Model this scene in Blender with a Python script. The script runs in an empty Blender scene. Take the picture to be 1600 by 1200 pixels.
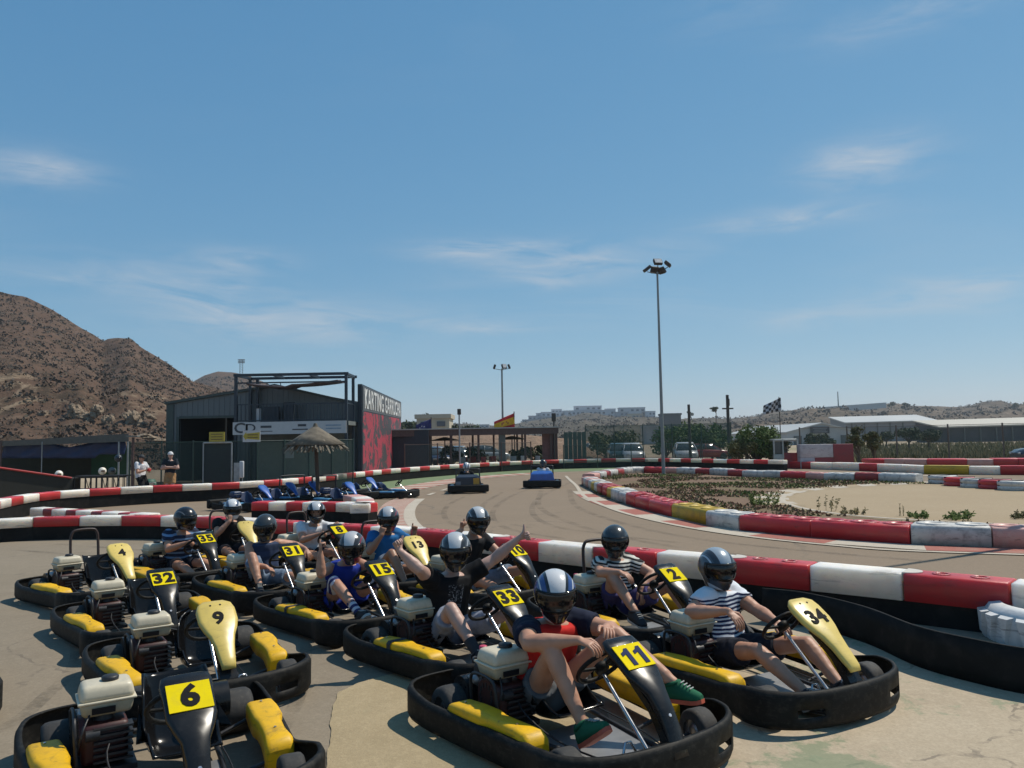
import bpy, bmesh, math, random
from math import sin, cos, pi, radians, sqrt, atan2, hypot, floor, exp
from mathutils import Vector, Matrix, Euler, noise
random.seed(7)
S = bpy.context.scene
COL = S.collection
V = Vector

# ------------------------------------------------------------------ camera
EYE = 1.9; FPX = 1200.0; PITCH = math.atan(88/1200); ROLL = radians(1.0)
_f = V((0, cos(PITCH), sin(PITCH))); _u0 = V((0, -sin(PITCH), cos(PITCH))); _r0 = V((1, 0, 0))
_r = _r0*cos(ROLL) - _u0*sin(ROLL); _u = _u0*cos(ROLL) + _r0*sin(ROLL)
cam_d = bpy.data.cameras.new('camera'); cam = bpy.data.objects.new('camera', cam_d); COL.objects.link(cam)
cam_d.sensor_width = 36; cam_d.lens = 36*FPX/1600; cam_d.clip_start = .1; cam_d.clip_end = 9000
M3 = Matrix((_r, _u, -_f)).transposed()
cam.matrix_world = Matrix.Translation((0, 0, EYE)) @ M3.to_4x4()
S.camera = cam

# ------------------------------------------------------------------ light
SUN_EL = radians(55); SUN_AZ = atan2(.88, .48)          # azimuth from +Y towards +X
sdir = V((sin(SUN_AZ)*cos(SUN_EL), cos(SUN_AZ)*cos(SUN_EL), sin(SUN_EL)))
sun_d = bpy.data.lights.new('sun', 'SUN'); sun_d.energy = 4.6; sun_d.angle = radians(.53); sun_d.color = (1, .93, .81)
sun = bpy.data.objects.new('sun', sun_d); COL.objects.link(sun); sun.location = (20, 20, 60)
sun.rotation_euler = sdir.to_track_quat('Z', 'Y').to_euler()
CLOUD = (2.2, 7.7, 0)
W = bpy.data.worlds.new('World'); S.world = W; W.use_nodes = True
wn = W.node_tree.nodes; wl = W.node_tree.links; wn.clear()
def wnode(t, **k):
    n = wn.new(t)
    for a, b in k.items(): setattr(n, a, b)
    return n
sky = wnode('ShaderNodeTexSky', sky_type='NISHITA', sun_disc=False, sun_elevation=SUN_EL, sun_rotation=SUN_AZ)
sky.air_density = .8; sky.dust_density = 0.0; sky.ozone_density = 6.0; sky.altitude = 20
tc = wnode('ShaderNodeTexCoord'); sep = wnode('ShaderNodeSeparateXYZ'); wl.new(tc.outputs['Generated'], sep.inputs[0])
def wmath(op, a, b=None, c=None, clamp=False):
    n = wnode('ShaderNodeMath', operation=op, use_clamp=clamp)
    for i, x in enumerate((a, b, c)):
        if x is None: continue
        if isinstance(x, (int, float)): n.inputs[i].default_value = x
        else: wl.new(x, n.inputs[i])
    return n.outputs[0]
# the phone's tone response: each channel of the whole sky is compressed alike in every direction
sc_ = wnode('ShaderNodeSeparateColor'); wl.new(sky.outputs[0], sc_.inputs[0]); cc_ = wnode('ShaderNodeCombineColor')
for i, (k, e) in enumerate(((.096/.112**.86, .86), (.250/.219**.54, .54), (.445/.468**.36, .36))): wl.new(wmath('MULTIPLY', wmath('POWER', wmath('MULTIPLY', sc_.outputs[i], .12), e), k), cc_.inputs[i])
# thin high cloud: direction projected on a flat layer overhead
zz = wmath('MAXIMUM', wmath('ADD', sep.outputs[2], .13), .05)
cx = wmath('DIVIDE', sep.outputs[0], zz); cy = wmath('DIVIDE', sep.outputs[1], zz)
comb = wnode('ShaderNodeCombineXYZ'); wl.new(cx, comb.inputs[0]); wl.new(cy, comb.inputs[1])
mp = wnode('ShaderNodeMapping'); mp.inputs['Rotation'].default_value = (0, 0, radians(8)); mp.inputs['Scale'].default_value = (.75, 1.5, 1)
mp.inputs['Location'].default_value = CLOUD
wl.new(comb.outputs[0], mp.inputs[0])
n1 = wnode('ShaderNodeTexNoise'); n1.inputs['Scale'].default_value = 1.1; n1.inputs['Detail'].default_value = 9; n1.inputs['Roughness'].default_value = .62; n1.inputs['Distortion'].default_value = .6
wl.new(mp.outputs[0], n1.inputs['Vector'])
n2 = wnode('ShaderNodeTexNoise'); n2.inputs['Scale'].default_value = .45; n2.inputs['Detail'].default_value = 2
wl.new(mp.outputs[0], n2.inputs['Vector'])
cl = wmath('MULTIPLY', wmath('SUBTRACT', n1.outputs[0], .48, clamp=True), 3.6, clamp=True)
base_cl = wmath('MULTIPLY', wmath('MULTIPLY', cl, wmath('MULTIPLY', wmath('SUBTRACT', n2.outputs[0], .5, clamp=True), 5.0, clamp=True)), .35)
# separate cirrus wisps, each at its compass bearing and height (radians)
az = wmath('ARCTAN2', sep.outputs[0], sep.outputs[1]); el = wmath('ARCSINE', sep.outputs[2])
cv = wnode('ShaderNodeCombineXYZ'); wl.new(wmath('ADD', wmath('MULTIPLY', az, 5.5), wmath('MULTIPLY', el, 6.0)), cv.inputs[0]); wl.new(wmath('MULTIPLY', el, 26.0), cv.inputs[1])
n3 = wnode('ShaderNodeTexNoise'); n3.inputs['Scale'].default_value = 1.5; n3.inputs['Detail'].default_value = 9; n3.inputs['Roughness'].default_value = .62; n3.inputs['Distortion'].default_value = .7; wl.new(cv.outputs[0], n3.inputs['Vector'])
tot = None
for A0, E0, sa, se, amp in ((-.047, .247, .085, .012, 1.0), (.095, .231, .13, .022, .75), (-.262, .151, .16, .026, .85), (-.375, .182, .07, .026, .7), (.443, .316, .065, .026, .9), (-.558, .306, .055, .018, .8), (.530, .156, .11, .020, .8), (.345, .262, .09, .013, .8), (-.345, .226, .06, .014, .6), (-.025, .146, .05, .007, .7), (.49, .46, .10, .020, .4), (-.50, .196, .13, .022, .45), (.05, .205, .05, .012, .5), (.36, .14, .05, .014, .5), (.30, .50, .07, .02, .25), (-.9, .3, .2, .03, .7), (1.1, .25, .2, .03, .7), (2.2, .35, .25, .04, .7), (-2.0, .3, .25, .04, .7), (3.0, .25, .2, .03, .7)):
    q = wmath('ADD', wmath('POWER', wmath('ABSOLUTE', wmath('DIVIDE', wmath('SUBTRACT', az, A0), sa)), 2.0), wmath('POWER', wmath('ABSOLUTE', wmath('DIVIDE', wmath('SUBTRACT', wmath('SUBTRACT', el, E0), wmath('MULTIPLY', wmath('SUBTRACT', az, A0), .02)), se)), 2.0))
    g_ = wmath('MULTIPLY', wmath('EXPONENT', wmath('MULTIPLY', q, -1.0)), amp); tot = g_ if tot is None else wmath('ADD', tot, g_)
fib = wmath('MULTIPLY', wmath('SUBTRACT', n3.outputs[0], .36, clamp=True), 3.0, clamp=True)
cl = wmath('MINIMUM', wmath('ADD', wmath('MULTIPLY', wmath('MULTIPLY', tot, fib), .85), base_cl), .8)
mixc = wnode('ShaderNodeMix', data_type='RGBA'); wl.new(cl, mixc.inputs[0]); wl.new(cc_.outputs[0], mixc.inputs[6]); mixc.inputs[7].default_value = (.47, .51, .56, 1)
bg = wnode('ShaderNodeBackground'); bg.inputs[1].default_value = 1.2; wl.new(mixc.outputs[2], bg.inputs[0])
wo = wnode('ShaderNodeOutputWorld'); wl.new(bg.outputs[0], wo.inputs[0])
S.view_settings.view_transform = 'Standard'; S.view_settings.look = 'None'; S.view_settings.exposure = -.06; S.view_settings.gamma = 1
S.view_settings.use_curve_mapping = False
S.cycles.max_bounces = 6; S.cycles.transparent_max_bounces = 16; S.cycles.use_denoising = True

# ------------------------------------------------------------------ helpers
def ray(px, py): return _f + _r*((px-800)/FPX) + _u*((600-py)/FPX)
def G(px, py, z=0.0):                     # point on a level plane
    d = ray(px, py); t = (z-EYE)/d.z; return V((d.x*t, d.y*t, z))
def D(px, py, Yd):                        # point at a given distance ahead
    d = ray(px, py); t = Yd/d.y; return V((d.x*t, Yd, EYE+d.z*t))

class MB:
    def __init__(s): s.v = []; s.f = []; s.m = []; s.s = []
    def add(s, vs, fs, mi=0, sm=False, M=None):
        o = len(s.v)
        s.v += [tuple(M @ V(p)) for p in vs] if M is not None else [tuple(p) for p in vs]
        for f in fs: s.f.append(tuple(i+o for i in f)); s.m.append(mi); s.s.append(sm)
        return s
    def box(s, c, d, mi=0, R=None, M=None):
        x, y, z = d[0]/2, d[1]/2, d[2]/2
        p = [V((a*x, b*y, e*z)) for e in (-1, 1) for b in (-1, 1) for a in (-1, 1)]
        if R is not None: p = [R @ q for q in p]
        c = V(c); p = [q+c for q in p]
        return s.add(p, [(0, 2, 3, 1), (4, 5, 7, 6), (0, 1, 5, 4), (2, 6, 7, 3), (0, 4, 6, 2), (1, 3, 7, 5)], mi, False, M)
    def rbox(s, c, d, bev, mi=0, seg=2, R=None, M=None, taper=None):
        bm = bmesh.new(); bmesh.ops.create_cube(bm, size=1)
        for v in bm.verts:
            v.co = V((v.co.x*d[0], v.co.y*d[1], v.co.z*d[2]))
            if taper and v.co.z > 0: v.co.x *= taper[0]; v.co.y *= taper[1]
            if taper and len(taper) > 2 and v.co.z < 0: v.co.x *= taper[2]; v.co.y *= taper[3]
        bmesh.ops.bevel(bm, geom=list(bm.edges), offset=bev, segments=seg, affect='EDGES', profile=.6)
        return s.bm(bm, mi, True, R, c, M)
    def bm(s, bm, mi=0, sm=True, R=None, c=(0, 0, 0), M=None):
        bm.verts.index_update(); c = V(c)
        vs = [((R @ v.co) if R is not None else v.co)+c for v in bm.verts]
        fs = [tuple(v.index for v in f.verts) for f in bm.faces]
        s.add(vs, fs, mi, sm, M); bm.free(); return s
    def tube(s, a, b, r0, r1=None, n=8, mi=0, caps=True, sm=True, M=None):
        a = V(a); b = V(b); r1 = r0 if r1 is None else r1
        d = (b-a).normalized(); x = d.orthogonal().normalized(); y = d.cross(x)
        vs = [a+(x*cos(2*pi*i/n)+y*sin(2*pi*i/n))*r0 for i in range(n)]+[b+(x*cos(2*pi*i/n)+y*sin(2*pi*i/n))*r1 for i in range(n)]
        s.add(vs, [(i, (i+1) % n, n+(i+1) % n, n+i) for i in range(n)], mi, sm, M)
        if caps: s.add(vs, [tuple(range(n))[::-1], tuple(range(n, 2*n))], mi, False, M)
        return s
    def pipe(s, pts, r, n=8, mi=0, closed=False, M=None):
        pts = [V(p) for p in pts]; k = len(pts); rr = r if isinstance(r, (list, tuple)) else [r]*k
        x = None; rings = []
        for i, p in enumerate(pts):
            if closed: t = pts[(i+1) % k]-pts[i-1]
            else: t = pts[min(i+1, k-1)]-pts[max(i-1, 0)]
            t.normalize()
            x = t.orthogonal().normalized() if x is None else (x-t*x.dot(t)).normalized()
            y = t.cross(x)
            rings.append([p+(x*cos(2*pi*j/n)+y*sin(2*pi*j/n))*rr[i] for j in range(n)])
        return s.loft(rings, mi, True, not closed, closed, M)
    def loft(s, rings, mi=0, sm=True, caps=True, closed=False, M=None, wrap=True):
        n = len(rings[0]); k = len(rings); vs = [p for r in rings for p in r]; fs = []
        for i in range(k if closed else k-1):
            a = i*n; b = ((i+1) % k)*n
            for j in range(n if wrap else n-1): fs.append((a+j, a+(j+1) % n, b+(j+1) % n, b+j))
        s.add(vs, fs, mi, sm, M)
        if caps and not closed: s.add(rings[0], [tuple(range(n))[::-1]], mi, False, M); s.add(rings[-1], [tuple(range(n))], mi, False, M)
        return s
    def lathe(s, prof, n=20, mi=0, M=None, sm=True, caps=True):
        return s.loft([[V((r*cos(2*pi*j/n), r*sin(2*pi*j/n), z)) for j in range(n)] for r, z in prof], mi, sm, caps, False, M)
    def poly(s, pts, mi=0, M=None): return s.add(pts, [tuple(range(len(pts)))], mi, False, M)
    def prism(s, pts, h, mi=0, M=None):        # pts: ground outline (x, y, z), raised by h
        n = len(pts); a = [V(p) for p in pts]; b = [V((p[0], p[1], p[2]+h)) for p in pts]
        return s.add(a+b, [tuple(range(n))[::-1], tuple(range(n, 2*n))]+[(i, (i+1) % n, n+(i+1) % n, n+i) for i in range(n)], mi, False, M)
    def mesh(s, name, mats):
        me = bpy.data.meshes.new(name); me.from_pydata(s.v, [], s.f)
        for m in (mats if isinstance(mats, (list, tuple)) else [mats]): me.materials.append(m)
        me.polygons.foreach_set('material_index', s.m); me.polygons.foreach_set('use_smooth', s.s)
        me.validate(); me.update(); return me
    def build(s, name, mats, parent=None, **k): return link(name, s.mesh(name, mats), parent, **k)
def recalc(me):
    bm = bmesh.new(); bm.from_mesh(me); bmesh.ops.remove_doubles(bm, verts=bm.verts, dist=1e-5); bmesh.ops.recalc_face_normals(bm, faces=bm.faces); bm.to_mesh(me); bm.free(); return me
def link(name, me, parent=None, loc=None, rot=None, **k):
    o = bpy.data.objects.new(name, me); COL.objects.link(o)
    if parent is not None: o.parent = parent
    if loc is not None: o.location = loc
    if rot is not None: o.rotation_euler = rot
    for a, b in k.items(): o[a] = b
    return o
def thing(name, label, cat, loc=(0, 0, 0), rz=0, group=None):
    o = link(name, None, None, loc, (0, 0, rz), label=label, category=cat)
    o.empty_display_size = .2
    if group: o['group'] = group
    return o
def structure(o): o['kind'] = 'structure'; return o
def stuff(o): o['kind'] = 'stuff'; return o
def solidify(me, th):
    bm = bmesh.new(); bm.from_mesh(me); bmesh.ops.recalc_face_normals(bm, faces=bm.faces)
    bmesh.ops.solidify(bm, geom=list(bm.faces), thickness=th); bmesh.ops.recalc_face_normals(bm, faces=bm.faces); bm.to_mesh(me); bm.free(); return me
def catmull(pts, n=6, closed=False):
    pts = [V(p) for p in pts]; k = len(pts); out = []
    for i in range(k if closed else k-1):
        p0 = pts[(i-1) % k] if closed or i > 0 else pts[0]*2-pts[1]
        p1 = pts[i]; p2 = pts[(i+1) % k]
        p3 = pts[(i+2) % k] if closed or i+2 < k else pts[-1]*2-pts[-2]
        for j in range(n):
            t = j/n
            out.append(.5*((2*p1)+(p2-p0)*t+(2*p0-5*p1+4*p2-p3)*t*t+(3*p1-p0-3*p2+p3)*t**3))
    if not closed: out.append(pts[-1])
    return out

# ------------------------------------------------------------------ materials
MT = {}
class NT:
    def __init__(s, name):
        s.m = bpy.data.materials.new(name); s.m.use_nodes = True; s.t = s.m.node_tree; s.t.nodes.clear()
        s.out = s.t.nodes.new('ShaderNodeOutputMaterial'); s.b = s.t.nodes.new('ShaderNodeBsdfPrincipled'); s.l(s.b.outputs[0], s.out.inputs[0])
        s._o = None
    def n(s, t, **k):
        n = s.t.nodes.new('ShaderNode'+t)
        for a, b in k.items(): setattr(n, a, b)
        return n
    def l(s, a, b): s.t.links.new(a, b)
    def co(s, kind='Object'):
        if s._o is None: s._o = s.n('TexCoord')
        return s._o.outputs[kind]
    def vco(s):                           # object coordinates shifted per object, so copies do not wear alike
        i = s.n('ObjectInfo'); a = s.n('VectorMath', operation='SCALE'); s.l(i.outputs['Location'], a.inputs[0]); a.inputs['Scale'].default_value = 3.7
        b = s.n('VectorMath', operation='ADD'); s.l(s.co(), b.inputs[0]); s.l(a.outputs[0], b.inputs[1])
        c = s.n('VectorMath', operation='ADD'); s.l(b.outputs[0], c.inputs[0]); r = s.n('CombineXYZ'); s.l(s.math('MULTIPLY', i.outputs['Random'], 19.0), r.inputs[0]); s.l(r.outputs[0], c.inputs[1]); return c.outputs[0]
    def pos(s): return s.n('NewGeometry').outputs['Position']
    def noise(s, vec, scale, detail=4, rough=.55, dist=0.0):
        n = s.n('TexNoise'); s.l(vec, n.inputs['Vector']); n.inputs['Scale'].default_value = scale; n.inputs['Detail'].default_value = detail
        n.inputs['Roughness'].default_value = rough; n.inputs['Distortion'].default_value = dist; return n.outputs[0]
    def math(s, op, a, b=None, clamp=False):
        n = s.n('Math', operation=op, use_clamp=clamp)
        for i, x in enumerate((a, b)):
            if x is None: continue
            if isinstance(x, (int, float)): n.inputs[i].default_value = x
            else: s.l(x, n.inputs[i])
        return n.outputs[0]
    def ramp(s, fac, stops):
        n = s.n('ValToRGB'); s.l(fac, n.inputs[0]); e = n.color_ramp.elements
        while len(e) < len(stops): e.new(.5)
        for i, (p, c) in enumerate(stops): e[i].position = p; e[i].color = (*c, 1) if len(c) == 3 else c
        return n.outputs[0]
    def step(s, x, lo, hi): 
        n = s.n('MapRange'); s.l(x, n.inputs[0]); n.inputs[1].default_value = lo; n.inputs[2].default_value = hi; return n.outputs[0]
    def mix(s, f, a, b, mode='MIX'):
        n = s.n('Mix', data_type='RGBA', blend_type=mode)
        for i, x in ((0, f), (6, a), (7, b)):
            if isinstance(x, (int, float)): n.inputs[i].default_value = x
            elif isinstance(x, tuple): n.inputs[i].default_value = (*x[:3], 1)
            else: s.l(x, n.inputs[i])
        return n.outputs[2]
    def sep(s, vec): n = s.n('SeparateXYZ'); s.l(vec, n.inputs[0]); return n.outputs
    def set(s, **k):
        nm = dict(col='Base Color', rough='Roughness', metal='Metallic', spec='Specular IOR Level', coat='Coat Weight', alpha='Alpha', nrm='Normal', trans='Transmission Weight', sheen='Sheen Weight')
        for a, x in k.items():
            i = s.b.inputs[nm[a]]
            if isinstance(x, (int, float)): i.default_value = x
            elif isinstance(x, tuple): i.default_value = (*x[:3], 1)
            else: s.l(x, i)
        return s
    def bump(s, h, strength=.3, dist=.01):
        n = s.n('Bump'); n.inputs['Strength'].default_value = strength; n.inputs['Distance'].default_value = dist; s.l(h, n.inputs['Height']); s.set(nrm=n.outputs[0]); return s
def mat(name, col, rough=.6, metal=0, var=.18, scale=6, coat=0, spec=.5, bump=0, bscale=None, dirt=0, world=False, dcol=(.2, .17, .13), scuff=0, scol=(.03, .03, .03), sss=0):
    if name in MT: return MT[name]
    t = NT(name); co = t.pos() if world else t.vco()
    nz = t.noise(co, scale, 5, .6)
    c = t.mix(t.step(nz, .3, .7), tuple(x*(1-var) for x in col), tuple(min(1, x*(1+var)) for x in col))
    if dirt:
        d = t.noise(co, scale*2.7, 6, .65)
        c = t.mix(t.math('MULTIPLY', t.step(d, .5, .72), dirt), c, dcol)
    oi = t.n('ObjectInfo'); c = t.mix(t.math('MULTIPLY', oi.outputs['Random'], .22), c, t.mix(1.0, c, (.45, .45, .45), 'MULTIPLY'))
    if scuff:                              # streaks rubbed along the piece
        m_ = t.n('Mapping'); t.l(co, m_.inputs[0]); m_.inputs['Scale'].default_value = (1, 1, 7); k_ = t.noise(m_.outputs[0], scale*1.9, 6, .7, .8)
        c = t.mix(t.math('MULTIPLY', t.step(k_, .56, .68), scuff), c, scol)
    if sss: t.b.inputs['Subsurface Weight'].default_value = sss; t.b.inputs['Subsurface Radius'].default_value = (1, .85, .65); t.b.inputs['Subsurface Scale'].default_value = .22
    t.set(col=c, rough=t.math('ADD', t.math('MULTIPLY', nz, .2), max(rough-.1, .02)), metal=metal, spec=spec, coat=coat)
    if bump: t.bump(t.noise(co, bscale or scale*6, 4), .5, bump)
    MT[name] = t.m; return t.m
# ------------------------------------------------------------------ rental kart
black_pl = mat('black_plastic', (.009, .009, .0085), .6, var=.35, scale=9, dirt=.4, dcol=(.065, .058, .046), bump=.0012, bscale=120, spec=.17, scuff=.45, scol=(.055, .05, .042))
gloss_bk = mat('gloss_black', (.007, .007, .0075), .17, var=.3, scale=5, spec=.30, dirt=.15, dcol=(.03, .027, .023))
panel_bk = mat('panel_black', (.012, .0125, .0135), .28, var=.3, scale=6, spec=.32, dirt=.3, dcol=(.05, .046, .04), scuff=.25, scol=(.06, .055, .05))
yel_pod = mat('yellow_pod', (.74, .42, .008), .48, spec=.3, var=.10, scale=5, dirt=.4, dcol=(.26, .16, .045), scuff=.5, scol=(.07, .05, .03))
yel_nose = mat('yellow_nose', (.70, .52, .13), .36, var=.07, scale=5, dirt=.3, dcol=(.38, .29, .12), scuff=.3, scol=(.2, .15, .08))
yel_plate = mat('yellow_plate', (.80, .62, .008), .85, spec=.08, var=.06, scale=7, dirt=.2, dcol=(.4, .33, .08))
cream = mat('tank_cream', (.60, .53, .39), .42, var=.07, scale=8, dirt=.3, dcol=(.30, .26, .19))
cream_lo = mat('tank_lower', (.42, .37, .26), .45, var=.08, scale=8, dirt=.35, dcol=(.2, .17, .12))
eng_red = mat('engine_red', (.045, .008, .007), .5, var=.4, scale=14, dirt=.5, dcol=(.02, .015, .012))
eng_bk = mat('engine_black', (.02, .02, .022), .5, var=.4, scale=20)
steel = mat('steel', (.55, .55, .56), .28, metal=1, var=.12, scale=15, dirt=.3, dcol=(.2, .17, .14))
dull_al = mat('dull_metal', (.34, .34, .35), .42, metal=.9, var=.2, scale=15, dirt=.4, dcol=(.12, .1, .08))
rubber = mat('tyre_rubber', (.030, .029, .028), .78, var=.3, scale=10, dirt=.5, dcol=(.10, .088, .07), bump=.002, bscale=60)
rust_bk = mat('hoop_rusty', (.035, .02, .016), .55, var=.4, scale=12, dirt=.4, dcol=(.10, .035, .02))
num_bk = mat('number_black', (.012, .011, .012), .8, spec=.15)
num_bl = mat('number_blue', (.02, .03, .09), .8, spec=.15)
pink_cap = mat('pink_cap', (.5, .05, .10), .4)
def _perf():
    t = NT('floor_pan'); v = t.n('TexVoronoi'); v.inputs['Scale'].default_value = 55; v.inputs['Randomness'].default_value = 0
    t.l(t.co(), v.inputs['Vector']); h = t.step(v.outputs['Distance'], .32, .40)
    nz = t.noise(t.co(), 9, 4)
    t.set(col=t.mix(h, (.02, .02, .02), t.mix(nz, (.20, .20, .20), (.42, .41, .40))), metal=.6, rough=.45); return t.m
floor_m = _perf()

def text_me(txt, size, m, bold=.02, ext=.002):
    c = bpy.data.curves.new('txt', 'FONT'); c.body = txt; c.size = size; c.space_character = 1.12; c.align_x = 'CENTER'; c.align_y = 'CENTER'; c.offset = bold; c.extrude = ext; c.resolution_u = 3
    o = bpy.data.objects.new('txt', c); COL.objects.link(o); dg = bpy.context.evaluated_depsgraph_get(); dg.update()
    me = bpy.data.meshes.new_from_object(o.evaluated_get(dg)); bpy.data.objects.remove(o); bpy.data.curves.remove(c)
    me.materials.clear(); me.materials.append(m); me.name = 'number'; return me

def bumper_me():
    half = [(-1.04, 0), (-1.04, -.35), (-1.0, -.58), (-.86, -.70), (-.6, -.72), (-.3, -.695), (0, -.66), (.25, -.63), (.38, -.628), (.5, -.66), (.62, -.675), (.75, -.63), (.86, -.5), (.92, -.32), (.945, -.12)]
    full = half+[(.945, .12)]+[(x, -y) for x, y in half[::-1] if y < 0 and not (x == .945)]
    L = catmull([(x, y, 0) for x, y in full], 4, True); n = len(L)
    mb = MB(); vs = []; slots = set()
    for i, p in enumerate(L):
        f = max(0, min(1, (p.x-.3)/.3)); b = max(0, min(1, (-p.x-.6)/.3))
        top = .205+.06*f+.03*b; bot = .05
        inn = V((-p.x*.25 if abs(p.x) > .5 else 0, -p.y, 0)).normalized()*.022
        vs += [V((p.x, p.y, bot))+inn*.6, V((p.x, p.y, bot+.03)), V((p.x, p.y, .12)), V((p.x, p.y, .17)), V((p.x, p.y, top-.02)), V((p.x, p.y, top))+inn*.5, V((p.x, p.y, top))+inn*1.3]
        if .78 < p.x and .30 < abs(p.y) < .52: slots.add(i)
    fs = []
    for i in range(n):
        j = (i+1) % n
        for k in range(6):
            if k == 2 and i in slots and j in slots: continue
            fs.append((i*7+k, j*7+k, j*7+k+1, i*7+k+1))
    mb.add(vs, fs, 0, True); me = mb.mesh('bumper', black_pl); return solidify(me, -.012)

def pod_me(sgn):
    mb = MB(); st = [(-.40, .60, .045, .225, .20), (-.385, .598, .072, .25, .185), (-.345, .592, .085, .264, .17), (-.2, .580, .090, .272, .155), (-.05, .565, .088, .272, .15), (.02, .555, .070, .266, .15), (.15, .54, .066, .266, .15), (.26, .53, .070, .266, .13), (.33, .525, .078, .262, .07), (.37, .522, .078, .235, .06), (.385, .522, .07, .20, .06)]
    rings = []
    for x, yc, hw, zt, zb in st:
        c = .022; P = [(-hw, zb), (-hw, zt-c), (-hw+c*.5, zt-c*.25), (-hw+c*1.3, zt), (hw-c*1.3, zt), (hw-c*.5, zt-c*.25), (hw, zt-c), (hw, zb)]
        rings.append([V((x, sgn*(yc)+a, z)) for a, z in P])
    mb.loft(rings, 0, True, True); return recalc(mb.mesh('sidepod', yel_pod))

def nose_me(m, kind):
    # stations: x, z, half width, thickness, sunk centre
    if kind == 'black': st = [(.455, .715, .085, .02), (.475, .715, .118, .03), (.51, .690, .128, .04), (.59, .640, .122, .04), (.685, .575, .118, .04), (.74, .535, .095, .04), (.79, .49, .066, .045), (.85, .41, .055, .05), (.90, .32, .055, .05), (.93, .24, .06, .05), (.95, .19, .06, .05)]
    else: st = [(.44, .725, .05, .015), (.455, .727, .085, .025), (.49, .715, .122, .035), (.53, .685, .138, .04), (.62, .622, .138, .04), (.68, .578, .118, .04), (.735, .535, .088, .04), (.80, .478, .068, .04), (.87, .408, .056, .04), (.905, .375, .05, .035), (.92, .345, .047, .02)]
    rings = []
    for i, (x, z, hw, th) in enumerate(st):
        a = V(st[min(i+1, len(st)-1)][:2]+(0,))-V(st[max(i-1, 0)][:2]+(0,)); n = V((-a.y, a.x)).normalized()   # up-facing normal in xz
        if n.y < 0: n = -n
        P = [(-1, -.9), (-1, -.1), (-.95, .5), (-.8, .9), (0, 1.0), (.8, .9), (.95, .5), (1, -.1), (1, -.9)]
        rings.append([V((x+n.x*th*h*.5, hw*y, z+n.y*th*h*.5)) for y, h in P])
    mb = MB().loft(rings, 0, True, True)
    if kind != 'black':      # the raised lip round the upper edge and two bolts
        for y in (-.035, .035): mb.tube((.512, y, .708), (.518, y, .719), .008, n=6, mi=1)
        mb.tube((.895, 0, .39), (.903, 0, .40), .009, n=6, mi=1)
    else:
        for y in (-.06, 0, .06): mb.tube((.535, y, .685), (.543, y, .697), .007, n=6, mi=2)
        mb.tube((.875, 0, .385), (.888, 0, .397), .010, n=6, mi=2)
    me = mb.mesh('nose_panel', [m, num_bk, steel]); return recalc(me)
def mast_me():
    mb = MB(); mb.loft([[V((x+dx*.03, sy*hw, z)) for dx, sy in ((-1, -1), (1, -1), (1, 1), (-1, 1))] for x, z, hw in ((.62, .55, .06), (.80, .40, .055), (.89, .28, .06), (.925, .07, .065))], 0, False); return recalc(mb.mesh('nose_post', panel_bk))
def seat_me(round_top):
    mb = MB(); prof = catmull([(.10, 0, .195), (.02, 0, .145), (-.10, 0, .105), (-.22, 0, .10), (-.31, 0, .14), (-.365, 0, .23), (-.405, 0, .33), (-.445, 0, .43), (-.475, 0, .505)], 3)
    n = len(prof); rows = []; m = 13
    for i, p in enumerate(prof):
        t = prof[min(i+1, n-1)]-prof[max(i-1, 0)]; t.normalize(); nn = V((-t.z, 0, t.x)); nn = -nn if nn.x*1+nn.z < 0 else nn
        f = i/(n-1); hw = .185+.02*sin(pi*f)
        if round_top and f > .72: hw *= sqrt(max(.02, 1-((f-.72)/.30)**2))
        dp = (.13+.06*sin(pi*f))*(1-.45*max(0, (f-.8)/.2)) if f > .15 else .13*f/.15
        rows.append([p+V((0, hw*sin(u*pi/2.25)/sin(pi/2.25), 0))+nn*dp*abs(u)**3 for u in [(-1+2*k/(m-1)) for k in range(m)]])
    mb.loft(rows, 0, True, False, wrap=False); return solidify(mb.mesh('seat', gloss_bk), .014)
def tank_me():
    mb = MB(); mb.rbox((0, 0, -.042), (.235, .285, .085), .03, 1, 3, taper=(1, 1, .86, .88)); mb.rbox((0, 0, .0), (.25, .30, .014), .006, 0, 2); mb.rbox((0, 0, .045), (.24, .29, .085), .032, 0, 3, taper=(.84, .88)); mb.box((.1235, -.02, -.045), (.003, .12, .035), 2); return mb.mesh('fuel_tank', [cream, cream_lo, num_bk])
    mb = MB(); x, y = .125, .15
    def ring(z, k, c): return [V((a*x*k, b*y*k, z)) for a, b in ((-1, -1+c), (-1+c, -1), (1-c, -1), (1, -1+c), (1, 1-c), (1-c, 1), (-1+c, 1), (-1, 1-c))]
    mb.loft([ring(-.085, .78, .3), ring(-.07, .9, .3), ring(0, 1.0, .28)], 1, False)
    mb.loft([ring(0, 1.025, .28), ring(.012, 1.025, .28)], 0, False)
    mb.loft([ring(.012, 1.0, .28), ring(.06, .93, .3), ring(.082, .80, .34), ring(.088, .7, .36)], 0, False)
    return recalc(mb.mesh('fuel_tank', [cream, cream_lo]))
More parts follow.
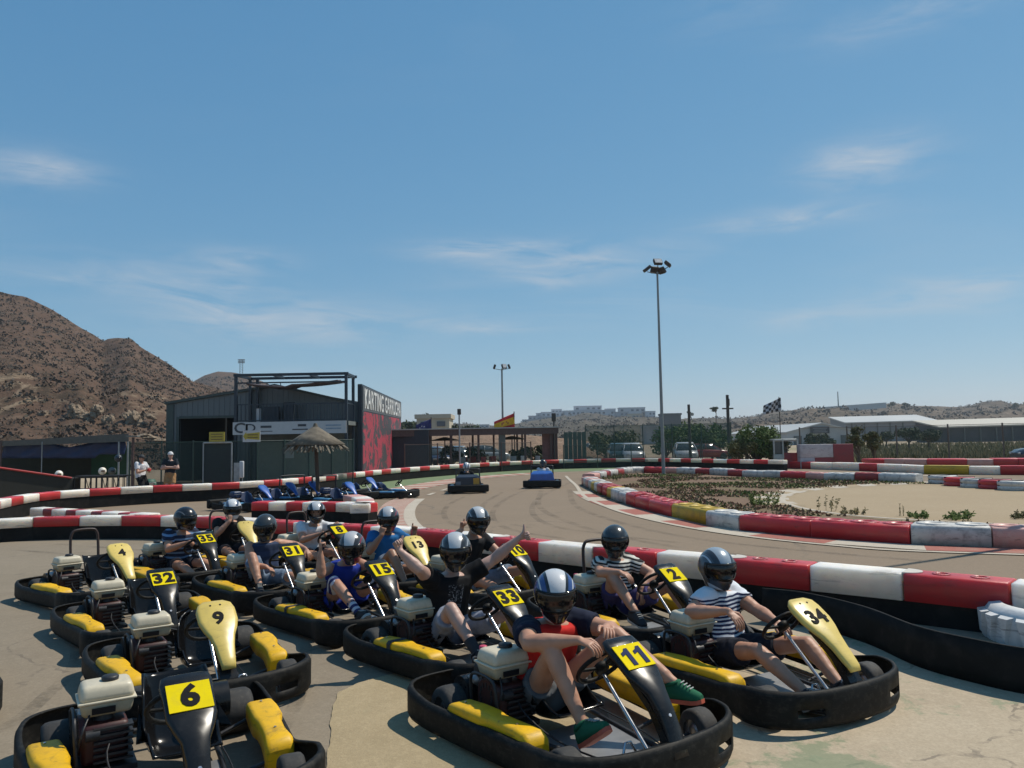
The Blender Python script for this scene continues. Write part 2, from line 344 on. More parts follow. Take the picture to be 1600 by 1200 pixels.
def engine_me():
    mb = MB(); mb.rbox((-.31, -.30, .24), (.26, .24, .22), .03, 0); mb.tube((-.31, -.43, .27), (-.31, -.40, .27), .105, .115, 18, 0)
    for i in range(6): mb.box((-.20+.0*i, -.26, .15+.035*i), (.09, .2, .012), 1)
    for i in range(12): a = i*pi/6; mb.box((-.31+.07*cos(a), -.432, .27+.07*sin(a)), (.012, .006, .03), 1)
    mb.box((-.30, -.29, .105), (.34, .30, .03), 1); mb.tube((-.17, -.40, .30), (-.17, -.33, .30), .03, .03, 10, 1); mb.rbox((-.44, -.28, .31), (.10, .16, .12), .02, 1)
    mb.tube((-.30, -.30, .34), (-.30, -.30, .39), .06, .05, 10, 1)
    return mb.mesh('engine', [eng_red, eng_bk])
def wheel_tyre_me(r, w): 
    p = [(r*.55, -w/2), (r*.86, -w/2), (r*.97, -w*.40), (r, -w*.28), (r, w*.28), (r*.97, w*.40), (r*.86, w/2), (r*.55, w/2)]
    return recalc(MB().lathe(p, 24, 0, Matrix.Rotation(pi/2, 4, 'X'), caps=False).mesh('tyre', rubber))
def rim_me(r, w):
    p = [(.012, -w*.36), (r*.30, -w*.36), (r*.34, -w*.22), (r*.50, -w*.20), (r*.58, -w*.46), (r*.58, w*.46), (r*.50, w*.20), (r*.34, w*.22), (r*.3, w*.36), (.012, w*.36)]
    return recalc(MB().lathe(p, 20, 0, Matrix.Rotation(pi/2, 4, 'X')).mesh('rim', dull_al))
def frame_me():
    mb = MB()
    for s in (-1, 1):
        mb.pipe(catmull([(-.95, s*.30, .10), (-.6, s*.32, .09), (-.1, s*.30, .07), (.4, s*.24, .07), (.75, s*.20, .08), (.86, s*.12, .09)], 4), .016, 7)
        mb.pipe([(-.40, s*.56, .15), (-.35, s*.32, .09)], .013, 6); mb.pipe([(.32, s*.52, .14), (.28, s*.28, .07)], .013, 6)
        mb.pipe([(-.95, s*.30, .10), (-1.02, s*.34, .14)], .013, 6); mb.pipe([(.86, s*.12, .09), (.93, s*.2, .14)], .013, 6)
        mb.tube((.62, s*.22, .12), (.62, s*.42, .12), .014, n=6)
    mb.tube((-.62, -.60, .135), (-.62, .60, .135), .018, n=8); mb.pipe([(-.95, -.30, .10), (-.95, .30, .10)], .016, 6); mb.pipe([(.55, -.24, .07), (.55, .24, .07)], .016, 6)
    return mb.mesh('chassis_frame', eng_bk)
def linkage_me():
    mb = MB()
    for s in (-1, 1): mb.tube((.70, s*.04, .12), (.66, s*.40, .13), .011, n=7)
    mb.box((.735, 0, .12), (.05, .26, .012)); mb.box((.83, .05, .13), (.012, .16, .07)); mb.box((.83, -.12, .13), (.012, .05, .07))
    mb.tube((.79, -.2, .105), (.79, .2, .105), .013, n=7); mb.tube((.86, -.18, .12), (.86, .16, .12), .010, n=7)
    for y in (-.12, .02, .14): mb.tube((.70, y, .10), (.88, y, .10), .009, n=6)
    return mb.mesh('steering_linkage', steel)
def pedal_me(): return MB().pipe([(0, -.045, .0), (-.02, -.05, .09), (-.035, -.02, .15), (-.035, .02, .15), (-.02, .05, .09), (0, .045, .0)], .008, 6).mesh('pedal', steel)
def column_me(): return MB().tube((.76, 0, .10), (.34, 0, .48), .0125, n=8).mesh('steering_column', steel)
SWM = Matrix.Translation((.315, 0, .525)) @ Matrix.Rotation(radians(-48), 4, 'Y')
def swheel_me():
    mb = MB(); mb.pipe([(.148*cos(a), .158*sin(a), 0) for a in [2*pi*i/22 for i in range(22)]], .0145, 7, 0, True, SWM)
    for a in (radians(25), radians(155), radians(270)): mb.tube((0, 0, -.012), (.14*cos(a), .15*sin(a), 0), .011, n=6, M=SWM)
    mb.lathe([(.001, -.03), (.045, -.03), (.045, .008), (.03, .018), (.001, .018)], 14, 0, SWM); return mb.mesh('steering_wheel', black_pl)
def hoop_me():
    mb = MB(); mb.pipe(catmull([(-.56, -.165, .12), (-.58, -.165, .40), (-.61, -.165, .70), (-.615, -.145, .80), (-.615, -.09, .835), (-.615, .09, .835), (-.615, .145, .80), (-.61, .165, .70), (-.58, .165, .40), (-.56, .165, .12)], 3), .017, 8); return mb.mesh('roll_hoop', rust_bk)
def belt_guard_me(side):
    mb = MB(); y0, y1, r = (.22, .44, .12) if side > 0 else (-.37, -.46, .10)
    mb.tube((-.58, y0, .24), (-.58, y1, .24), r, r, 20); mb.box((-.58, (y0+y1)/2, .12), (.16, abs(y1-y0)*.9, .16)); return mb.mesh('axle_guard', panel_bk)
def muffler_me():
    mb = MB(); mb.tube((-.52, -.40, .31), (-.66, -.16, .31), .05, .05, 14); mb.tube((-.51, -.415, .31), (-.52, -.40, .31), .02, .05, 14); return mb.mesh('exhaust', dull_al)
def cap_me(): return MB().lathe([(.045, 0), (.047, .018), (.04, .026), (.001, .028)], 14).mesh('tank_cap', eng_bk)
def filler_me(): return MB().tube((0, 0, 0), (0, 0, .10), .028, .024, 10, 0).rbox((0, 0, -.02), (.10, .10, .07), .015, 0).mesh('air_filter', eng_bk)
KM = dict(bumper=bumper_me(), podL=pod_me(1), podR=pod_me(-1), noseB=nose_me(panel_bk, 'black'), noseY=nose_me(yel_nose, 'yellow'), post=mast_me(), seatR=seat_me(True), seatS=seat_me(False), tank=tank_me(), engine=engine_me(),
          tyreR=wheel_tyre_me(.14, .20), tyreF=wheel_tyre_me(.128, .13), rimR=rim_me(.14, .20), rimF=rim_me(.128, .13), frame=frame_me(), link=linkage_me(), pedal=pedal_me(), col=column_me(), sw=swheel_me(), hoop=hoop_me(),
          gL=belt_guard_me(1), gR=belt_guard_me(-1), muf=muffler_me(), cap=cap_me(), filt=filler_me())
KM['pcap'] = MB().lathe([(.027, 0), (.027, .03), (.02, .034), (.001, .034)], 12).mesh('filter_cap', pink_cap)
def pan():
    mb = MB(); mb.prism([(-.05, -.29, .058), (.45, -.25, .058), (.86, -.17, .058), (.86, .17, .058), (.45, .25, .058), (-.05, .29, .058)], .006); mb.add([(.86, -.17, .06), (.86, .17, .06), (.93, .14, .12), (.93, -.14, .12)], [(0, 1, 2, 3)]); return mb.mesh('floor_pan', floor_m)
KM['pan'] = pan()
# plate: lies on the nose panel, 3 mm proud
PA = V((.528, 0, .682)); PB = V((.672, 0, .588)); _pd = (PB-PA).normalized(); _pn = V((-_pd.z, 0, _pd.x)); _pn = _pn if _pn.z > 0 else -_pn
PLM = Matrix((( _pd.x, 0, _pn.x, 0), (0, 1, 0, 0), (_pd.z, 0, _pn.z, 0), (0, 0, 0, 1)))
PLM.translation = (PA+PB)/2+_pn*.020
KM['plate'] = MB().box((0, 0, .0), ((PB-PA).length, .208, .004), M=PLM).mesh('number_plate', yel_plate)
TXM = PLM @ Matrix.Translation((.004, 0, .0042)) @ Matrix.Rotation(pi/2, 4, 'Z')     # reads upright seen from the front of the kart
_a, _b = V((.53, 0, .685)), V((.68, 0, .578)); _d = (_b-_a).normalized(); _n = V((-_d.z, 0, _d.x)); TXY = Matrix(((_d.x, 0, _n.x, 0), (0, 1, 0, 0), (_d.z, 0, _n.z, 0), (0, 0, 0, 1))); TXY.translation = (_a+_b)/2+_n*.0235+_d*.012; TXY = TXY @ Matrix.Rotation(pi/2, 4, 'Z')
def ones_me(m):
    mb = MB()
    for ox in (-.046, .046):
        P = [(-.002, -.062), (.030, -.062), (.030, .062), (.006, .062), (-.006, .045), (-.032, .034), (-.032, .010), (-.002, .022)]; n = len(P)
        mb.add([(ox+x, y, z) for z in (-.001, .002) for x, y in P], [tuple(range(n))[::-1], tuple(range(n, 2*n))]+[(i, (i+1) % n, n+(i+1) % n, n+i) for i in range(n)])
    return mb.mesh('number', m)
def cables_me():
    mb = MB(); mb.pipe(catmull([(-.30, -.20, .30), (-.10, -.30, .22), (.20, -.27, .12), (.55, -.20, .10), (.72, -.15, .14)], 4), .006, 5); mb.pipe(catmull([(-.35, -.40, .38), (-.55, -.38, .45), (-.62, -.20, .38), (-.55, .1, .30)], 4), .008, 5)
    mb.pipe(catmull([(-.22, -.38, .40), (-.14, -.42, .33), (-.18, -.44, .22)], 4), .006, 5); mb.pipe(catmull([(.72, .15, .12), (.3, .29, .10), (-.2, .31, .12), (-.5, .25, .2)], 4), .005, 5); return mb.mesh('cable', eng_bk)
KM['cable'] = cables_me()
KM['guard'] = MB().pipe(catmull([(-.16, -.44, .10), (-.16, -.455, .34), (-.22, -.455, .40), (-.40, -.455, .40), (-.46, -.455, .34), (-.46, -.44, .10)], 3), .011, 6).mesh('engine_guard', eng_bk)
KM['bolt'] = MB().tube((0, 0, 0), (0, 0, .006), .009, n=6).mesh('bolt', steel)
def kart(num, x, y, hdg, driver=False, yellow=False, seat='R', hoop=False, label='', ncol=None, filt=False, bare=False):
    k = thing('go_kart', label, 'go-kart', (x, y, 0), radians(hdg), 'yellow and black rental karts lined up in the pit lane')
    link('chassis_frame', KM['frame'], k); link('floor_pan', KM['pan'], k); link('bumper', KM['bumper'], k)
    link('sidepod', KM['podR'], k); link('sidepod', KM['podL'], k)
    for sx, sy, t in ((-.62, -.50, 'R'), (-.62, .50, 'R'), (.62, -.51, 'F'), (.62, .51, 'F')):
        w = link('wheel', KM['tyre'+t], k, (sx, sy, .14 if t == 'R' else .128), (0, 0, 0 if t == 'R' else radians(-8))); link('rim', KM['rim'+t], w)
    link('seat', KM['seat'+seat], k, (0, .09 if not driver else .02, 0)); link('engine', KM['engine'], k)
    tk = link('fuel_tank', KM['tank'], k, (-.32, -.29, .465)); link('tank_cap', KM['cap'], tk, (0, .02, .086))
    link('axle_guard', KM['gL'], k); link('axle_guard', KM['gR'], k); link('exhaust', KM['muf'], k)
    if filt or True:
        f = link('air_filter', KM['filt'], k, (-.50, -.33, .40))
        if filt: link('filter_cap', KM['pcap'], f, (0, 0, .10))
    link('steering_column', KM['col'], k); link('steering_linkage', KM['link'], k); link('steering_wheel', KM['sw'], k)
    for s in (-1, 1): link('pedal', KM['pedal'], k, (.74, s*.15, .08))
    if yellow:
        n = link('nose_panel', KM['noseY'], k, label='yellow nose panel')
    else:
        n = link('nose_panel', KM['noseB'], k, label='black nose panel'); n = link('number_plate', KM['plate'], k)
    link('nose_post', KM['post'], k); link('cable', KM['cable'], k); link('engine_guard', KM['guard'], k)
    for bx_, by_, bz_ in ((-.30, -.59, .267), (.20, -.54, .266), (-.30, .59, .267), (.20, .54, .266)): link('bolt', KM['bolt'], k, (bx_, by_, bz_))
    if num:
        t = link('number', ones_me(num_bl) if num == '11' else text_me(num, .178 if not yellow else .155, num_bl if ncol else num_bk, .0075 if not yellow else .0055), n); t.matrix_local = TXY if yellow else TXM
    if hoop: link('roll_hoop', KM['hoop'], k)
    return k
# ------------------------------------------------------------------ people
def skin_mat():
    t = NT('skin'); nz = t.noise(t.co(), 7, 4); c = t.mix(t.step(nz, .3, .7), (.40, .20, .125), (.50, .27, .18)); t.set(col=c, rough=.5, spec=.35)
    t.b.inputs['Subsurface Weight'].default_value = .0; return t.m
skin = skin_mat()
skin_pale = mat('skin_pale', (.52, .32, .25), .5, var=.1, scale=7)
skin_tan = mat('skin_tan', (.34, .165, .095), .5, var=.1, scale=7)
def cloth(name, c, var=.15): return mat('cloth_'+name, c, .85, var=var, scale=11, bump=.004, bscale=14, spec=.2)
def stripes(name, ca, cb, freq, duty=.5, axis=(0, 0, 1), yoke=None, ycol=None, sleeve=None):
    t = NT('cloth_'+name); co = t.co(); d = t.n('VectorMath', operation='DOT_PRODUCT'); t.l(co, d.inputs[0]); d.inputs[1].default_value = axis
    w = t.math('ADD', d.outputs['Value'], t.math('MULTIPLY', t.math('SUBTRACT', t.noise(co, 6, 2), .5), .022))
    fr = t.math('FRACT', t.math('MULTIPLY', w, freq)); m = t.math('GREATER_THAN', fr, duty)
    c = t.mix(m, ca, cb)
    if yoke is not None: c = t.mix(t.math('GREATER_THAN', w, yoke), c, ycol)
    t.set(col=c, rough=.85, spec=.2); t.bump(t.noise(co, 16, 3), .5, .005); return t.m
def graphic(name, base, ink):
    t = NT('cloth_'+name); co = t.co(); s = t.sep(co)
    n = t.noise(co, 26, 7, .7, 1.5); k = t.math('MULTIPLY', t.step(n, .52, .6), t.math('LESS_THAN', t.math('ABSOLUTE', t.math('ADD', s[1], .02)), .075))
    k = t.math('MULTIPLY', k, t.math('MULTIPLY', t.math('GREATER_THAN', s[2], .36), t.math('LESS_THAN', s[2], .66)))
    t.set(col=t.mix(k, base, ink), rough=.85, spec=.2); t.bump(t.noise(co, 16, 3), .5, .005); return t.m

def cap_prim(mb, a, ra, b, rb, n=12, flat=(False, False)):
    a = V(a); b = V(b); d = (b-a).normalized(); x = d.orthogonal().normalized(); y = d.cross(x); rings = []
    def ring(c, r): return [c+(x*cos(2*pi*i/n)+y*sin(2*pi*i/n))*r for i in range(n)]
    if not flat[0]:
        for k in (80, 50, 22): rings.append(ring(a-d*ra*sin(radians(k)), ra*cos(radians(k))))
    rings.append(ring(a, ra)); rings.append(ring(b, rb))
    if not flat[1]:
        for k in (22, 50, 80): rings.append(ring(b+d*rb*sin(radians(k)), rb*cos(radians(k))))
    mb.loft(rings, 0, True, True)
def ell(mb, c, ax, M=None):
    R = M if M is not None else Matrix.Identity(3); n = 14; c = V(c)
    rings = [[c+R @ V((ax[0]*cos(2*pi*j/n)*sin(th), ax[1]*sin(2*pi*j/n)*sin(th), ax[2]*cos(th))) for j in range(n)] for th in [pi*(i+.25)/10.5 for i in range(11)]]
    mb.loft(rings, 0, True, True)
def melt(mb, vox, name, mats, it=3, fac=.5):
    me = mb.mesh('tmp', []); o = bpy.data.objects.new('tmp', me); COL.objects.link(o)
    bm = bmesh.new(); bm.from_mesh(me); bmesh.ops.remove_doubles(bm, verts=bm.verts, dist=1e-6); bmesh.ops.recalc_face_normals(bm, faces=bm.faces); bm.to_mesh(me); bm.free()
    r = o.modifiers.new('r', 'REMESH'); r.mode = 'VOXEL'; r.voxel_size = vox; r.use_smooth_shade = True
    s = o.modifiers.new('s', 'SMOOTH'); s.factor = fac; s.iterations = it
    dg = bpy.context.evaluated_depsgraph_get(); dg.update(); out = bpy.data.meshes.new_from_object(o.evaluated_get(dg)); bpy.data.objects.remove(o)
    out.materials.clear()
    for m in mats: out.materials.append(m)
    out.name = name; return out
def folds(me, amp, fr=7.0):
    me.update(); out = []; nn = noise.noise
    nr = [tuple(v.vector) for v in me.vertex_normals]
    for v, n in zip(me.vertices, nr):
        p = v.co; o = (nn(V((p.x*fr, p.y*fr, p.z*fr*.55)))*.6+(1-abs(nn(V((p.x*fr*1.7+5, p.y*fr*1.2, p.z*fr*1.4)))*2))*.55-.3)*amp; out += [p.x+n[0]*o, p.y+n[1]*o, p.z+n[2]*o]
    me.vertices.foreach_set('co', out); me.update(); return me
def ik(a, c, l1, l2, hint):
    a = V(a); c = V(c); d = c-a; L = d.length
    if L > (l1+l2)*.985: k = L/((l1+l2)*.985); l1 *= k; l2 *= k
    if L < abs(l1-l2)+.02: L = abs(l1-l2)+.02
    dn = d.normalized(); p = (l1*l1-l2*l2+L*L)/(2*L); h = sqrt(max(0, l1*l1-p*p)); v = V(hint)-dn*V(hint).dot(dn); v.normalize()
    return a+dn*p+v*h
def hand(mb, fing, w, d, n, right, kind, thumb=None):
    d = V(d).normalized(); n = V(n); n = (n-d*n.dot(d)).normalized(); s = d.cross(n)*(1 if right else -1)      # s: thumb side
    w = V(w); k0 = w+d*.088
    for off in (-.024, -.008, .010, .027): cap_prim(mb, w+s*off*.6+d*.008, .017, k0+s*off, .0135, 9)
    curl = dict(relaxed=(22, 34, 22), fist=(82, 92, 55), grip=(55, 62, 40), open=(6, 12, 10))[kind]
    for off, ln in ((.027, .94), (.010, 1.03), (-.008, .97), (-.025, .78)):
        p = k0+s*off; a = 0; pts = [w+d*.055+s*off*.9, p]; spread = s*off*(3.0 if kind in ('open', 'relaxed') else .3)
        for L, c in zip((.043, .027, .021), curl):
            a += radians(c); dr = (d*cos(a)+n*sin(a)+spread).normalized(); p = p+dr*L*ln; pts.append(p)
        fing.pipe(pts, [.0105, .0102, .0095, .0085, .0068], 8)
    t0 = w+d*.022+s*.018
    if thumb is not None: t1 = V(thumb).normalized(); pts = [t0, t0+d*.03+s*.022, t0+d*.04+s*.026+t1*.034, t0+d*.04+s*.026+t1*.064]
    else: pts = [t0, t0+(d*.6+s*.7).normalized()*.042, t0+(d*.62+s*.66+n*.05).normalized()*.042+(d*.85+s*.3+n*.35).normalized()*.034, t0+(d*.62+s*.66).normalized()*.042+(d*.9+s*.2+n*.5).normalized()*.060]
    fing.pipe(pts, [.014, .0135, .012, .0085], 8)
def torso_rings(pel, mid, sh, nk, k, flatx=1.0, wscale=1.0):
    pel = V(pel); sh = V(sh); mid = V(mid); nk = V(nk); sp = catmull([pel+V((-.01, 0, -.10)), pel, mid, sh, nk], 4); N = len(sp)
    prof = [(0, .145, .11), (.22, .178, .135), (.42, .168, .126), (.60, .178, .128), (.72, .188, .122), (.80, .182, .106), (.88, .135, .085), (.95, .075, .065), (1, .058, .060)]
    rings = []
    for i, p in enumerate(sp):
        f = i/(N-1)
        for a, b in zip(prof, prof[1:]):
            if a[0] <= f <= b[0]: t = (f-a[0])/(b[0]-a[0]); wy = a[1]+(b[1]-a[1])*t; wx = a[2]+(b[2]-a[2])*t
        tg = (sp[min(i+1, N-1)]-sp[max(i-1, 0)]).normalized(); ly = V((0, 1, 0)); fx = ly.cross(tg).normalized(); ly = tg.cross(fx)
        rings.append([p+ly*(cos(2*pi*j/18))*(wy*wscale+k)+fx*sin(2*pi*j/18)*(wx+k)*flatx for j in range(18)])
    return rings, sp

HEL = {}
def helmet_mat(scheme):
    pal = dict(blue=[(.60, .60, .60), (.012, .012, .014), (.025, .06, .20), (.5, .5, .5)], silver=[(.56, .56, .55), (.035, .037, .04), (.085, .088, .092), (.42, .42, .42)], dark=[(.045, .05, .05), (.035, .037, .038), (.05, .054, .054), (.06, .06, .06)],
               black=[(.014, .014, .016), (.012, .012, .013), (.018, .018, .02), (.16, .16, .16)], white=[(.60, .61, .62), (.08, .10, .15), (.56, .57, .58), (.45, .45, .45)], red=[(.55, .54, .53), (.04, .04, .044), (.075, .075, .08), (.30, .02, .04)], grey=[(.34, .39, .43), (.04, .045, .055), (.085, .095, .11), (.50, .51, .53)])[scheme]
    t = NT('helmet_'+scheme); co = t.co(); x, y, z = t.sep(co); ay = t.math('ABSOLUTE', y); nz = t.noise(co, 9, 5, .65)
    w = t.math('ADD', ay, t.math('MULTIPLY', t.math('SUBTRACT', z, .05), -.18)); c = t.mix(t.math('LESS_THAN', w, .085 if scheme != 'blue' else .066), pal[2], pal[1]); c = t.mix(t.math('MULTIPLY', t.math('GREATER_THAN', w, .098), t.math('LESS_THAN', w, .107)), c, pal[3]); c = t.mix(t.math('LESS_THAN', w, .045), c, pal[0])
    lo = t.math('LESS_THAN', z, -.062); c = t.mix(lo, c, pal[1] if scheme != 'white' else pal[0])
    v = t.math('ADD', z, t.math('MULTIPLY', ay, -.62)); rim = t.math('MULTIPLY', t.math('MULTIPLY', t.math('GREATER_THAN', v, -.190), t.math('LESS_THAN', v, -.165)), t.math('GREATER_THAN', x, .02)); c = t.mix(t.math('MULTIPLY', rim, lo), c, pal[3])
    if scheme == 'red': c = t.mix(t.math('MULTIPLY', lo, t.math('GREATER_THAN', ay, .05)), c, (.30, .02, .04))
    sc_ = t.noise(co, 30, 6, .7); c = t.mix(t.math('MULTIPLY', t.step(sc_, .60, .70), .25), c, (.16, .155, .15))
    t.set(col=c, rough=t.math('ADD', t.math('MULTIPLY', nz, .2), .14), metal=.2 if scheme in ('silver', 'dark', 'grey', 'red') else 0, coat=.35); return t.m
def helmet_me(scheme):
    if scheme in HEL: return HEL[scheme]
    ms = [helmet_mat(scheme), eng_bk]
    NL, NP = 30, 48; vs = []; T1 = radians(134)
    def surf(th, ph, k=0.0):
        a, b, c = .168, .143, .163
        x = sin(th)*cos(ph); y = sin(th)*sin(ph); z = cos(th); f = 0
        if th > radians(98): f = min(1, (th-radians(98))/radians(18))
        chin = f*exp(-(ph/.75)**2)*.032 if abs(ph) < 2 else 0
        lw = max(0, min(1, (th-radians(88))/radians(40))); tp = 1-.16*lw; p = V((x*(a+k)*tp, y*(b+k)*tp, z*(c+k)*(1+.34*lw))); p.x += chin+(.012*f if cos(ph) > 0 else -.0*f); 
        if th > radians(100): p.y *= 1-.10*f
        return p
    fs = {0: [], 1: [], 2: [], 3: [], 4: []}
    for i in range(NL+1):
        th = .02+(T1-.02)*i/NL
        for j in range(NP): vs.append(surf(th, 2*pi*j/NP-pi))
    vs2 = [p*.86 for p in vs]
    F = []; MI = []
    hole = set()
    for i in range(NL):
        th = degrees_(.02+(T1-.02)*(i+.5)/NL)
        for j in range(NP):
            ph = degrees_(2*pi*(j+.5)/NP-pi); jj = (j+1) % NP
            if 72 < th < 108-8*max(0, abs(ph)/62-.6)/.4 and abs(ph) < 64: hole.add((i, j)); continue
            m = 0
            F.append((i*NP+j, (i+1)*NP+j, (i+1)*NP+jj, i*NP+jj)); MI.append(m)
    n0 = len(vs); vs += vs2
    for i in range(NL):
        for j in range(NP):
            if (i, j) in hole: continue
            jj = (j+1) % NP; F.append(tuple(n0+q for q in (i*NP+jj, (i+1)*NP+jj, (i+1)*NP+j, i*NP+j))); MI.append(1)
            for (di, dj, e) in ((-1, 0, (i*NP+jj, i*NP+j)), (1, 0, ((i+1)*NP+j, (i+1)*NP+jj)), (0, -1, (i*NP+j, (i+1)*NP+j)), (0, 1, ((i+1)*NP+jj, i*NP+jj))):
                if (i+di, (j+dj) % NP) in hole or i+di == NL: F.append((e[1], e[0], e[0]+n0, e[1]+n0)); MI.append(1)
    me = bpy.data.meshes.new('helmet'); me.from_pydata([tuple(v) for v in vs], [], F)
    for m in ms: me.materials.append(m)
    me.polygons.foreach_set('material_index', MI); me.polygons.foreach_set('use_smooth', [True]*len(F)); me.update()
    mb = MB(); rows = [[surf(radians(t), radians(p), .0045) for p in range(-74, 75, 4)] for t in range(68, 113, 4)]
    mb.loft(rows, 0, True, False, wrap=False)
    v = solidify(mb.mesh('visor', visor_m), .003)
    tb = MB(); tb.pipe([surf(radians(t), radians(p), .006) for t, p in [(t, p) for p in (-64,) for t in range(72, 108, 5)]+[(108-(8 if abs(p) > 50 else 0), p) for p in range(-60, 61, 8)]+[(t, 64) for t in range(104, 70, -5)]+[(72, p) for p in range(60, -61, -8)]], .0045, 6, 0, True)
    HEL[scheme] = (me, v, tb.mesh('visor_trim', black_pl)); return HEL[scheme]
def degrees_(x): return x*180/pi
def _visor():
    t = NT('visor'); t.set(col=(.010, .010, .011), rough=.07, spec=.6, alpha=.72); return t.m
visor_m = _visor()
lace_m = mat('laces', (.38, .38, .36), .8); shoe_dk = cloth('shoe_dark', (.04, .04, .045)); sole_w = mat('sole', (.5, .48, .45), .6); sole_o = mat('sole_orange', (.55, .10, .05), .6); shoe_gr = cloth('shoe_green', (.02, .12, .06)); shoe_lt = cloth('shoe_light', (.35, .35, .34))

def shoe(parent, ank, toe, up, m, ms):
    ank = V(ank); d = V(toe).normalized(); up = V(up); up = (up-d*up.dot(d)).normalized(); s = d.cross(up)
    st = [(-.075, .026, -.075, -.01), (-.06, .038, -.085, .025), (-.02, .042, -.088, .035), (.03, .042, -.088, .02), (.08, .045, -.088, -.010), (.13, .044, -.088, -.030), (.165, .036, -.085, -.042), (.185, .018, -.08, -.055)]
    rings = []; sol = []
    for x, hw, z0, z1 in st:
        rings.append([ank+d*x+s*hw*a+up*(z0+(z1-z0)*b) for a, b in ((-.95, 0), (-1, .35), (-.8, .75), (-.3, 1), (.3, 1), (.8, .75), (1, .35), (.95, 0))])
        sol.append([ank+d*x*1.02+s*hw*1.06*a+up*(z0-.022+b) for a, b in ((-1, .0), (-1, .024), (1, .024), (1, .0))])
    mb = MB().loft(rings, 0, True).loft(sol, 1, False); o = recalc_o(mb.build('shoe', [m, ms], parent))
    mb = MB(); mb.pipe([ank+d*(-.012+.047*cos(a))+s*.041*sin(a)+up*(-.002+.012*cos(a)) for a in [2*pi*i/12 for i in range(12)]], .011, 6, 0, True); mb.build('collar', m, o)
    mb = MB()
    for x, z in ((.055, .010), (.075, -.002), (.095, -.013), (.115, -.022)): mb.tube(ank+d*x+s*-.026+up*z, ank+d*(x+.008)+s*.026+up*z, .0045, n=5)
    mb.build('laces', lace_m, o); return o
def recalc_o(o): recalc(o.data); return o

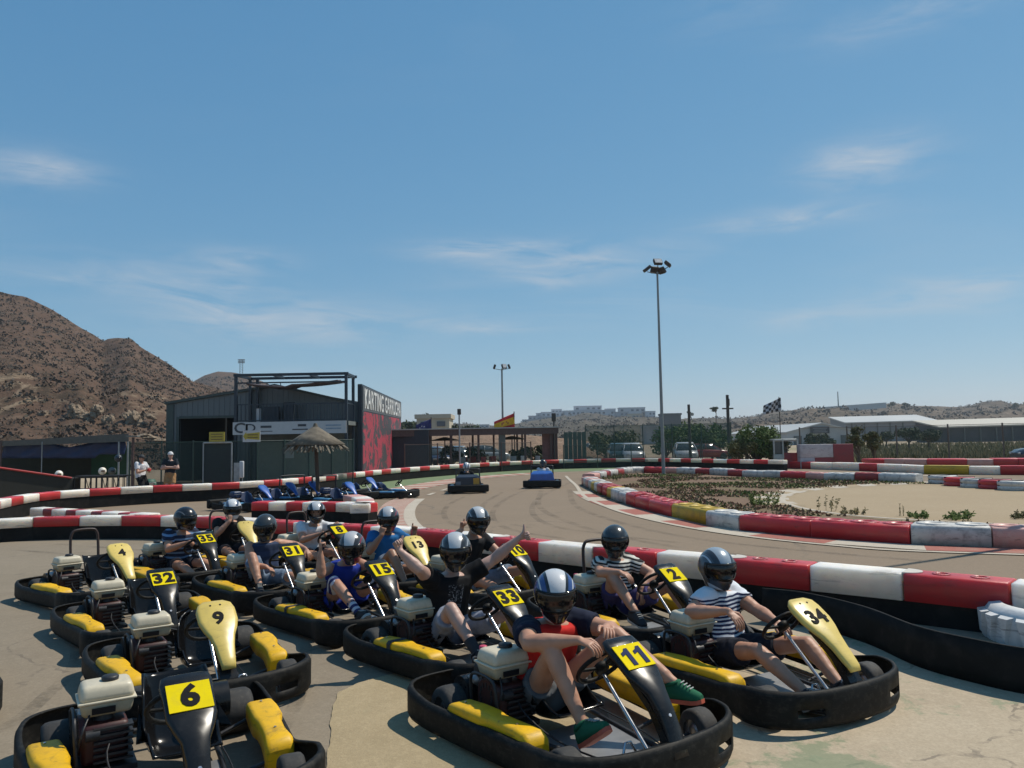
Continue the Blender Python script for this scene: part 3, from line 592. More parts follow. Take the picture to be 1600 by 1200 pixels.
def person(label, loc, rz, sp, group=None, lod=1.0):
    """sp: joints in the person's own frame (x ahead, y to the left, z up)"""
    pel = V(sp['pel']); nk = V(sp['neck']); hd = V(sp['head']); sh = nk+(pel-nk)*.13; mid = sp.get('mid') or (pel+(nk-pel)*.45+V((-.03, 0, 0)))
    lean = sp.get('roll', 0); lat = V((0, cos(lean), sin(lean)))
    twist = sp.get('twist', 0); lat = V((-sin(twist), cos(twist), 0))*cos(lean)+V((0, 0, sin(lean)))
    bs = MB(); fing = MB(); J = {}
    sk = sp.get('skin', skin)
    rings, spine = torso_rings(pel, mid, sh, nk, -.012); bs.loft(rings)
    cap_prim(bs, nk, .054, hd+V((-.02, 0, -.04)), .05)
    R = (Matrix.Rotation(sp.get('yaw', 0), 3, 'Z') @ Matrix.Rotation(sp.get('pitch', 0), 3, 'Y') @ Matrix.Rotation(sp.get('hroll', 0), 3, 'X'))
    ell(bs, hd+R @ V((-.01, 0, .02)), (.095, .075, .11), R); ell(bs, hd+R @ V((.015, 0, -.055)), (.07, .058, .06), R)
    ell(bs, hd+R @ V((.092, 0, -.01)), (.018, .014, .026), R)
    for s in (-1, 1): ell(bs, hd+R @ V((-.01, s*.076, -.005)), (.02, .01, .032), R)
    slv = MB(); cuffs = []
    for side, s in (('R', -1), ('L', 1)):
        bk = sp.get('bulk', 1.1); a = sh+lat*s*.180*sp.get('wide', 1.0)+V((0, 0, .005)); h = sp['hand'+side]; w = V(h['p']); e = V(h['el']) if 'el' in h else ik(a, w, .285, .255, h.get('hint', (-.3, s*.6, -.6)))
        J['el'+side] = e; d = V(h['d']) if 'd' in h else (w-e)
        cap_prim(bs, a, .056*bk, a+(e-a)*.5, .052*bk); cap_prim(bs, a+(e-a)*.5, .052*bk, e, .041*bk); cap_prim(bs, e, .043*bk, e+(w-e)*.3, .046*bk); cap_prim(bs, e+(w-e)*.3, .046*bk, w, .028)
        hand(bs, fing, w, d, h.get('n', (0, 0, -1)), side == 'R', h.get('kind', 'relaxed'), h.get('thumb'))
        q = sp.get('sleeve', .55)
        if q > 0: cap_prim(slv, a-(e-a)*.12, .080*bk/1.05, a+(e-a)*q, .074*bk/1.05, 14, (False, True)); cap_prim(slv, a+(e-a)*.02-lat*s*.06, .066, a, .071, 14)
    sho = MB(); 
    for side, s in (('R', -1), ('L', 1)):
        hip = pel+V((.02, s*.088, -.02)); f = sp['foot'+side]; an = V(f['p']); k = V(f['kn']) if 'kn' in f else ik(hip, an, .43, .42, f.get('hint', (.3, s*.25, 1)))
        J['hip'+side] = hip; J['kn'+side] = k; J['an'+side] = an
        cap_prim(bs, hip, .082, hip+(k-hip)*.5, .074); cap_prim(bs, hip+(k-hip)*.5, .074, k, .056); cap_prim(bs, k, .057, k+(an-k)*.30, .060); cap_prim(bs, k+(an-k)*.30, .060, an, .036)
        cap_prim(bs, an, .034, an+V(f.get('toe', (1, 0, 0))).normalized()*.06-V(f.get('up', (0, 0, 1))).normalized()*.045, .024)
        q = sp.get('short', .62); r = .105-.025*q; cap_prim(sho, hip, .108, hip+(k-hip)*q, r+.014, 16, (False, True))
    body = folds(melt(bs, .011*lod, 'person', [sk], 3), .0045, 11); fm = fing.mesh('f', [])
    bm = bmesh.new(); bm.from_mesh(body); bm.from_mesh(fm); 
    for f in bm.faces: f.smooth = True
    bm.to_mesh(body); bm.free()
    P = link('person', body, None, loc, (0, 0, rz), label=label, category='person')
    if group: P['group'] = group
    # clothes
    rings, _ = torso_rings(pel, mid, sh, nk, .014, 1.0, sp.get('wide', 1.0)*1.03); rings = rings[2:-3]; sm = MB()
    neck_cut = rings[-1]; c = sum(neck_cut, V())/len(neck_cut); rings.append([c+(p-c)*.72+V((0, 0, .012)) for p in neck_cut]); sm.loft(rings)
    if sp.get('sleeve', .55) > 0: sm.v += [tuple(p) for p in slv.v] if False else []
    if sp.get('sleeve', .55) > 0: sm.add(slv.v, slv.f, 0, True)
    if 'sleeve_mat' in sp:
        a_ = MB(); a_.loft(rings); me = folds(melt(a_, .013*lod, 'shirt', [sp['shirt']], 4), .014); link('shirt', me, P); me = folds(melt(slv, .013*lod, 'sleeves', [sp['sleeve_mat']], 3), .009, 9); link('sleeves', me, P, label='dark sleeves')
    else: me = folds(melt(sm, .013*lod, 'shirt', [sp['shirt']], 4), .014); link('shirt', me, P)
    bl = MB(); r0, _ = torso_rings(pel, mid, sh, nk, .018); bl.loft(r0[0:6]); bl.add(sho.v, sho.f, 0, True); link('shorts', folds(melt(bl, .013*lod, 'shorts', [sp['shorts']], 3), .014, 8), P)
    for side in 'RL':
        f = sp['foot'+side]; shoe(P, f['p'], f.get('toe', (.9, 0, .2)), f.get('up', (-.1, 0, 1)), sp.get('shoe', shoe_dk), sp.get('sole', sole_w))
        if sp.get('sock'):
            k = J['kn'+side]; an = J['an'+side]; q = sp.get('sock_len', .25); mb = MB(); cap_prim(mb, an, .040, an+(k-an)*q, .040+.02*min(1, q/.6), 14, (False, True)); 
            if q > .9: cap_prim(mb, k, .062, k+(J['hip'+side]-k)*.35, .075, 14, (False, True)); mb = mb
            me = mb.mesh('sock', [sp['sock']]) if q <= .9 else melt(mb, .012, 'sock', [sp['sock']], 3)
            link('sock' if q <= .9 else 'legging', me, P)
    if 'helmet' in sp:
        me, vi, tr = helmet_me(sp['helmet']); h = link('helmet', me, P); h.matrix_local = Matrix.Translation(hd) @ R.to_4x4()
        if sp.get('visor', True): link('visor', vi, h)
        link('visor_trim', tr, h)
    if sp.get('face') or ('helmet' in sp and not sp.get('visor', True)):
        for s in (-1, 1):
            e = link('eye', MB().lathe([(.001, .0), (.011, .002), (.012, .005), (.008, .010), (.001, .011)], 10).mesh('eye', gloss_bk), P); e.matrix_local = Matrix.Translation(hd) @ R.to_4x4() @ Matrix.Translation((.070, s*.032, .012)) @ Matrix.Rotation(pi/2, 4, 'Y')
        mo = MB().rbox((.083, 0, -.055), (.012, .04, .009), .004).build('mouth', mat('lips', (.30, .10, .08), .5), P); mo.matrix_local = Matrix.Translation(hd) @ R.to_4x4()

    return P, J, R, hd
# ------------------------------------------------------------------ karts in the pit lane and who sits in them
navy = (.012, .016, .035)
red_sh = cloth('red', (.55, .025, .02)); navy_sl = cloth('navy', navy); grey_short = cloth('grey_short', (.12, .125, .13)); black_cl = cloth('black', (.010, .010, .011)); jean = cloth('jean', (.16, .21, .28), .3); jean_lt = cloth('jean_light', (.28, .30, .36), .25)
dark_short = cloth('dark_short', (.018, .02, .03)); blue_vest = cloth('blue_vest', (.015, .035, .26)); blue_tee = cloth('blue_tee', (.02, .14, .36)); white_tee = cloth('white', (.60, .60, .62)); purple_short = cloth('purple', (.06, .05, .14)); khaki = cloth('khaki', (.36, .20, .09))
str34 = stripes('navy_white', (.62, .64, .68), (.02, .028, .075), 34, .45, (.10, 0, .99), .615, (.66, .68, .72)); str2 = stripes('black_white', (.60, .58, .52), (.02, .02, .022), 30, .5, (.2, .1, .97))
str35 = stripes('blue_white', (.02, .025, .05), (.16, .26, .42), 15, .62, (.1, 0, .99)); leg15 = stripes('legging', (.55, .55, .62), (.03, .035, .12), 15, .5, (.80, 0, -.6)); vest31 = stripes('vest', (.02, .03, .06), (.03, .045, .09), 7, .5); black_gr = graphic('black_graphic', (.008, .008, .009), (.30, .31, .33)); black_plain = cloth('black_b', (.014, .014, .016)); grey_sock = cloth('sock', (.05, .05, .055))
GRP = 'drivers seated in the yellow and black karts'
LH = lambda **k: dict(dict(p=(.26, .13, .575), n=(.5, 0, -.9), d=(.6, -.45, .25), kind='grip', hint=(-.2, .7, -.6)), **k)
RH = lambda **k: dict(dict(p=(.26, -.13, .575), n=(.5, 0, -.9), d=(.6, .45, .25), kind='grip', hint=(-.2, -.7, -.6)), **k)
FR = lambda **k: dict(dict(p=(.64, -.17, .19), toe=(.75, -.1, .5), up=(-.5, 0, .8), hint=(.2, -.45, 1)), **k)
FL = lambda **k: dict(dict(p=(.64, .17, .19), toe=(.75, .1, .5), up=(-.5, 0, .8), hint=(.2, .45, 1)), **k)
def SP(**k): return dict(dict(pel=(-.27, 0, .24), neck=(-.29, 0, .705), head=(-.19, 0, .885), yaw=radians(-32), pitch=radians(4), handL=LH(), handR=RH(), footL=FL(), footR=FR(), shorts=dark_short, shirt=black_cl), **k)

KS = [
 ('11', .33, 5.03, -55.8, dict(ncol=1, filt=True, hoop=False), 'rental kart of the driver in red, blue digits on its yellow plate',
  'person in red T-shirt and blue-white helmet with green shoes stretched out of the kart',
  SP(wide=1.12, bulk=1.25, neck=(-.22, .045, .715), head=(-.14, .01, .885), mid=V((-.27, .03, .45)), shirt=red_sh, sleeve_mat=navy_sl, shorts=grey_short, short=.34, helmet='blue', yaw=radians(-30), pitch=radians(8), shoe=shoe_gr, sole=sole_o, skin=skin,
     handR=RH(p=(.30, -.15, .70), el=(.04, -.33, .655), d=(.8, .2, -.12), n=(.3, .2, -1), kind='relaxed'), handL=LH(p=(.20, .15, .71), d=(.7, -.4, .1), n=(0, -.3, -1), kind='relaxed', hint=(-.3, .8, -.3)),
     footR=dict(p=(.40, -.215, .25), kn=(.16, -.25, .62), toe=(.75, .1, .55), up=(-.6, .0, .75)), footL=dict(p=(.52, .41, .40), kn=(.18, .24, .655), toe=(.95, .2, .12), up=(-.1, 0, 1)))),
 ('34', 1.78, 5.98, -60.7, dict(yellow=True, seat='R'), 'pale yellow nosed rental kart of the driver in the navy and white stripes',
  'person in navy and white striped T-shirt and grey helmet leaning back with an elbow out',
  SP(bulk=1.2, wide=1.06, neck=(-.36, .03, .675), head=(-.33, .0, .85), shirt=str34, shorts=dark_short, helmet='grey', yaw=radians(-14), pitch=radians(2), twist=.25, skin=skin,
     handR=RH(p=(.09, -.30, .62), el=(-.25, -.36, .555), d=(.8, .1, -.55), n=(-.4, .2, -.9), kind='relaxed'), handL=LH(p=(.16, .12, .50), d=(.9, -.2, -.2), kind='relaxed', hint=(-.2, .7, -.5)),
     footR=FR(p=(.66, -.19, .17), kn=(.29, -.23, .37)), footL=FL(p=(.68, .13, .18), kn=(.38, .18, .38)))),
 ('33', -.44, 6.72, -51.4, dict(filt=False), 'black nosed rental kart of the driver with both arms spread wide',
  'person in black graphic T-shirt and silver helmet spreading both arms with thumbs up',
  SP(bulk=1.2, wide=1.1, neck=(-.20, 0, .76), head=(-.13, 0, .945), shirt=black_gr, shorts=jean_lt, helmet='silver', yaw=radians(-36), pitch=radians(7), skin=skin_pale, sock=grey_sock, sock_len=.30, short=.72, sleeve=.62,
     handR=dict(p=(-.17, -.53, .985), el=(-.05, -.42, .84), d=(-.25, -.35, .9), n=(.9, .1, .2), kind='fist', thumb=(.0, .3, 1)), handL=dict(p=(.06, .565, 1.02), el=(-.10, .40, .83), d=(.5, .75, .25), n=(.6, -.5, -.3), kind='fist', thumb=(-.25, .15, 1)),
     footR=FR(p=(.47, -.21, .22), kn=(.16, -.25, .525)), footL=FL(p=(.64, .17, .19), kn=(.33, .22, .45)))),
 ('15', -1.71, 8.16, -49.9, dict(), 'black nosed rental kart of the driver in the blue vest and striped leggings',
  'person in shiny blue vest and striped leggings giving a thumbs up with bare arm',
  SP(neck=(-.14, 0, .65), head=(.0, 0, .815), shirt=blue_vest, shorts=blue_vest, helmet='red', yaw=radians(-40), pitch=radians(10), sleeve=0, sock=leg15, sock_len=1.0, short=.35,
     handR=dict(p=(.03, -.37, .80), el=(.04, -.37, .585), d=(0, .05, 1), n=(.3, 1, 0), kind='fist', thumb=(-.1, 0, 1)), handL=LH(p=(.30, .13, .64)),
     footR=FR(p=(.52, -.2, .24), kn=(.09, -.25, .50)), footL=FL(p=(.68, .17, .20), kn=(.36, .23, .56)))),
 ('31', -2.99, 9.61, -51.2, dict(), 'black nosed rental kart of the driver in denim shorts',
  'person in dark sleeveless top, denim shorts and dark grey helmet with an arm hung out',
  SP(neck=(-.30, 0, .69), head=(-.25, 0, .865), shirt=vest31, shorts=jean, helmet='dark', yaw=radians(-36), pitch=radians(10), sleeve=0, short=.8,
     handL=dict(p=(-.08, .46, .56), el=(-.34, .40, .60), d=(.6, .3, -.7), n=(-.6, 0, -.6), kind='relaxed'), handR=RH(p=(.1, -.12, .42), kind='relaxed', d=(.8, .3, -.3)),
     footR=dict(p=(.24, -.26, .25), kn=(.0, -.26, .55), toe=(.8, -.2, .0), up=(-.1, 0, 1)), footL=FL(p=(.62, .2, .2)))),
 ('35', -4.61, 10.9, -42.9, dict(), 'black nosed rental kart of the driver in the blue striped polo',
  'person in blue striped polo and black helmet holding the wheel and looking right',
  SP(neck=(-.13, 0, .70), head=(-.04, 0, .885), shirt=str35, shorts=dark_short, helmet='black', yaw=radians(20), pitch=radians(4))),
 ('2', 1.15, 7.67, -61.1, dict(hoop=True, filt=True), 'black nosed rental kart with rear hoop, its driver in black and white stripes',
  'person in black and white striped T-shirt, one hand hung over a knee',
  SP(neck=(-.30, 0, .69), head=(-.27, 0, .865), shirt=str2, shorts=purple_short, helmet='dark', yaw=radians(-34), pitch=radians(4),
     handR=dict(p=(.12, -.24, .625), el=(-.09, -.32, .60), d=(.8, .3, -.25), n=(.1, .1, -1), kind='relaxed'), handL=LH(p=(.0, .10, .42), d=(.5, -.1, -.8), n=(-.7, 0, -.3), kind='relaxed', hint=(.3, .8, 0)),
     footR=FR(p=(.35, -.25, .30), kn=(.03, -.26, .58), toe=(.8, -.1, -.1), up=(.1, 0, 1)), footL=FL(p=(.58, .2, .25), kn=(.25, .26, .47)))),
 ('10', -.41, 9.26, -45, dict(), 'black nosed rental kart of the plain black shirted driver, close to the barrier',
  'person in plain black T-shirt and silver-striped helmet with a thumb raised beside the head',
  SP(neck=(-.14, 0, .78), head=(-.04, 0, .955), shirt=black_plain, shorts=jean, helmet='silver', yaw=radians(-28), pitch=radians(6), short=.75,
     handR=dict(p=(-.06, -.24, .86), hint=(-.1, -.9, -.5), d=(.1, 0, 1), n=(1, .3, 0), kind='fist', thumb=(0, .1, 1)), footL=FL(p=(.74, .22, .16), kn=(.50, .21, .40)))),
 ('13', -1.56, 10.03, -54, dict(yellow=True, hoop=True), 'pale yellow nosed rental kart of the driver in bright blue',
  'person in bright blue T-shirt and red-chinned helmet with both thumbs up',
  SP(neck=(-.22, 0, .73), head=(-.15, 0, .905), shirt=blue_tee, shorts=jean, helmet='red', yaw=radians(-34), pitch=radians(6), skin=skin_tan,
     handR=dict(p=(.06, -.20, .73), hint=(-.2, -.6, -.9), d=(-.1, .3, .9), n=(-.7, .6, 0), kind='fist', thumb=(0, .5, .8)), handL=dict(p=(-.03, .32, .70), hint=(-.2, .8, -.7), d=(.1, .1, 1), n=(.5, -.8, 0), kind='fist', thumb=(.1, .1, 1)),
     footR=FR(kn=(.33, -.2, .53)))),
 ('8', -2.97, 11.68, -45, dict(hoop=True), 'rental kart half hidden behind other drivers, its driver in a white shirt',
  'person in white T-shirt and open-faced silver helmet leaning on the steering wheel',
  SP(neck=(-.12, 0, .70), head=(-.03, 0, .87), shirt=white_tee, shorts=dark_short, helmet='silver', yaw=radians(-30), pitch=radians(4), visor=False,
     handL=LH(p=(.32, .14, .70), kind='grip'))),
 ('14', -4.43, 12.24, -50, dict(yellow=True, hoop=True), 'rental kart mostly hidden at the back, its driver raising a fist',
  'person in black T-shirt and white helmet raising a fist to the face',
  SP(neck=(-.18, 0, .72), head=(-.06, 0, .89), shirt=black_cl, shorts=dark_short, helmet='white', yaw=radians(-20), pitch=radians(4),
     handR=dict(p=(.10, -.10, .72), hint=(.1, -.7, -.8), d=(-.1, .15, 1), n=(-.9, .2, 0), kind='fist'), handL=LH(p=(.15, .1, .60)))),
]
tape_me = MB().loft([[V((x, -.575+dx*.093, .20+z)) for dx, z in ((-1, 0), (-1, .055), (-.8, .0765), (.8, .0765), (1, .055), (1, 0))] for x in (-.17, -.11)], 0, False, False, wrap=False).mesh('black_tape', rubber)
for num, x, y, h, kw, kl, pl_, sp in KS:
    K_ = kart(num if num != '14' else '', x, y, h, driver=True, label=kl, **kw)
    if num in ('15', '33'): link('black_tape', tape_me, [o for o in bpy.data.objects if o.name.startswith('go_kart') and o.parent is None][-1] if False else K_)
    person(pl_, (x, y, 0), radians(h), sp, GRP, .9 if num in ('11', '34', '33') else 1.0)
kart('6', -1.97, 4.46, -57.3, seat='S', label='empty kart nearest the camera, big black six on its yellow plate')
kart('9', -2.53, 6.23, -55, yellow=True, label='empty pale yellow nosed kart just behind the nearest kart, black nine on its nose')
kart('32', -3.72, 7.87, -51.3, seat='S', hoop=False, label='empty kart with black nose and yellow plate between two yellow nosed karts')
kart('4', -5.16, 9.72, -42.3, yellow=True, seat='S', hoop=True, label='empty pale yellow nosed kart farthest back on the left, in front of the barrier')
kart('', -4.60, 5.66, -50, label='empty kart at the picture edge showing only its front bumper')
# ------------------------------------------------------------------ ground and track
def ground_mat(name, cols, sc, fine=60, rough=.92, crack=0, patches=None, bump=.004, speck=.0):
    t = NT(name); p = t.pos(); n = t.noise(p, sc, 6, .6); n2 = t.noise(p, sc*7, 5, .65); f = t.noise(p, fine, 3, .7)
    c = t.ramp(t.math('ADD', t.math('MULTIPLY', n, .6), t.math('MULTIPLY', n2, .4)), [(.32, cols[0]), (.52, cols[1]), (.70, cols[2])])
    c = t.mix(t.math('MULTIPLY', t.step(f, .38, .68), .42), c, tuple(x*.60 for x in cols[1])); g2 = t.noise(p, fine*.33, 5, .75); c = t.mix(t.math('MULTIPLY', t.step(g2, .5, .68), .35), c, tuple(min(1, x*1.22) for x in cols[2]))
    if speck: c = t.mix(t.math('MULTIPLY', t.step(t.noise(p, fine*1.7, 2, .5), .66, .74), speck), c, (.05, .04, .03))
    if crack:
        v = t.n('TexVoronoi', feature='DISTANCE_TO_EDGE'); v.inputs['Scale'].default_value = crack
        w = t.n('VectorMath', operation='ADD'); t.l(p, w.inputs[0]); s = t.n('VectorMath', operation='SCALE'); nn = t.n('TexNoise'); nn.inputs['Scale'].default_value = 1.3; nn.inputs['Detail'].default_value = 5; t.l(p, nn.inputs['Vector']); t.l(nn.outputs['Color'], s.inputs[0]); s.inputs['Scale'].default_value = .7
        t.l(s.outputs[0], w.inputs[1]); t.l(w.outputs[0], v.inputs['Vector']); k = t.math('LESS_THAN', v.outputs['Distance'], .006)
        c = t.mix(t.math('MULTIPLY', k, t.math('MULTIPLY', t.step(n2, .45, .6), .6)), c, (.12, .10, .08))
    if patches:
        for (col, s2, lo, hi, amt) in patches: c = t.mix(t.math('MULTIPLY', t.step(t.noise(p, s2, 8, .68, .6), lo, hi), amt), c, col)
    t.set(col=c, rough=rough, spec=.25); t.bump(t.math('ADD', t.math('MULTIPLY', f, .5), n2), .6, bump); return t.m
m_earth = ground_mat('dry_earth', ((.30, .22, .15), (.36, .28, .19), (.42, .34, .23)), .05, 3, patches=[((.17, .16, .08), .03, .5, .6, .6)])
m_track = ground_mat('track_asphalt', ((.215, .162, .112), (.238, .180, .125), (.262, .200, .141)), .11, 45, patches=[((.185, .14, .10), .35, .55, .75, .35), ((.12, .095, .07), .9, .60, .72, .30)], bump=.003, speck=.15, crack=.16)
m_pit = ground_mat('pit_asphalt', ((.215, .175, .125), (.242, .198, .143), (.27, .222, .163)), .5, 70, crack=.35, patches=[((.155, .12, .085), .9, .56, .70, .45), ((.30, .245, .175), 1.4, .60, .70, .4)], speck=.3)
m_sand = ground_mat('rough_sandy_concrete', ((.315, .245, .145), (.365, .285, .17), (.415, .33, .205)), .9, 85, patches=[((.26, .25, .15), 1.1, .60, .72, .35)], bump=.010, speck=.75)
m_pale = ground_mat('worn_pale_concrete', ((.37, .295, .205), (.42, .34, .24), (.46, .38, .275)), .6, 60, crack=.55, patches=[((.145, .20, .115), .75, .545, .585, .62), ((.17, .23, .14), 2.3, .60, .65, .5), ((.24, .19, .135), 1.3, .57, .70, .5)], bump=.003, speck=.2)
m_loop = ground_mat('loop_asphalt', ((.33, .25, .155), (.355, .27, .17), (.38, .295, .19)), .12, 40)
m_green = ground_mat('green_paint', ((.125, .175, .088), (.155, .21, .108), (.19, .235, .125)), .25, 30, patches=[((.27, .25, .17), .6, .55, .68, .5)])
m_soil = ground_mat('island_soil', ((.14, .085, .055), (.18, .112, .072), (.22, .15, .095)), .35, 20, patches=[((.10, .12, .035), .28, .50, .62, .7), ((.33, .25, .15), .22, .60, .68, .7)], bump=.03)
m_white = ground_mat('white_paint_line', ((.43, .37, .29), (.48, .42, .34), (.53, .47, .38)), 1.2, 50, patches=[((.30, .25, .19), 2.5, .56, .68, .6)], bump=.001)
m_redp = ground_mat('red_paint_kerb', ((.30, .12, .09), (.36, .13, .10), (.40, .19, .15)), 1.2, 50, patches=[((.33, .27, .20), 2.5, .56, .68, .6)], bump=.001)
def sheet(name, pts, z, m):
    bm = bmesh.new(); vs = [bm.verts.new((p[0], p[1], z)) for p in pts]; f = bm.faces.new(vs); f.normal_update()
    if f.normal.z < 0: f.normal_flip()
    me = bpy.data.meshes.new(name); bmesh.ops.triangulate(bm, faces=bm.faces[:]); bm.to_mesh(me); bm.free(); me.materials.append(m); return structure(link(name, me))
def jit(pts, n, a, seed=0):
    out = []; k = len(pts); rnd = random.Random(seed)
    for i in range(k):
        p = V(pts[i]); q = V(pts[(i+1) % k])
        m = n*3
        for j in range(m): t = j/m; r = p+(q-p)*t; e = V((r.x*2.6+seed, r.y*2.6, 0)); out.append(V((r.x+noise.fractal(e, .8, 2, 4)*a*2.6, r.y+noise.fractal(e+V((9, 4, 2)), .8, 2, 4)*a*2.6, 0)))
    return out
Gp = lambda L, z=0: [G(x, y, z) for x, y in L]
far_top = [(-60, 800), (0, 782), (60, 771), (130, 765), (240, 759), (360, 754), (440, 749), (520, 742), (620, 732), (740, 724), (850, 719), (1000, 716), (1120, 717.5), (1235, 719)]
FAR = [V((p.x, p.y, 0)) for p in catmull(Gp(far_top, .6), 5)]
big = MB(); big.poly([(-1600, -300, 0), (1600, -300, 0), (1600, 2600, 0), (-1600, 2600, 0)]); structure(big.build('ground', m_earth))
right_edge = [V((17, 46, 0)), V((40, 38, 0)), V((40, -8, 0)), V((-30, -8, 0)), V((-30, 16, 0))]
sheet('track', FAR+right_edge, .004, m_track)
near_px = [(-120, 818, .47), (0, 812, .47), (90, 808, .47), (240, 807, .47), (360, 811, .47), (480, 818, .48), (590, 824, .48), (700, 832, .49), (838, 846, .5), (910, 853, .5), (1090, 868, .5), (1230, 880, .5), (1370, 892, .5), (1547, 908, .5), (1640, 917, .5), (1770, 932, .5), (1930, 952, .5)]
NEAR = [G(*p) for p in near_px]; NEAR = [V((p.x, p.y, 0)) for p in catmull(NEAR, 5)]
sheet('pit_lane', NEAR+[V((9, -8, 0)), V((-22, -8, 0))], .008, m_pit)
pale = Gp([(1010, 1010), (1150, 985), (1300, 980), (1400, 1000), (1620, 1060)])+[V((5.5, 1.5, 0)), V((1.0, 1.5, 0))]+Gp([(1060, 1199), (960, 1150), (930, 1080)])
sheet('concrete_apron', jit(pale, 6, .04, 3), .012, m_pale)
sandp = Gp([(640, 1048), (735, 1062), (770, 1080), (900, 1110), (1000, 1190), (980, 1300), (500, 1300), (512, 1190), (518, 1120), (527, 1085), (560, 1070)])
sheet('sandy_patch', jit(sandp, 7, .007, 4), .016, m_sand)
lower_green = Gp([(1150, 736), (1000, 734), (870, 737.5), (800, 741), (740, 745.5), (690, 752), (640, 761), (600, 771), (560, 782)])
sheet('green_run_off', [p for p in FAR if -7.4 < p.x < 12.6]+lower_green, .010, m_green)

def ribbon(px, w, n=8, z=0):
    c = catmull(Gp(px, z), n); L = []; R = []
    for i, p in enumerate(c):
        t = (c[min(i+1, len(c)-1)]-c[max(i-1, 0)]).normalized(); nn = V((-t.y, t.x, 0)); L.append(p+nn*w/2); R.append(p-nn*w/2)
    return L, R
def arc_resample(L, R, step):
    out = [(L[0], R[0])]; acc = 0
    for i in range(1, len(L)):
        a = (L[i-1]+R[i-1])/2; b = (L[i]+R[i])/2; d = (b-a).length; s = 0
        while acc+(d-s) >= step: s += step-acc; t = s/d; out.append((L[i-1]+(L[i]-L[i-1])*t, R[i-1]+(R[i]-R[i-1])*t)); acc = 0
        acc += d-s
    return out
def line(name, px, w, z, m=None, dash=None):
    L, R = ribbon(px, w); mb = MB()
    if dash:
        S_ = arc_resample(L, R, dash)
        for i in range(0, len(S_)-1, 2): mb.poly([S_[i][1], S_[i+1][1], S_[i+1][0], S_[i][0]])
    else:
        for i in range(len(L)-1): mb.poly([R[i], R[i+1], L[i+1], L[i]])
    mb.v = [(a, b, z) for a, b, c in mb.v]; return structure(mb.build(name, m or m_white))
def kerb(name, px, w, z, step, mats, skew=0):
    L, R = ribbon(px, w); S_ = arc_resample(L, R, step); mb = MB()
    for i in range(len(S_)-1-skew): mb.poly([S_[i][1], S_[i+1][1], S_[i+1+skew][0], S_[i+skew][0]], i % len(mats))
    mb.v = [(a, b, z) for a, b, c in mb.v]; return structure(mb.build(name, mats))
isl_line = [(884, 744), (890, 750), (900, 759), (912, 775), (935, 787), (975, 802), (1040, 818), (1110, 831), (1200, 843), (1300, 853), (1400, 861), (1600, 868), (1700, 871)]
line('edge_line', isl_line, .14, .018)
kerb('painted_kerb', [(908, 768), (925, 779), (955, 790), (1000, 802), (1060, 816), (1130, 829), (1220, 840), (1320, 849), (1420, 856), (1600, 862), (1700, 866)], .62, .014, 1.5, [m_white, m_redp])
kerb('painted_kerb', [(626, 766), (650, 761), (690, 754), (740, 747), (800, 742), (870, 738)], 1.5, .014, .55, [m_white, m_redp], 1)
line('dashed_line', [(700, 764), (672, 773), (655, 782)], .16, .018, dash=1.2)
line('dashed_line', [(870, 739), (930, 737), (1000, 736), (1080, 737)], .18, .018, dash=1.4)
line('edge_line', [(657, 780), (645, 790), (640, 800), (641, 812), (650, 824), (668, 838)], .30, .018)
Lz = Gp([(622, 778), (603, 786), (592, 797), (588, 808), (590, 822), (600, 836)]); Rz = Gp([(652, 780), (641, 789), (635, 799), (636, 811), (644, 823), (660, 837)])
Lz = catmull(Lz, 8); Rz = catmull(Rz, 8); mb = MB(); Zs = arc_resample(Lz, Rz, .20)
for i in range(len(Zs)-1): mb.poly([Zs[i][1], Zs[i+1][1], Zs[i+1][0], Zs[i][0]], i % 2 if i % 2 == 0 else 1)
mb.v = [(a, b, .014) for a, b, c in mb.v]; structure(mb.build('painted_kerb', [m_white, m_redp]))
island = Gp([(912, 757), (930, 772), (985, 790), (1060, 810), (1180, 831), (1322, 842), (1600, 853), (1700, 857), (1700, 772), (1600, 766), (1462, 756), (1284, 750), (1150, 744), (1060, 740), (974, 741), (925, 748)])
sheet('island_soil', jit(island, 4, .12, 8), .022, m_soil)
loopp = Gp([(1216, 778), (1225, 772), (1250, 767), (1300, 762.5), (1380, 758), (1465, 757.5), (1500, 761), (1600, 767), (1700, 771), (1700, 828), (1600, 826), (1500, 820), (1400, 815), (1300, 806), (1250, 798), (1225, 789), (1217, 783)])
sheet('loop_track', loopp, .028, m_loop)
kerb('painted_kerb', [(1480, 754), (1400, 757), (1320, 761), (1260, 766), (1222, 772), (1205, 779), (1212, 787), (1240, 796)], 1.0, .034, .75, [m_white, m_loop], 1)
line('edge_line', [(1260, 768), (1232, 774), (1222, 781), (1232, 789), (1265, 798), (1330, 807), (1420, 814), (1520, 819), (1640, 824)], .16, .036)
line('edge_line', [(1130, 735), (1230, 737), (1330, 740), (1420, 743), (1520, 747)], .5, .020)

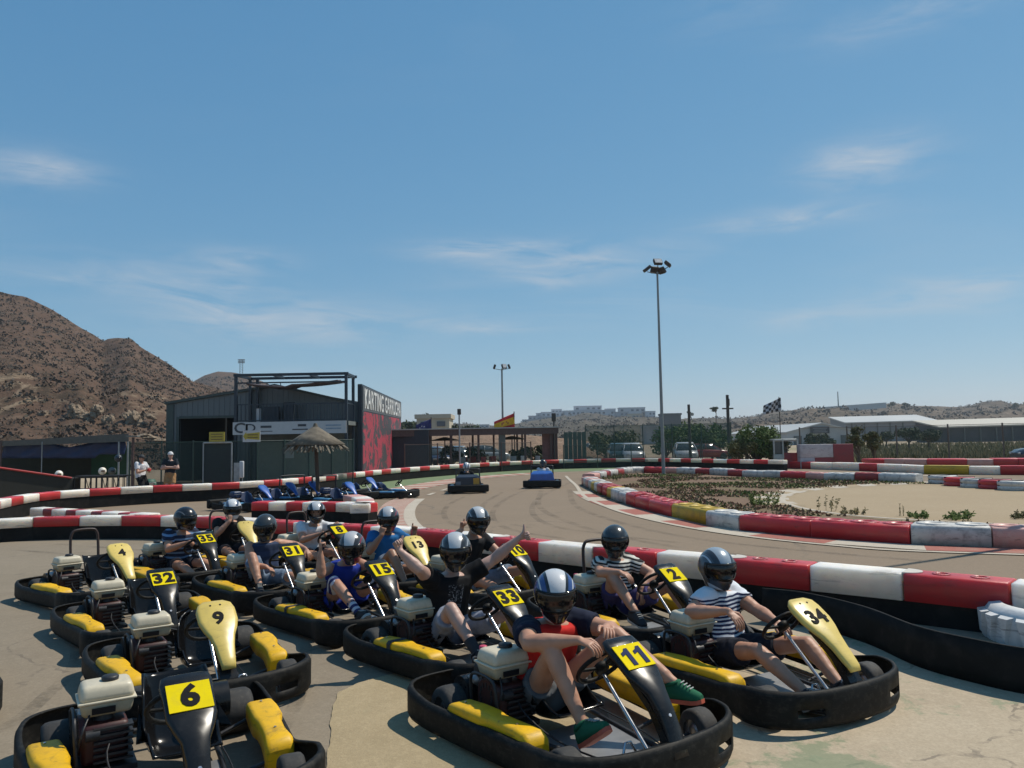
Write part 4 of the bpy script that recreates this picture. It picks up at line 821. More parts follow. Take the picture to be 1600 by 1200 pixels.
# rubber laid down by the karts and a few oil drips
def _mark():
    t = NT('rubber_mark'); p = t.pos(); a = t.math('MULTIPLY', t.step(t.noise(p, 1.1, 5, .65), .38, .66), t.step(t.noise(p, 22, 4, .7), .3, .7)); t.set(col=(.035, .03, .026), rough=.8, alpha=t.math('MULTIPLY', a, .42)); return t.m
m_mark = _mark()
def mark(px, w, off=0.0, z=.0065):
    L, R = ribbon(px, w); L = [l+(l-r).normalized()*off for l, r in zip(L, R)]; R = [l+(r-l).normalized()*w for l, r in zip(L, [r+(l-r)*0+V((off, 0, 0))*0 for l, r in zip(L, R)])]; mb = MB()
    for i in range(len(L)-1): mb.poly([R[i], R[i+1], L[i+1], L[i]])
    mb.v = [(a, b, z) for a, b, c in mb.v]; structure(mb.build('tyre_mark', m_mark))
for off in (0, 1.05):
    mark([(860, 752), (800, 775), (770, 800), (790, 825), (880, 842), (1000, 858)], .16, off); mark([(905, 765), (920, 790), (990, 815), (1100, 838), (1250, 855), (1450, 872)], .18, off-1.6); mark([(740, 770), (700, 790), (700, 815), (760, 830)], .15, off)
    mark([(60, 900), (120, 1010), (60, 1100), (-60, 1180)], .12, off, .0105); mark([(480, 1000), (470, 1080), (420, 1180)], .11, off*.9, .0105); mark([(20, 860), (200, 872), (330, 862)], .13, off*.8, .0105)
# ------------------------------------------------------------------ barriers
def bmat(name, col, dirt, dcol=(.20, .17, .13), rough=.5, sss=0):
    return mat(name, col, rough, var=.10, scale=1.6, dirt=dirt, dcol=dcol, world=True, bump=.003, bscale=30, scuff=min(.7, dirt+.1), scol=(.05, .045, .04), sss=sss)
b_red = bmat('block_red', (.52, .035, .04), .3, (.30, .09, .08), .4, .8); b_white = bmat('block_white', (.80, .74, .66), .3, (.52, .45, .36), .45, .9); b_pink = bmat('block_faded_pink', (.60, .30, .25), .45, (.62, .48, .40))
b_dw = bmat('block_dirty_white', (.58, .56, .52), .85, (.16, .15, .14)); b_yel = bmat('block_yellow', (.52, .34, .02), .6, (.25, .19, .06)); b_dred = bmat('block_dirty_red', (.36, .035, .035), .6, (.16, .05, .05)); b_black = mat('belt_rubber', (.012, .012, .0115), .7, var=.4, scale=2.2, dirt=.4, dcol=(.05, .045, .038), world=True, spec=.12)
b_cap = bmat('block_white_lip', (.62, .56, .48), .3, (.45, .38, .3), .5)
def resample(pts, lens, closed=False):
    """cut a polyline into pieces of the given lengths; returns the cut points"""
    out = [pts[0].copy()]; i = 0; k = 0; need = lens[0]; cur = pts[0].copy()
    while i < len(pts)-1:
        d = (pts[i+1]-cur).length
        if d >= need: cur = cur+(pts[i+1]-cur)*(need/d); out.append(cur.copy()); k += 1; need = lens[k % len(lens)]
        else: need -= d; i += 1; cur = pts[i].copy()
    return out
def barrier(label, cat, pts, lens, cols, zt, cap, w, belt=True, side=1, rag=0, tongue=False, group=None, tyre=False, seed=1, belt_out=.03, zf=None, cf=None):
    """pts run along the visible face; side=+1 puts the thickness to the left of the run"""
    rnd = random.Random(seed); root = thing('barrier', label, cat, tuple(pts[0]), 0, group); o0 = V(root.location)
    cuts = resample(pts, lens); n = len(cuts)
    def nrm(i): t = (cuts[min(i+1, n-1)]-cuts[max(i-1, 0)]).normalized(); return V((-t.y, t.x, 0))*side
    for i in range(n-1):
        a, b = cuts[i]-o0, cuts[i+1]-o0; na, nb = nrm(i), nrm(i+1); m = cols[i % len(cols)]
        f = i/(n-1); z1 = zt if zf is None else zf(f); cp = cap if cf is None else cf(f); z0 = z1-cp; t = (b-a).normalized(); g = t*.008
        dz = rnd.uniform(-rag, rag); off = na*rnd.uniform(-rag, rag); a = a+off+g; b = b+off-g; z1 += dz
        c = .03 if not tyre else .06; mb = MB(); rings = []
        for k, (p, nn) in enumerate(((a, na), (a+t*.02, na), (b-t*.02, nb), (b, nb))):
            s = .012 if k in (0, 3) else 0; u = nn
            prof = [(s, z0), (s, z1-c), (s+c*.35, z1-c*.3), (s+c, z1-s*.5), (w-c, z1-s*.5), (w-s-c*.35, z1-c*.3), (w-s, z1-c), (w-s, z0)]
            rings.append([p+u*x+V((0, 0, z)) for x, z in prof])
        mb.loft(rings, 0, True, True)
        if tongue and m is b_white:     # rounded interlocking end lapping over the next block
            q = [b+nb*(w*.08), b+nb*(w*.92)]; ce = (q[0]+q[1])/2; r = (q[1]-q[0]).length/2; pr = []
            for j in range(11): an = pi*j/10; pr.append(ce-nb*r*cos(an)+t*r*1.15*sin(an)+V((0, 0, z1-.08)))
            mb.prism(pr, .089, 1)
        if tongue and m is b_red:
            for sx in (.35, .72):
                ce = a+(b-a)*sx+na*(w*.5)+V((0, 0, z1)); mb.lathe([(.085, -.002), (.085, .008), (.06, .010), (.055, -.002)], 16, 0, Matrix.Translation(ce), caps=False)
        if tyre:                        # tyre tread grooves and the dished tyre tops
            k = max(1, round((b-a).length/.55))
            for j in range(k):
                ce = a+(b-a)*((j+.5)/k)+na*(w*.5)+V((0, 0, z1-.002)); mb.lathe([(.25, -.01), (.25, .012), (.22, .022), (.14, .016), (.12, -.02), (.001, -.03)], 16, 0, Matrix.Translation(ce), caps=False)
        link('block', recalc(mb.mesh('block', [m, b_cap])), root)
    if belt:
        mb = MB(); rings = []
        for i in range(n):
            nn = nrm(i); p = cuts[i]-o0; f = i/(n-1); z1 = zt if zf is None else zf(f); cp = cap if cf is None else cf(f); z0 = z1-cp-.006
            rings.append([p+nn*belt_out+V((0, 0, .0)), p+nn*belt_out+V((0, 0, z0)), p+nn*(w-belt_out)+V((0, 0, z0)), p+nn*(w-belt_out)])
        mb.loft(rings, 0, False, True); link('belt', recalc(mb.mesh('belt', b_black)), root)
    return root
RW = [b_red, b_white]
barrier('long black belted barrier with red and white caps between the drivers and the track', 'track barrier', NEAR, [.92], RW, .48, .24, .34, tongue=True, zf=lambda f: .47+.03*f, cf=lambda f: .18+.09*min(1, f*1.3))
barrier('outer track barrier with small red and white caps curving in front of the clubhouse', 'track barrier', FAR, [.95, .95, 1.0, .9], [b_white, b_red], .6, .22, .36, group=None)
MID = Gp([(392, 784.5), (440, 784.5), (520, 785.5), (577, 787.5)], .5); MID = [V((p.x, p.y, 0)) for p in MID]
barrier('short red and white barrier in front of the parked blue karts', 'track barrier', MID, [.46, .48], RW, .5, .21, .45)
WING = [MID[-1]+V((.0, .02, 0)), MID[-1]+V((-.05, 1.3, 0)), MID[-1]+V((-.5, 2.6, 0)), MID[-1]+V((-1.0, 3.6, 0))]
barrier('faded pink and white return wing at the right end of the short barrier', 'track barrier', WING, [.9], [b_white, b_pink], .5, .21, .45, side=1)
RET = [V((p.x, p.y, 0)) for p in Gp([(46, 793.5), (85, 796), (130, 798.5), (206, 802.5), (240, 804)], .47)]
barrier('white and red return wall standing behind the left end of the long barrier', 'track barrier', RET, [.6, .4], [b_white, b_dred], .47, .22, .35)
ISL = Gp([(908, 757), (920, 764), (945, 776), (985, 790.5), (1030, 803), (1075, 815), (1120, 824), (1190, 834.5), (1260, 840), (1322, 845), (1422, 851.5), (1600, 858), (1720, 862)]); ISL = catmull(ISL, 4)
barrier('low wall of painted tyres, red, yellow and dirty white, round the island', 'tyre wall', ISL, [1.0, .8, .9, 1.0, .8, .9, 1.0, .85, .9, 1.05, .95, 1.0, 1.2, 1.65, 1.85, 1.15, 1.6, 1.7, 1.2], [b_pink, b_dw, b_pink, b_dw, b_yel, b_dw, b_dred, b_red, b_yel, b_dw, b_dw, b_red, b_red, b_red, b_yel, b_dw, b_red, b_red, b_dw], .33, .32, .62, belt=False, rag=.02, tyre=True)
ISL2 = Gp([(930, 751), (974, 742), (1010, 739), (1060, 741), (1110, 742.5), (1150, 745), (1230, 748), (1284, 751), (1350, 752), (1408, 753.5), (1464, 756)]); ISL2 = catmull(ISL2, 4)
barrier('low wall of dirty red and white tyres along the far side of the island', 'tyre wall', ISL2, [1.0, 1.2, .9, 1.5], [b_pink, b_dw, b_dred, b_dw, b_dred, b_dw, b_dw, b_red], .32, .31, .6, belt=False, rag=.02, tyre=True)
def loose(px, py, m, lab):
    p = G(px, py); r = thing('tyre_block', lab, 'tyre block', (p.x, p.y, 0), radians(-10), 'loose painted tyre blocks beside the small loop'); mb = MB()
    mb.lathe([(.44, 0), (.50, .03), (.50, .15), (.46, .17), (.50, .19), (.50, .30), (.44, .33), (.24, .33), (.22, .26), (.001, .25)], 20, 0); link('tyre_stack', recalc(mb.mesh('tyre_stack', m)), r)
    link('tie_band', MB().box((0, 0, .17), (.99, .06, .348)).mesh('tie_band', black_pl), r)
for px, py, m, lab in ((1474, 756.5, b_dw, 'dirty white tyre block, leftmost of the row beside the small loop'), (1500, 760, b_red, 'red tyre block between two white ones beside the small loop'), (1527, 762.5, b_dw, 'dirty white tyre block in the middle of the row beside the small loop'), (1556, 764.5, b_red, 'red tyre block next to the rightmost white one beside the small loop'), (1587, 767, b_dw, 'dirty white tyre block at the right edge of the picture')): loose(px, py, m, lab)
A1 = catmull(Gp([(1128, 730), (1230, 732), (1330, 735.5), (1420, 739.5), (1464, 741.5), (1600, 742.5), (1690, 743)]), 4)
barrier('white, yellow and red block wall across the far right of the track', 'track barrier', A1, [1.5, 1.9, 1.2, 1.6], [b_white, b_yel, b_white, b_red, b_white, b_white, b_red, b_white], .40, .39, .5, belt=False, rag=.015)
A2 = catmull(Gp([(1346, 729), (1400, 731), (1480, 731.5), (1600, 731.5), (1690, 732)]), 4)
barrier('red and faded pink block wall behind the yellow and white one on the right', 'track barrier', A2, [1.9, 1.2, 1.1], [b_red, b_pink, b_pink, b_red, b_pink, b_red, b_red, b_red], .48, .47, 1.6, belt=False, rag=.02)
# low black conveyor belt that peels off the long barrier on the right
BT = catmull(Gp([(1190, 919), (1257, 926), (1347, 947), (1431, 978), (1527, 1000), (1600, 1013), (1700, 1026)], .34), 6); mb = MB(); rings = []
for i, p in enumerate(BT):
    t = (BT[min(i+1, len(BT)-1)]-BT[max(i-1, 0)]).normalized(); nn = V((-t.y, t.x, 0)); p = V((p.x, p.y, 0))
    rings.append([p+nn*x+V((0, 0, z)) for x, z in ((.012, .0), (-.012, .10), (.004, .22), (0, .34), (.024, .34), (.028, .22), (.012, .10), (.036, 0))])
r = thing('belt_barrier', 'low strip of black conveyor belt curving off the long barrier beside the striped driver', 'track barrier', (0, 0, 0)); link('belt', recalc(MB().loft(rings, 0, True).mesh('belt', b_black)), r)
# whitewashed tractor tyre half behind that belt
c = G(1612, 985, .20); r = thing('tractor_tyre', 'big white painted tractor tyre lying behind the low black belt', 'tyre', (c.x+.46, c.y+.40, -.14)); mb = MB(); prof = [(.20, .02), (.26, .0), (.48, .02), (.54, .10), (.54, .38), (.49, .45), (.40, .47), (.30, .40), (.22, .30), (.05, .26), (.001, .26)]
mb.lathe(prof, 40, 0, caps=False)
for i in range(22):
    a = 2*pi*i/22; M = Matrix.Rotation(a, 4, 'Z'); mb.add([(.525, -.065, .40), (.525, .065, .40), (.525, .0, .12), (.585, -.045, .385), (.585, .045, .385), (.575, 0, .18)], [(0, 1, 2), (3, 5, 4), (0, 3, 4, 1), (1, 4, 5, 2), (2, 5, 3, 0)], 0, False, M)
link('tread', recalc(mb.mesh('tread', bmat('tyre_whitewash', (.62, .62, .61), .5, (.30, .30, .30)))), r)
# ------------------------------------------------------------------ hills
def hill_mat(name, c0, c1, c2, veg, rock, sc=.02, vegamt=.7, rz=None):
    t = NT(name); p = t.pos(); n = t.noise(p, sc, 8, .65, .4); c = t.ramp(n, [(.34, c0), (.5, c1), (.66, c2)])
    v = t.noise(p, sc*9, 6, .7); c = t.mix(t.math('MULTIPLY', t.step(v, .50, .60), vegamt), c, veg)
    r = t.noise(p, sc*5, 7, .7, .8); k = t.math('MULTIPLY', t.step(r, .58, .66), .75)
    if rz:
        z = t.sep(p)[2]; k = t.math('MULTIPLY', t.step(r, .50, .56), t.math('MULTIPLY', t.step(z, rz[0], rz[0]+2), t.math('SUBTRACT', 1.0, t.step(z, rz[1]-2, rz[1]))))
    c = t.mix(k, c, rock); f = t.noise(p, sc*30, 4, .7); c = t.mix(t.math('MULTIPLY', t.step(f, .4, .7), .35), c, tuple(x*.5 for x in c1))
    t.set(col=c, rough=.95, spec=.1); t.bump(t.math('ADD', n, t.math('MULTIPLY', v, .6)), 1.0, .8); return t.m
def hill(name, ridge, Y0, Y1, nv, m, pw=1.3, amp=1.0, fr=.03, bench=None, step=7, wob=0):
    xs = []; ys = []; R = sorted(ridge); px = R[0][0]
    while px <= R[-1][0]:
        for a, b in zip(R, R[1:]):
            if a[0] <= px <= b[0]: t = (px-a[0])/(b[0]-a[0]); py = a[1]+(b[1]-a[1])*t
        xs.append(px); ys.append(py); px += step
    n = len(xs); vs = []
    for j in range(nv+3):
        v = j/nv
        for i in range(n):
            top = D(xs[i], ys[i], Y1); zr = max(top.z, .05)
            if v <= 1:
                Yd = Y0+(Y1-Y0)*v; h = v**pw
                if bench: h = max(0, h+bench(v))
            else: Yd = Y1+(Y1-Y0)*(v-1)*3; h = 1-(v-1)*6
            x = top.x*Yd/Y1; q = V((x*fr, Yd*fr, 1.7)); gl = (1-abs(noise.noise(V((x/max(Yd, 1)*14+3, Yd*.006, 4)))*2))*.7+(1-abs(noise.noise(V((x/max(Yd, 1)*31, Yd*.012, 9)))*2))*.35; w = (noise.fractal(q, 1.0, 2.1, 6)+gl*.9-.6)*amp*min(1, v*4)*(1 if v < .95 else .30)
            vs.append((x, Yd, zr*h+w-.3*(v == 0)))
    fs = [(j*n+i, j*n+i+1, (j+1)*n+i+1, (j+1)*n+i) for j in range(nv+2) for i in range(n-1)]
    mb = MB(); mb.add(vs, fs, 0, True); return structure(mb.build(name, m)), vs, n
m_hillL = hill_mat('hill_brown', (.090, .055, .037), (.112, .070, .048), (.138, .090, .062), (.056, .042, .028), (.25, .185, .125), .03, .8, rz=(5, 13))
m_hillR = hill_mat('hill_pale', (.085, .063, .045), (.125, .093, .066), (.18, .137, .10), (.045, .042, .028), (.29, .23, .17), .02, .9)
m_hillT = hill_mat('hill_town', (.075, .06, .043), (.10, .08, .058), (.14, .112, .08), (.04, .042, .028), (.25, .205, .15), .02, .9)
m_bank = hill_mat('bank_pinkish', (.22, .145, .10), (.27, .18, .125), (.31, .22, .155), (.16, .12, .07), (.36, .27, .2), .12, .4)
ridgeL = [(-330, 470), (-200, 448), (-80, 446), (0, 455), (40, 462), (85, 484), (110, 501), (140, 519), (162, 532), (168, 529), (185, 528), (206, 529), (214, 538), (226, 547), (250, 561), (280, 580), (300, 596), (330, 603), (365, 611), (420, 636), (480, 662), (560, 680), (650, 689)]
_, HV, HN = hill('hill', ridgeL, 62, 250, 90, m_hillL, 1.25, 1.35, .05, lambda v: .10*exp(-((v-.22)/.05)**2)-.04*exp(-((v-.33)/.08)**2), 6)
H2_ = hill('hill', [(250, 640), (280, 612), (300, 597), (320, 586), (340, 580), (365, 581), (388, 586), (420, 600), (470, 625), (560, 652), (640, 676)], 300, 620, 40, m_hillL, 1.1, 3, .012)
HR_ = hill('hill', [(1060, 690), (1100, 672), (1150, 658), (1200, 649), (1225, 643), (1260, 640), (1290, 637), (1390, 632), (1450, 634), (1500, 637), (1560, 634), (1640, 632), (1800, 640), (2000, 652)], 330, 760, 60, m_hillR, .85, 6, .012)
HT_ = hill('hill', [(560, 672), (620, 662), (680, 664), (760, 668), (800, 667), (830, 659), (870, 653), (920, 649), (1000, 652), (1060, 656), (1100, 655), (1150, 657), (1250, 652), (1330, 655)], 300, 860, 50, m_hillT, 1.0, 5, .012)
hill('earth_bank', [(560, 690), (600, 679), (640, 675), (700, 676), (760, 678), (820, 680), (870, 684), (930, 690), (960, 694)], 74, 92, 10, m_bank, .7, .25, .2)
# low scrub on the near hill
rnd = random.Random(5); scrub = MB(); 
veg_m = [mat('scrub_dark', (.052, .043, .028), .9, var=.4, scale=.8, world=True), mat('scrub_dry', (.095, .062, .041), .9, var=.4, scale=.8, world=True), mat('scrub_grey', (.070, .055, .041), .9, var=.4, scale=.8, world=True)]
def clump(mb, p, r, n, mi, rn, leaf=.35, flat=.7):
    for _ in range(n):
        a = rn.uniform(0, 2*pi); e = rn.uniform(-.2, 1); q = p+V((cos(a)*sqrt(1-min(1, abs(e))**2)*r, sin(a)*sqrt(1-min(1, abs(e))**2)*r, e*r*flat))*rn.uniform(.6, 1)
        d = V((rn.gauss(0, 1), rn.gauss(0, 1), rn.gauss(0, 1))).normalized(); s = d.orthogonal().normalized(); s2 = d.cross(s); L = r*leaf*rn.uniform(.6, 1.3)
        mb.add([q-s*L*.5, q+s2*L, q+s*L*.5, q-s2*L*.5], [(0, 1, 2, 3)], mi)
cnt = 0
while cnt < 9000:
    j = int(rnd.random()**1.3*88); i = rnd.randrange(HN-1); k = j*HN+i; p = V(HV[k])
    if p.x/p.y > -.25: continue
    q = V(HV[k+HN+1]); p = p+(q-p)*rnd.random(); clump(scrub, p, rnd.uniform(.15, .6)*(1+p.y/220), 7, rnd.choice((0, 1, 1, 2, 2)), rnd, .45); cnt += 1
stuff(scrub.build('hillside_scrub', veg_m))
def far_scrub(HVn, n, cnt, r0, r1, xm=-1e9):
    sc = MB(); k = 0
    while k < cnt:
        j = int(rnd.random()**.8*(len(HVn)//n-5)); i = rnd.randrange(n-1); p = V(HVn[j*n+i]); q = V(HVn[(j+1)*n+i+1]); p = p+(q-p)*rnd.random(); clump(sc, p, rnd.uniform(r0, r1), 6, rnd.choice((0, 0, 1, 2, 2)), rnd, .5); k += 1
    stuff(sc.build('hillside_scrub', veg_m))
far_scrub(H2_[1], H2_[2], 1500, .9, 2.4); far_scrub(HR_[1], HR_[2], 2600, 1.0, 3.2); far_scrub(HT_[1], HT_[2], 1800, 1.2, 3.4)
# pale rock outcrops along the foot of the near hill
rk = bmat('rock_pale', (.27, .20, .135), .8, (.11, .078, .055), .9); rb = MB()
for (px, py, w, h) in ((68, 648, 14, 9), (118, 648, 20, 22), (135, 655, 18, 20), (150, 645, 12, 16), (168, 660, 12, 22), (190, 668, 14, 14), (205, 660, 16, 22), (218, 668, 13, 16), (235, 652, 10, 8), (45, 600, 16, 6), (230, 682, 22, 7), (250, 690, 20, 6), (160, 690, 14, 5), (265, 655, 10, 6)):
    Yd = 92 if py < 672 else 78; Yd = 130 if py < 620 else Yd; c = D(px, py, Yd)
    for q in range(5):
        bm = bmesh.new(); bmesh.ops.create_icosphere(bm, subdivisions=3, radius=1); sx = w*Yd/1200*.38; sz = h*Yd/1200*.38; o = V((rnd.uniform(-1, 1)*w, rnd.uniform(0, 8), rnd.uniform(-1, 1)*h))*Yd/1200*.45
        for v in bm.verts: d = 1+.45*noise.noise(v.co*1.3+V((px+q, 0, 0)))+.35*noise.noise(V((v.co.x*4, v.co.y*4, v.co.z*1.5))+V((px+q, 5, 0))); v.co = V((v.co.x*sx*d, v.co.y*sx*1.4*d, v.co.z*sz*d))
        rb.bm(bm, 0, False, None, c+o)
ro = rb.build('rock_outcrop', rk); stuff(ro)
# ------------------------------------------------------------------ trees and plants
bark = mat('bark', (.10, .075, .05), .9, var=.3, scale=3)
def leafm(n, c): 
    t = NT('leaf_'+n); nz = t.noise(t.co(), 2.5, 4); t.set(col=t.mix(nz, tuple(x*.6 for x in c), tuple(x*1.45 for x in c)), rough=.75, spec=.2); return t.m
leaf_g = leafm('green', (.085, .125, .032)); leaf_d = leafm('dark', (.045, .060, .030)); leaf_o = leafm('olive', (.085, .085, .03)); leaf_y = leafm('dry', (.21, .17, .08)); leaf_grass = leafm('grass', (.10, .14, .03))
def tree(label, p, h, r, m, tr=.12, seed=1, n=900, blobs=9, flat=.75, name='tree', low=.35, leaf=.11, spread=1.0, group=None, cat='tree'):
    rn = random.Random(seed); t = thing(name, label, cat, tuple(p), 0, group); mb = MB(); ch = h*low
    mb.tube((0, 0, -.1), (.03*h, 0, ch+.1*h), tr, tr*.7, 8); cr = MB()
    for b in range(blobs):
        a = rn.uniform(0, 2*pi); rr = r*sqrt(rn.random())*.72*spread; c = V((cos(a)*rr, sin(a)*rr, ch+(h-ch)*rn.uniform(.25, .85))); br = r*rn.uniform(.32, .55)
        mb.tube((.02*h, 0, ch*.9), c, tr*.5, tr*.12, 6)
        for _ in range(n//blobs):
            d = V((rn.gauss(0, 1), rn.gauss(0, 1), rn.gauss(0, 1))).normalized(); q = c+V((d.x*br, d.y*br, d.z*br*flat))*rn.uniform(.35, 1.05); nrm = (d+V((rn.gauss(0, .6), rn.gauss(0, .6), rn.gauss(0, .6)))).normalized(); s = nrm.orthogonal().normalized(); s2 = nrm.cross(s); L = r*leaf*rn.uniform(.6, 1.4)
            cr.add([q-s*L*.6, q+s2*L, q+s*L*.6, q-s2*L], [(0, 1, 2, 3)], 0)
    link('trunk', mb.mesh('trunk', bark), t); link('crown', cr.mesh('crown', m), t); return t
def at0(px, Y): p = D(px, 700, Y); return V((p.x, Y, 0))
tree('bushy green tree spilling over the fence below the chequered flag', at0(1180, 46), 2.55, 1.35, leaf_g, seed=3, n=5200, blobs=18, low=.12, leaf=.055); 
bpy.context.view_layer.update()
tree('pale green feathery bush at the left foot of the bushy green tree', at0(1163, 45), 2.0, .9, leaf_o, seed=9, n=2600, blobs=9, low=.1, leaf=.065)
tree('dark bush under the right side of the bushy green tree', at0(1205, 46.5), 2.5, 1.1, leaf_d, seed=10, n=2800, blobs=9, low=.1, leaf=.065)
tree('scraggly olive tree with yellowing leaves behind the red wall', at0(1340, 48), 2.6, .75, leaf_o, seed=4, n=2200, blobs=11, low=.2, leaf=.08)
tree('second scraggly olive tree leaning right of the red wall', at0(1364, 48.5), 2.4, .7, leaf_o, seed=14, n=2000, blobs=10, low=.2, leaf=.08)
tree('round dark tree in the dry field, left of its twin', at0(1420, 80), 2.3, 1.5, leaf_d, seed=5, n=2000, blobs=9, low=.45, flat=.6, leaf=.07)
tree('round dark tree in the dry field, right of its twin', at0(1451, 82), 2.2, 1.4, leaf_d, seed=6, n=2000, blobs=9, low=.45, flat=.6, leaf=.07)
tree('dark bush in front of the white workshop roof', at0(1385, 110), 2.6, 1.3, leaf_d, seed=7, n=1500, blobs=8, low=.3, leaf=.08)
tree('low bush in front of the white workshop sign', at0(1283, 95), 1.9, 1.8, leaf_d, seed=17, n=800, blobs=7, low=.15, leaf=.14)
for i, (px, Y, h, r, lab) in enumerate(((1040, 66, 2.9, 1.6, 'green bush behind the wire fence just right of the tall lamp post'), (1075, 68, 3.0, 1.9, 'green bush behind the fence between the two dark posts'), (1112, 66, 3.1, 1.8, 'green bush behind the fence beside the tallest dark post'), (960, 75, 2.2, 2.4, 'grey-green shrubs behind the fence near the parked white cars'))):
    tree(lab, at0(px, Y), h, r, leaf_g if i < 3 else leaf_o, seed=30+i, n=2200, blobs=9, low=.1, leaf=.07)
for i, (px, py, Y, h, r, lab) in enumerate(((671, 654, 130, 3.6, 3.2, 'round dark tree behind the pale wall, tallest over the shed roof'), (640, 664, 135, 3.0, 3.0, 'dark tree peeping over the shed roof beside the painted wall'), (708, 664, 130, 2.6, 2.2, 'small dark tree right of the pale wall over the shed roof'), (655, 662, 140, 3.0, 3.0, 'bushy tree left of the round dark one over the shed roof'), (730, 668, 140, 2.4, 3.0, 'low bush on the skyline above the middle of the shed roof'), (770, 670, 150, 2.2, 3.0, 'low bush on the skyline just left of the red and yellow flag'))):
    p = D(px, py, Y); tree(lab, V((p.x, Y, max(0, p.z-h))), h, r, leaf_d, seed=50+i, n=700, blobs=7, low=.25, leaf=.14)
p = D(1118, 637, 250); t = tree('small umbrella-shaped pine alone on the skyline', V((p.x, 250, max(0, p.z-5))), 5.2, 2.0, leaf_d, tr=.15, seed=61, n=700, blobs=6, flat=.3, low=.7, leaf=.14)
for i, (px, py, lab) in enumerate(((1392, 632, 'dark bush on the right skyline beside the long white wall'), (1415, 633, 'larger dark bush on the right skyline'), (1585, 634, 'dark bush near the right end of the skyline'), (1079, 645, 'dark bush on the skyline behind the thin dark pole'))):
    p = D(px, py, 600); tree(lab, V((p.x, 600, p.z-4)), 6.0, 3.2, leaf_d, tr=.3, seed=70+i, n=300, blobs=5, low=.2, leaf=.2)
def tuft(label, px, py, h, r, m, n=160, seed=1):
    p = G(px, py); rn = random.Random(seed); mb = MB(); stems = max(5, n//14); n = int(n*2.2); h = h*.65
    for q in range(stems):
        a = rn.uniform(0, 2*pi); o = V((cos(a), sin(a), 0))*r*sqrt(rn.random())*.7; hh = h*rn.uniform(.45, 1.0); tip = o*1.25+V((rn.uniform(-.05, .05), rn.uniform(-.05, .05), hh)); mb.tube(o, tip, .006, .003, 4, 0, False)
        for j in range(n//stems):
            t = rn.uniform(.25, 1); c = o+(tip-o)*t; d = V((rn.gauss(0, 1), rn.gauss(0, 1), rn.gauss(.2, .7))).normalized(); s = d.orthogonal().normalized(); L = rn.uniform(.04, .09)*(1 if r > .12 else .4); w = L*.28; c2 = c+d*L
            mb.add([c, (c+c2)/2+s*w, c2, (c+c2)/2-s*w], [(0, 1, 2, 3)], 0)
    t = thing('weed_clump', label, 'weed', (p.x, p.y, .02)); link('leaves', mb.mesh('leaves', m), t)
tuft('leafy green weed beside the tip of the small loop', 1190, 793, .55, .55, leaf_grass, 260, 1); tuft('green weed on the loop edge above the white tyre block', 1288, 811, .28, .4, leaf_grass, 140, 2) if False else None
tuft('low green weed behind the red tyres, left of the leafier one', 1437, 811, .22, .35, leaf_grass, 150, 3); tuft('leafy green weed behind the red tyres near the right edge', 1490, 814, .30, .42, leaf_grass, 220, 4); tuft('thin dry weed stalk behind the white tyre block', 1407, 808, .5, .10, leaf_y, 25, 5); tuft('tall thin dry stalks behind the yellow tyres', 1290, 800, .75, .35, leaf_y, 50, 6); tuft('brown weed clump on the loop edge', 1330, 806, .22, .4, leaf_y, 120, 7); tuft('small weed at the tip of the tyre island', 958, 752, .55, .5, leaf_o, 150, 8); tuft('weed at the right edge above the red tyres', 1597, 812, .3, .3, leaf_o, 120, 9)
# dry grass on the island and in the field
rn = random.Random(12); g = MB()
def inpoly(x, y, P):
    c = False
    for i in range(len(P)):
        a, b = P[i], P[i-1]
        if (a.y > y) != (b.y > y) and x < (b.x-a.x)*(y-a.y)/(b.y-a.y)+a.x: c = not c
    return c
k = 0
while k < 9000:
    x = rn.uniform(2, 24); y = rn.uniform(13, 40)
    if not inpoly(x, y, island) or inpoly(x, y, loopp): continue
    d = noise.noise(V((x*.35, y*.35, 3))); 
    if d < -.15: k += .1; continue
    h = rn.uniform(.03, .09); a = rn.uniform(0, pi); w = V((cos(a), sin(a), 0))*.05; p = V((x, y, .02)); q = V((rn.uniform(-.05, .05), rn.uniform(-.05, .05), h)); mi = 0 if d > .12 and rn.random() < .6 else (1 if rn.random() < .5 else 2)
    g.add([p-w, p+w, p+q], [(0, 1, 2)], mi); k += 1
stuff(g.build('island_grass', [leaf_grass, leaf_y, mat('dead_grass', (.20, .10, .055), .9)]))
g = MB()
for _ in range(6000):
    px = rn.uniform(1330, 1680); Y = 50+rn.random()**1.6*80; p = at0(px, Y); h = rn.uniform(.2, .6); a = rn.uniform(0, pi); w = V((cos(a), sin(a), 0))*.12; g.add([p-w, p+w, p+V((rn.uniform(-.2, .2), 0, h))], [(0, 1, 2)], 0 if rn.random() < .35 else 1)
stuff(g.build('field_grass', [leaf_o, leafm('straw', (.24, .20, .10))]))
# ------------------------------------------------------------------ clubhouse
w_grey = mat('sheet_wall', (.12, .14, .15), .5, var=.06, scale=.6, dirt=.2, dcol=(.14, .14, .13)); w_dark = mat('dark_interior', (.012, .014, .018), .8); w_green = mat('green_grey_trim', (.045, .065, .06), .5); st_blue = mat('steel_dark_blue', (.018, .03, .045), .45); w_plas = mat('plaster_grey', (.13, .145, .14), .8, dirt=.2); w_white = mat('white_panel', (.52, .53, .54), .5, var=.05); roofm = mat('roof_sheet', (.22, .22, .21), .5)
letter_w = mat('letter_white', (.68, .68, .66), .5); letter_d = mat('letter_dark', (.05, .055, .065), .5); sign_y = mat('sign_yellow', (.42, .33, .04), .5); glass_m = mat('window_glass', (.06, .075, .08), .08, var=.1); brown_st = mat('brown_steel', (.085, .045, .04), .6, dirt=.3); gal = mat('galvanised', (.30, .32, .33), .45, metal=.5); green_st = mat('green_steel', (.02, .05, .04), .5)
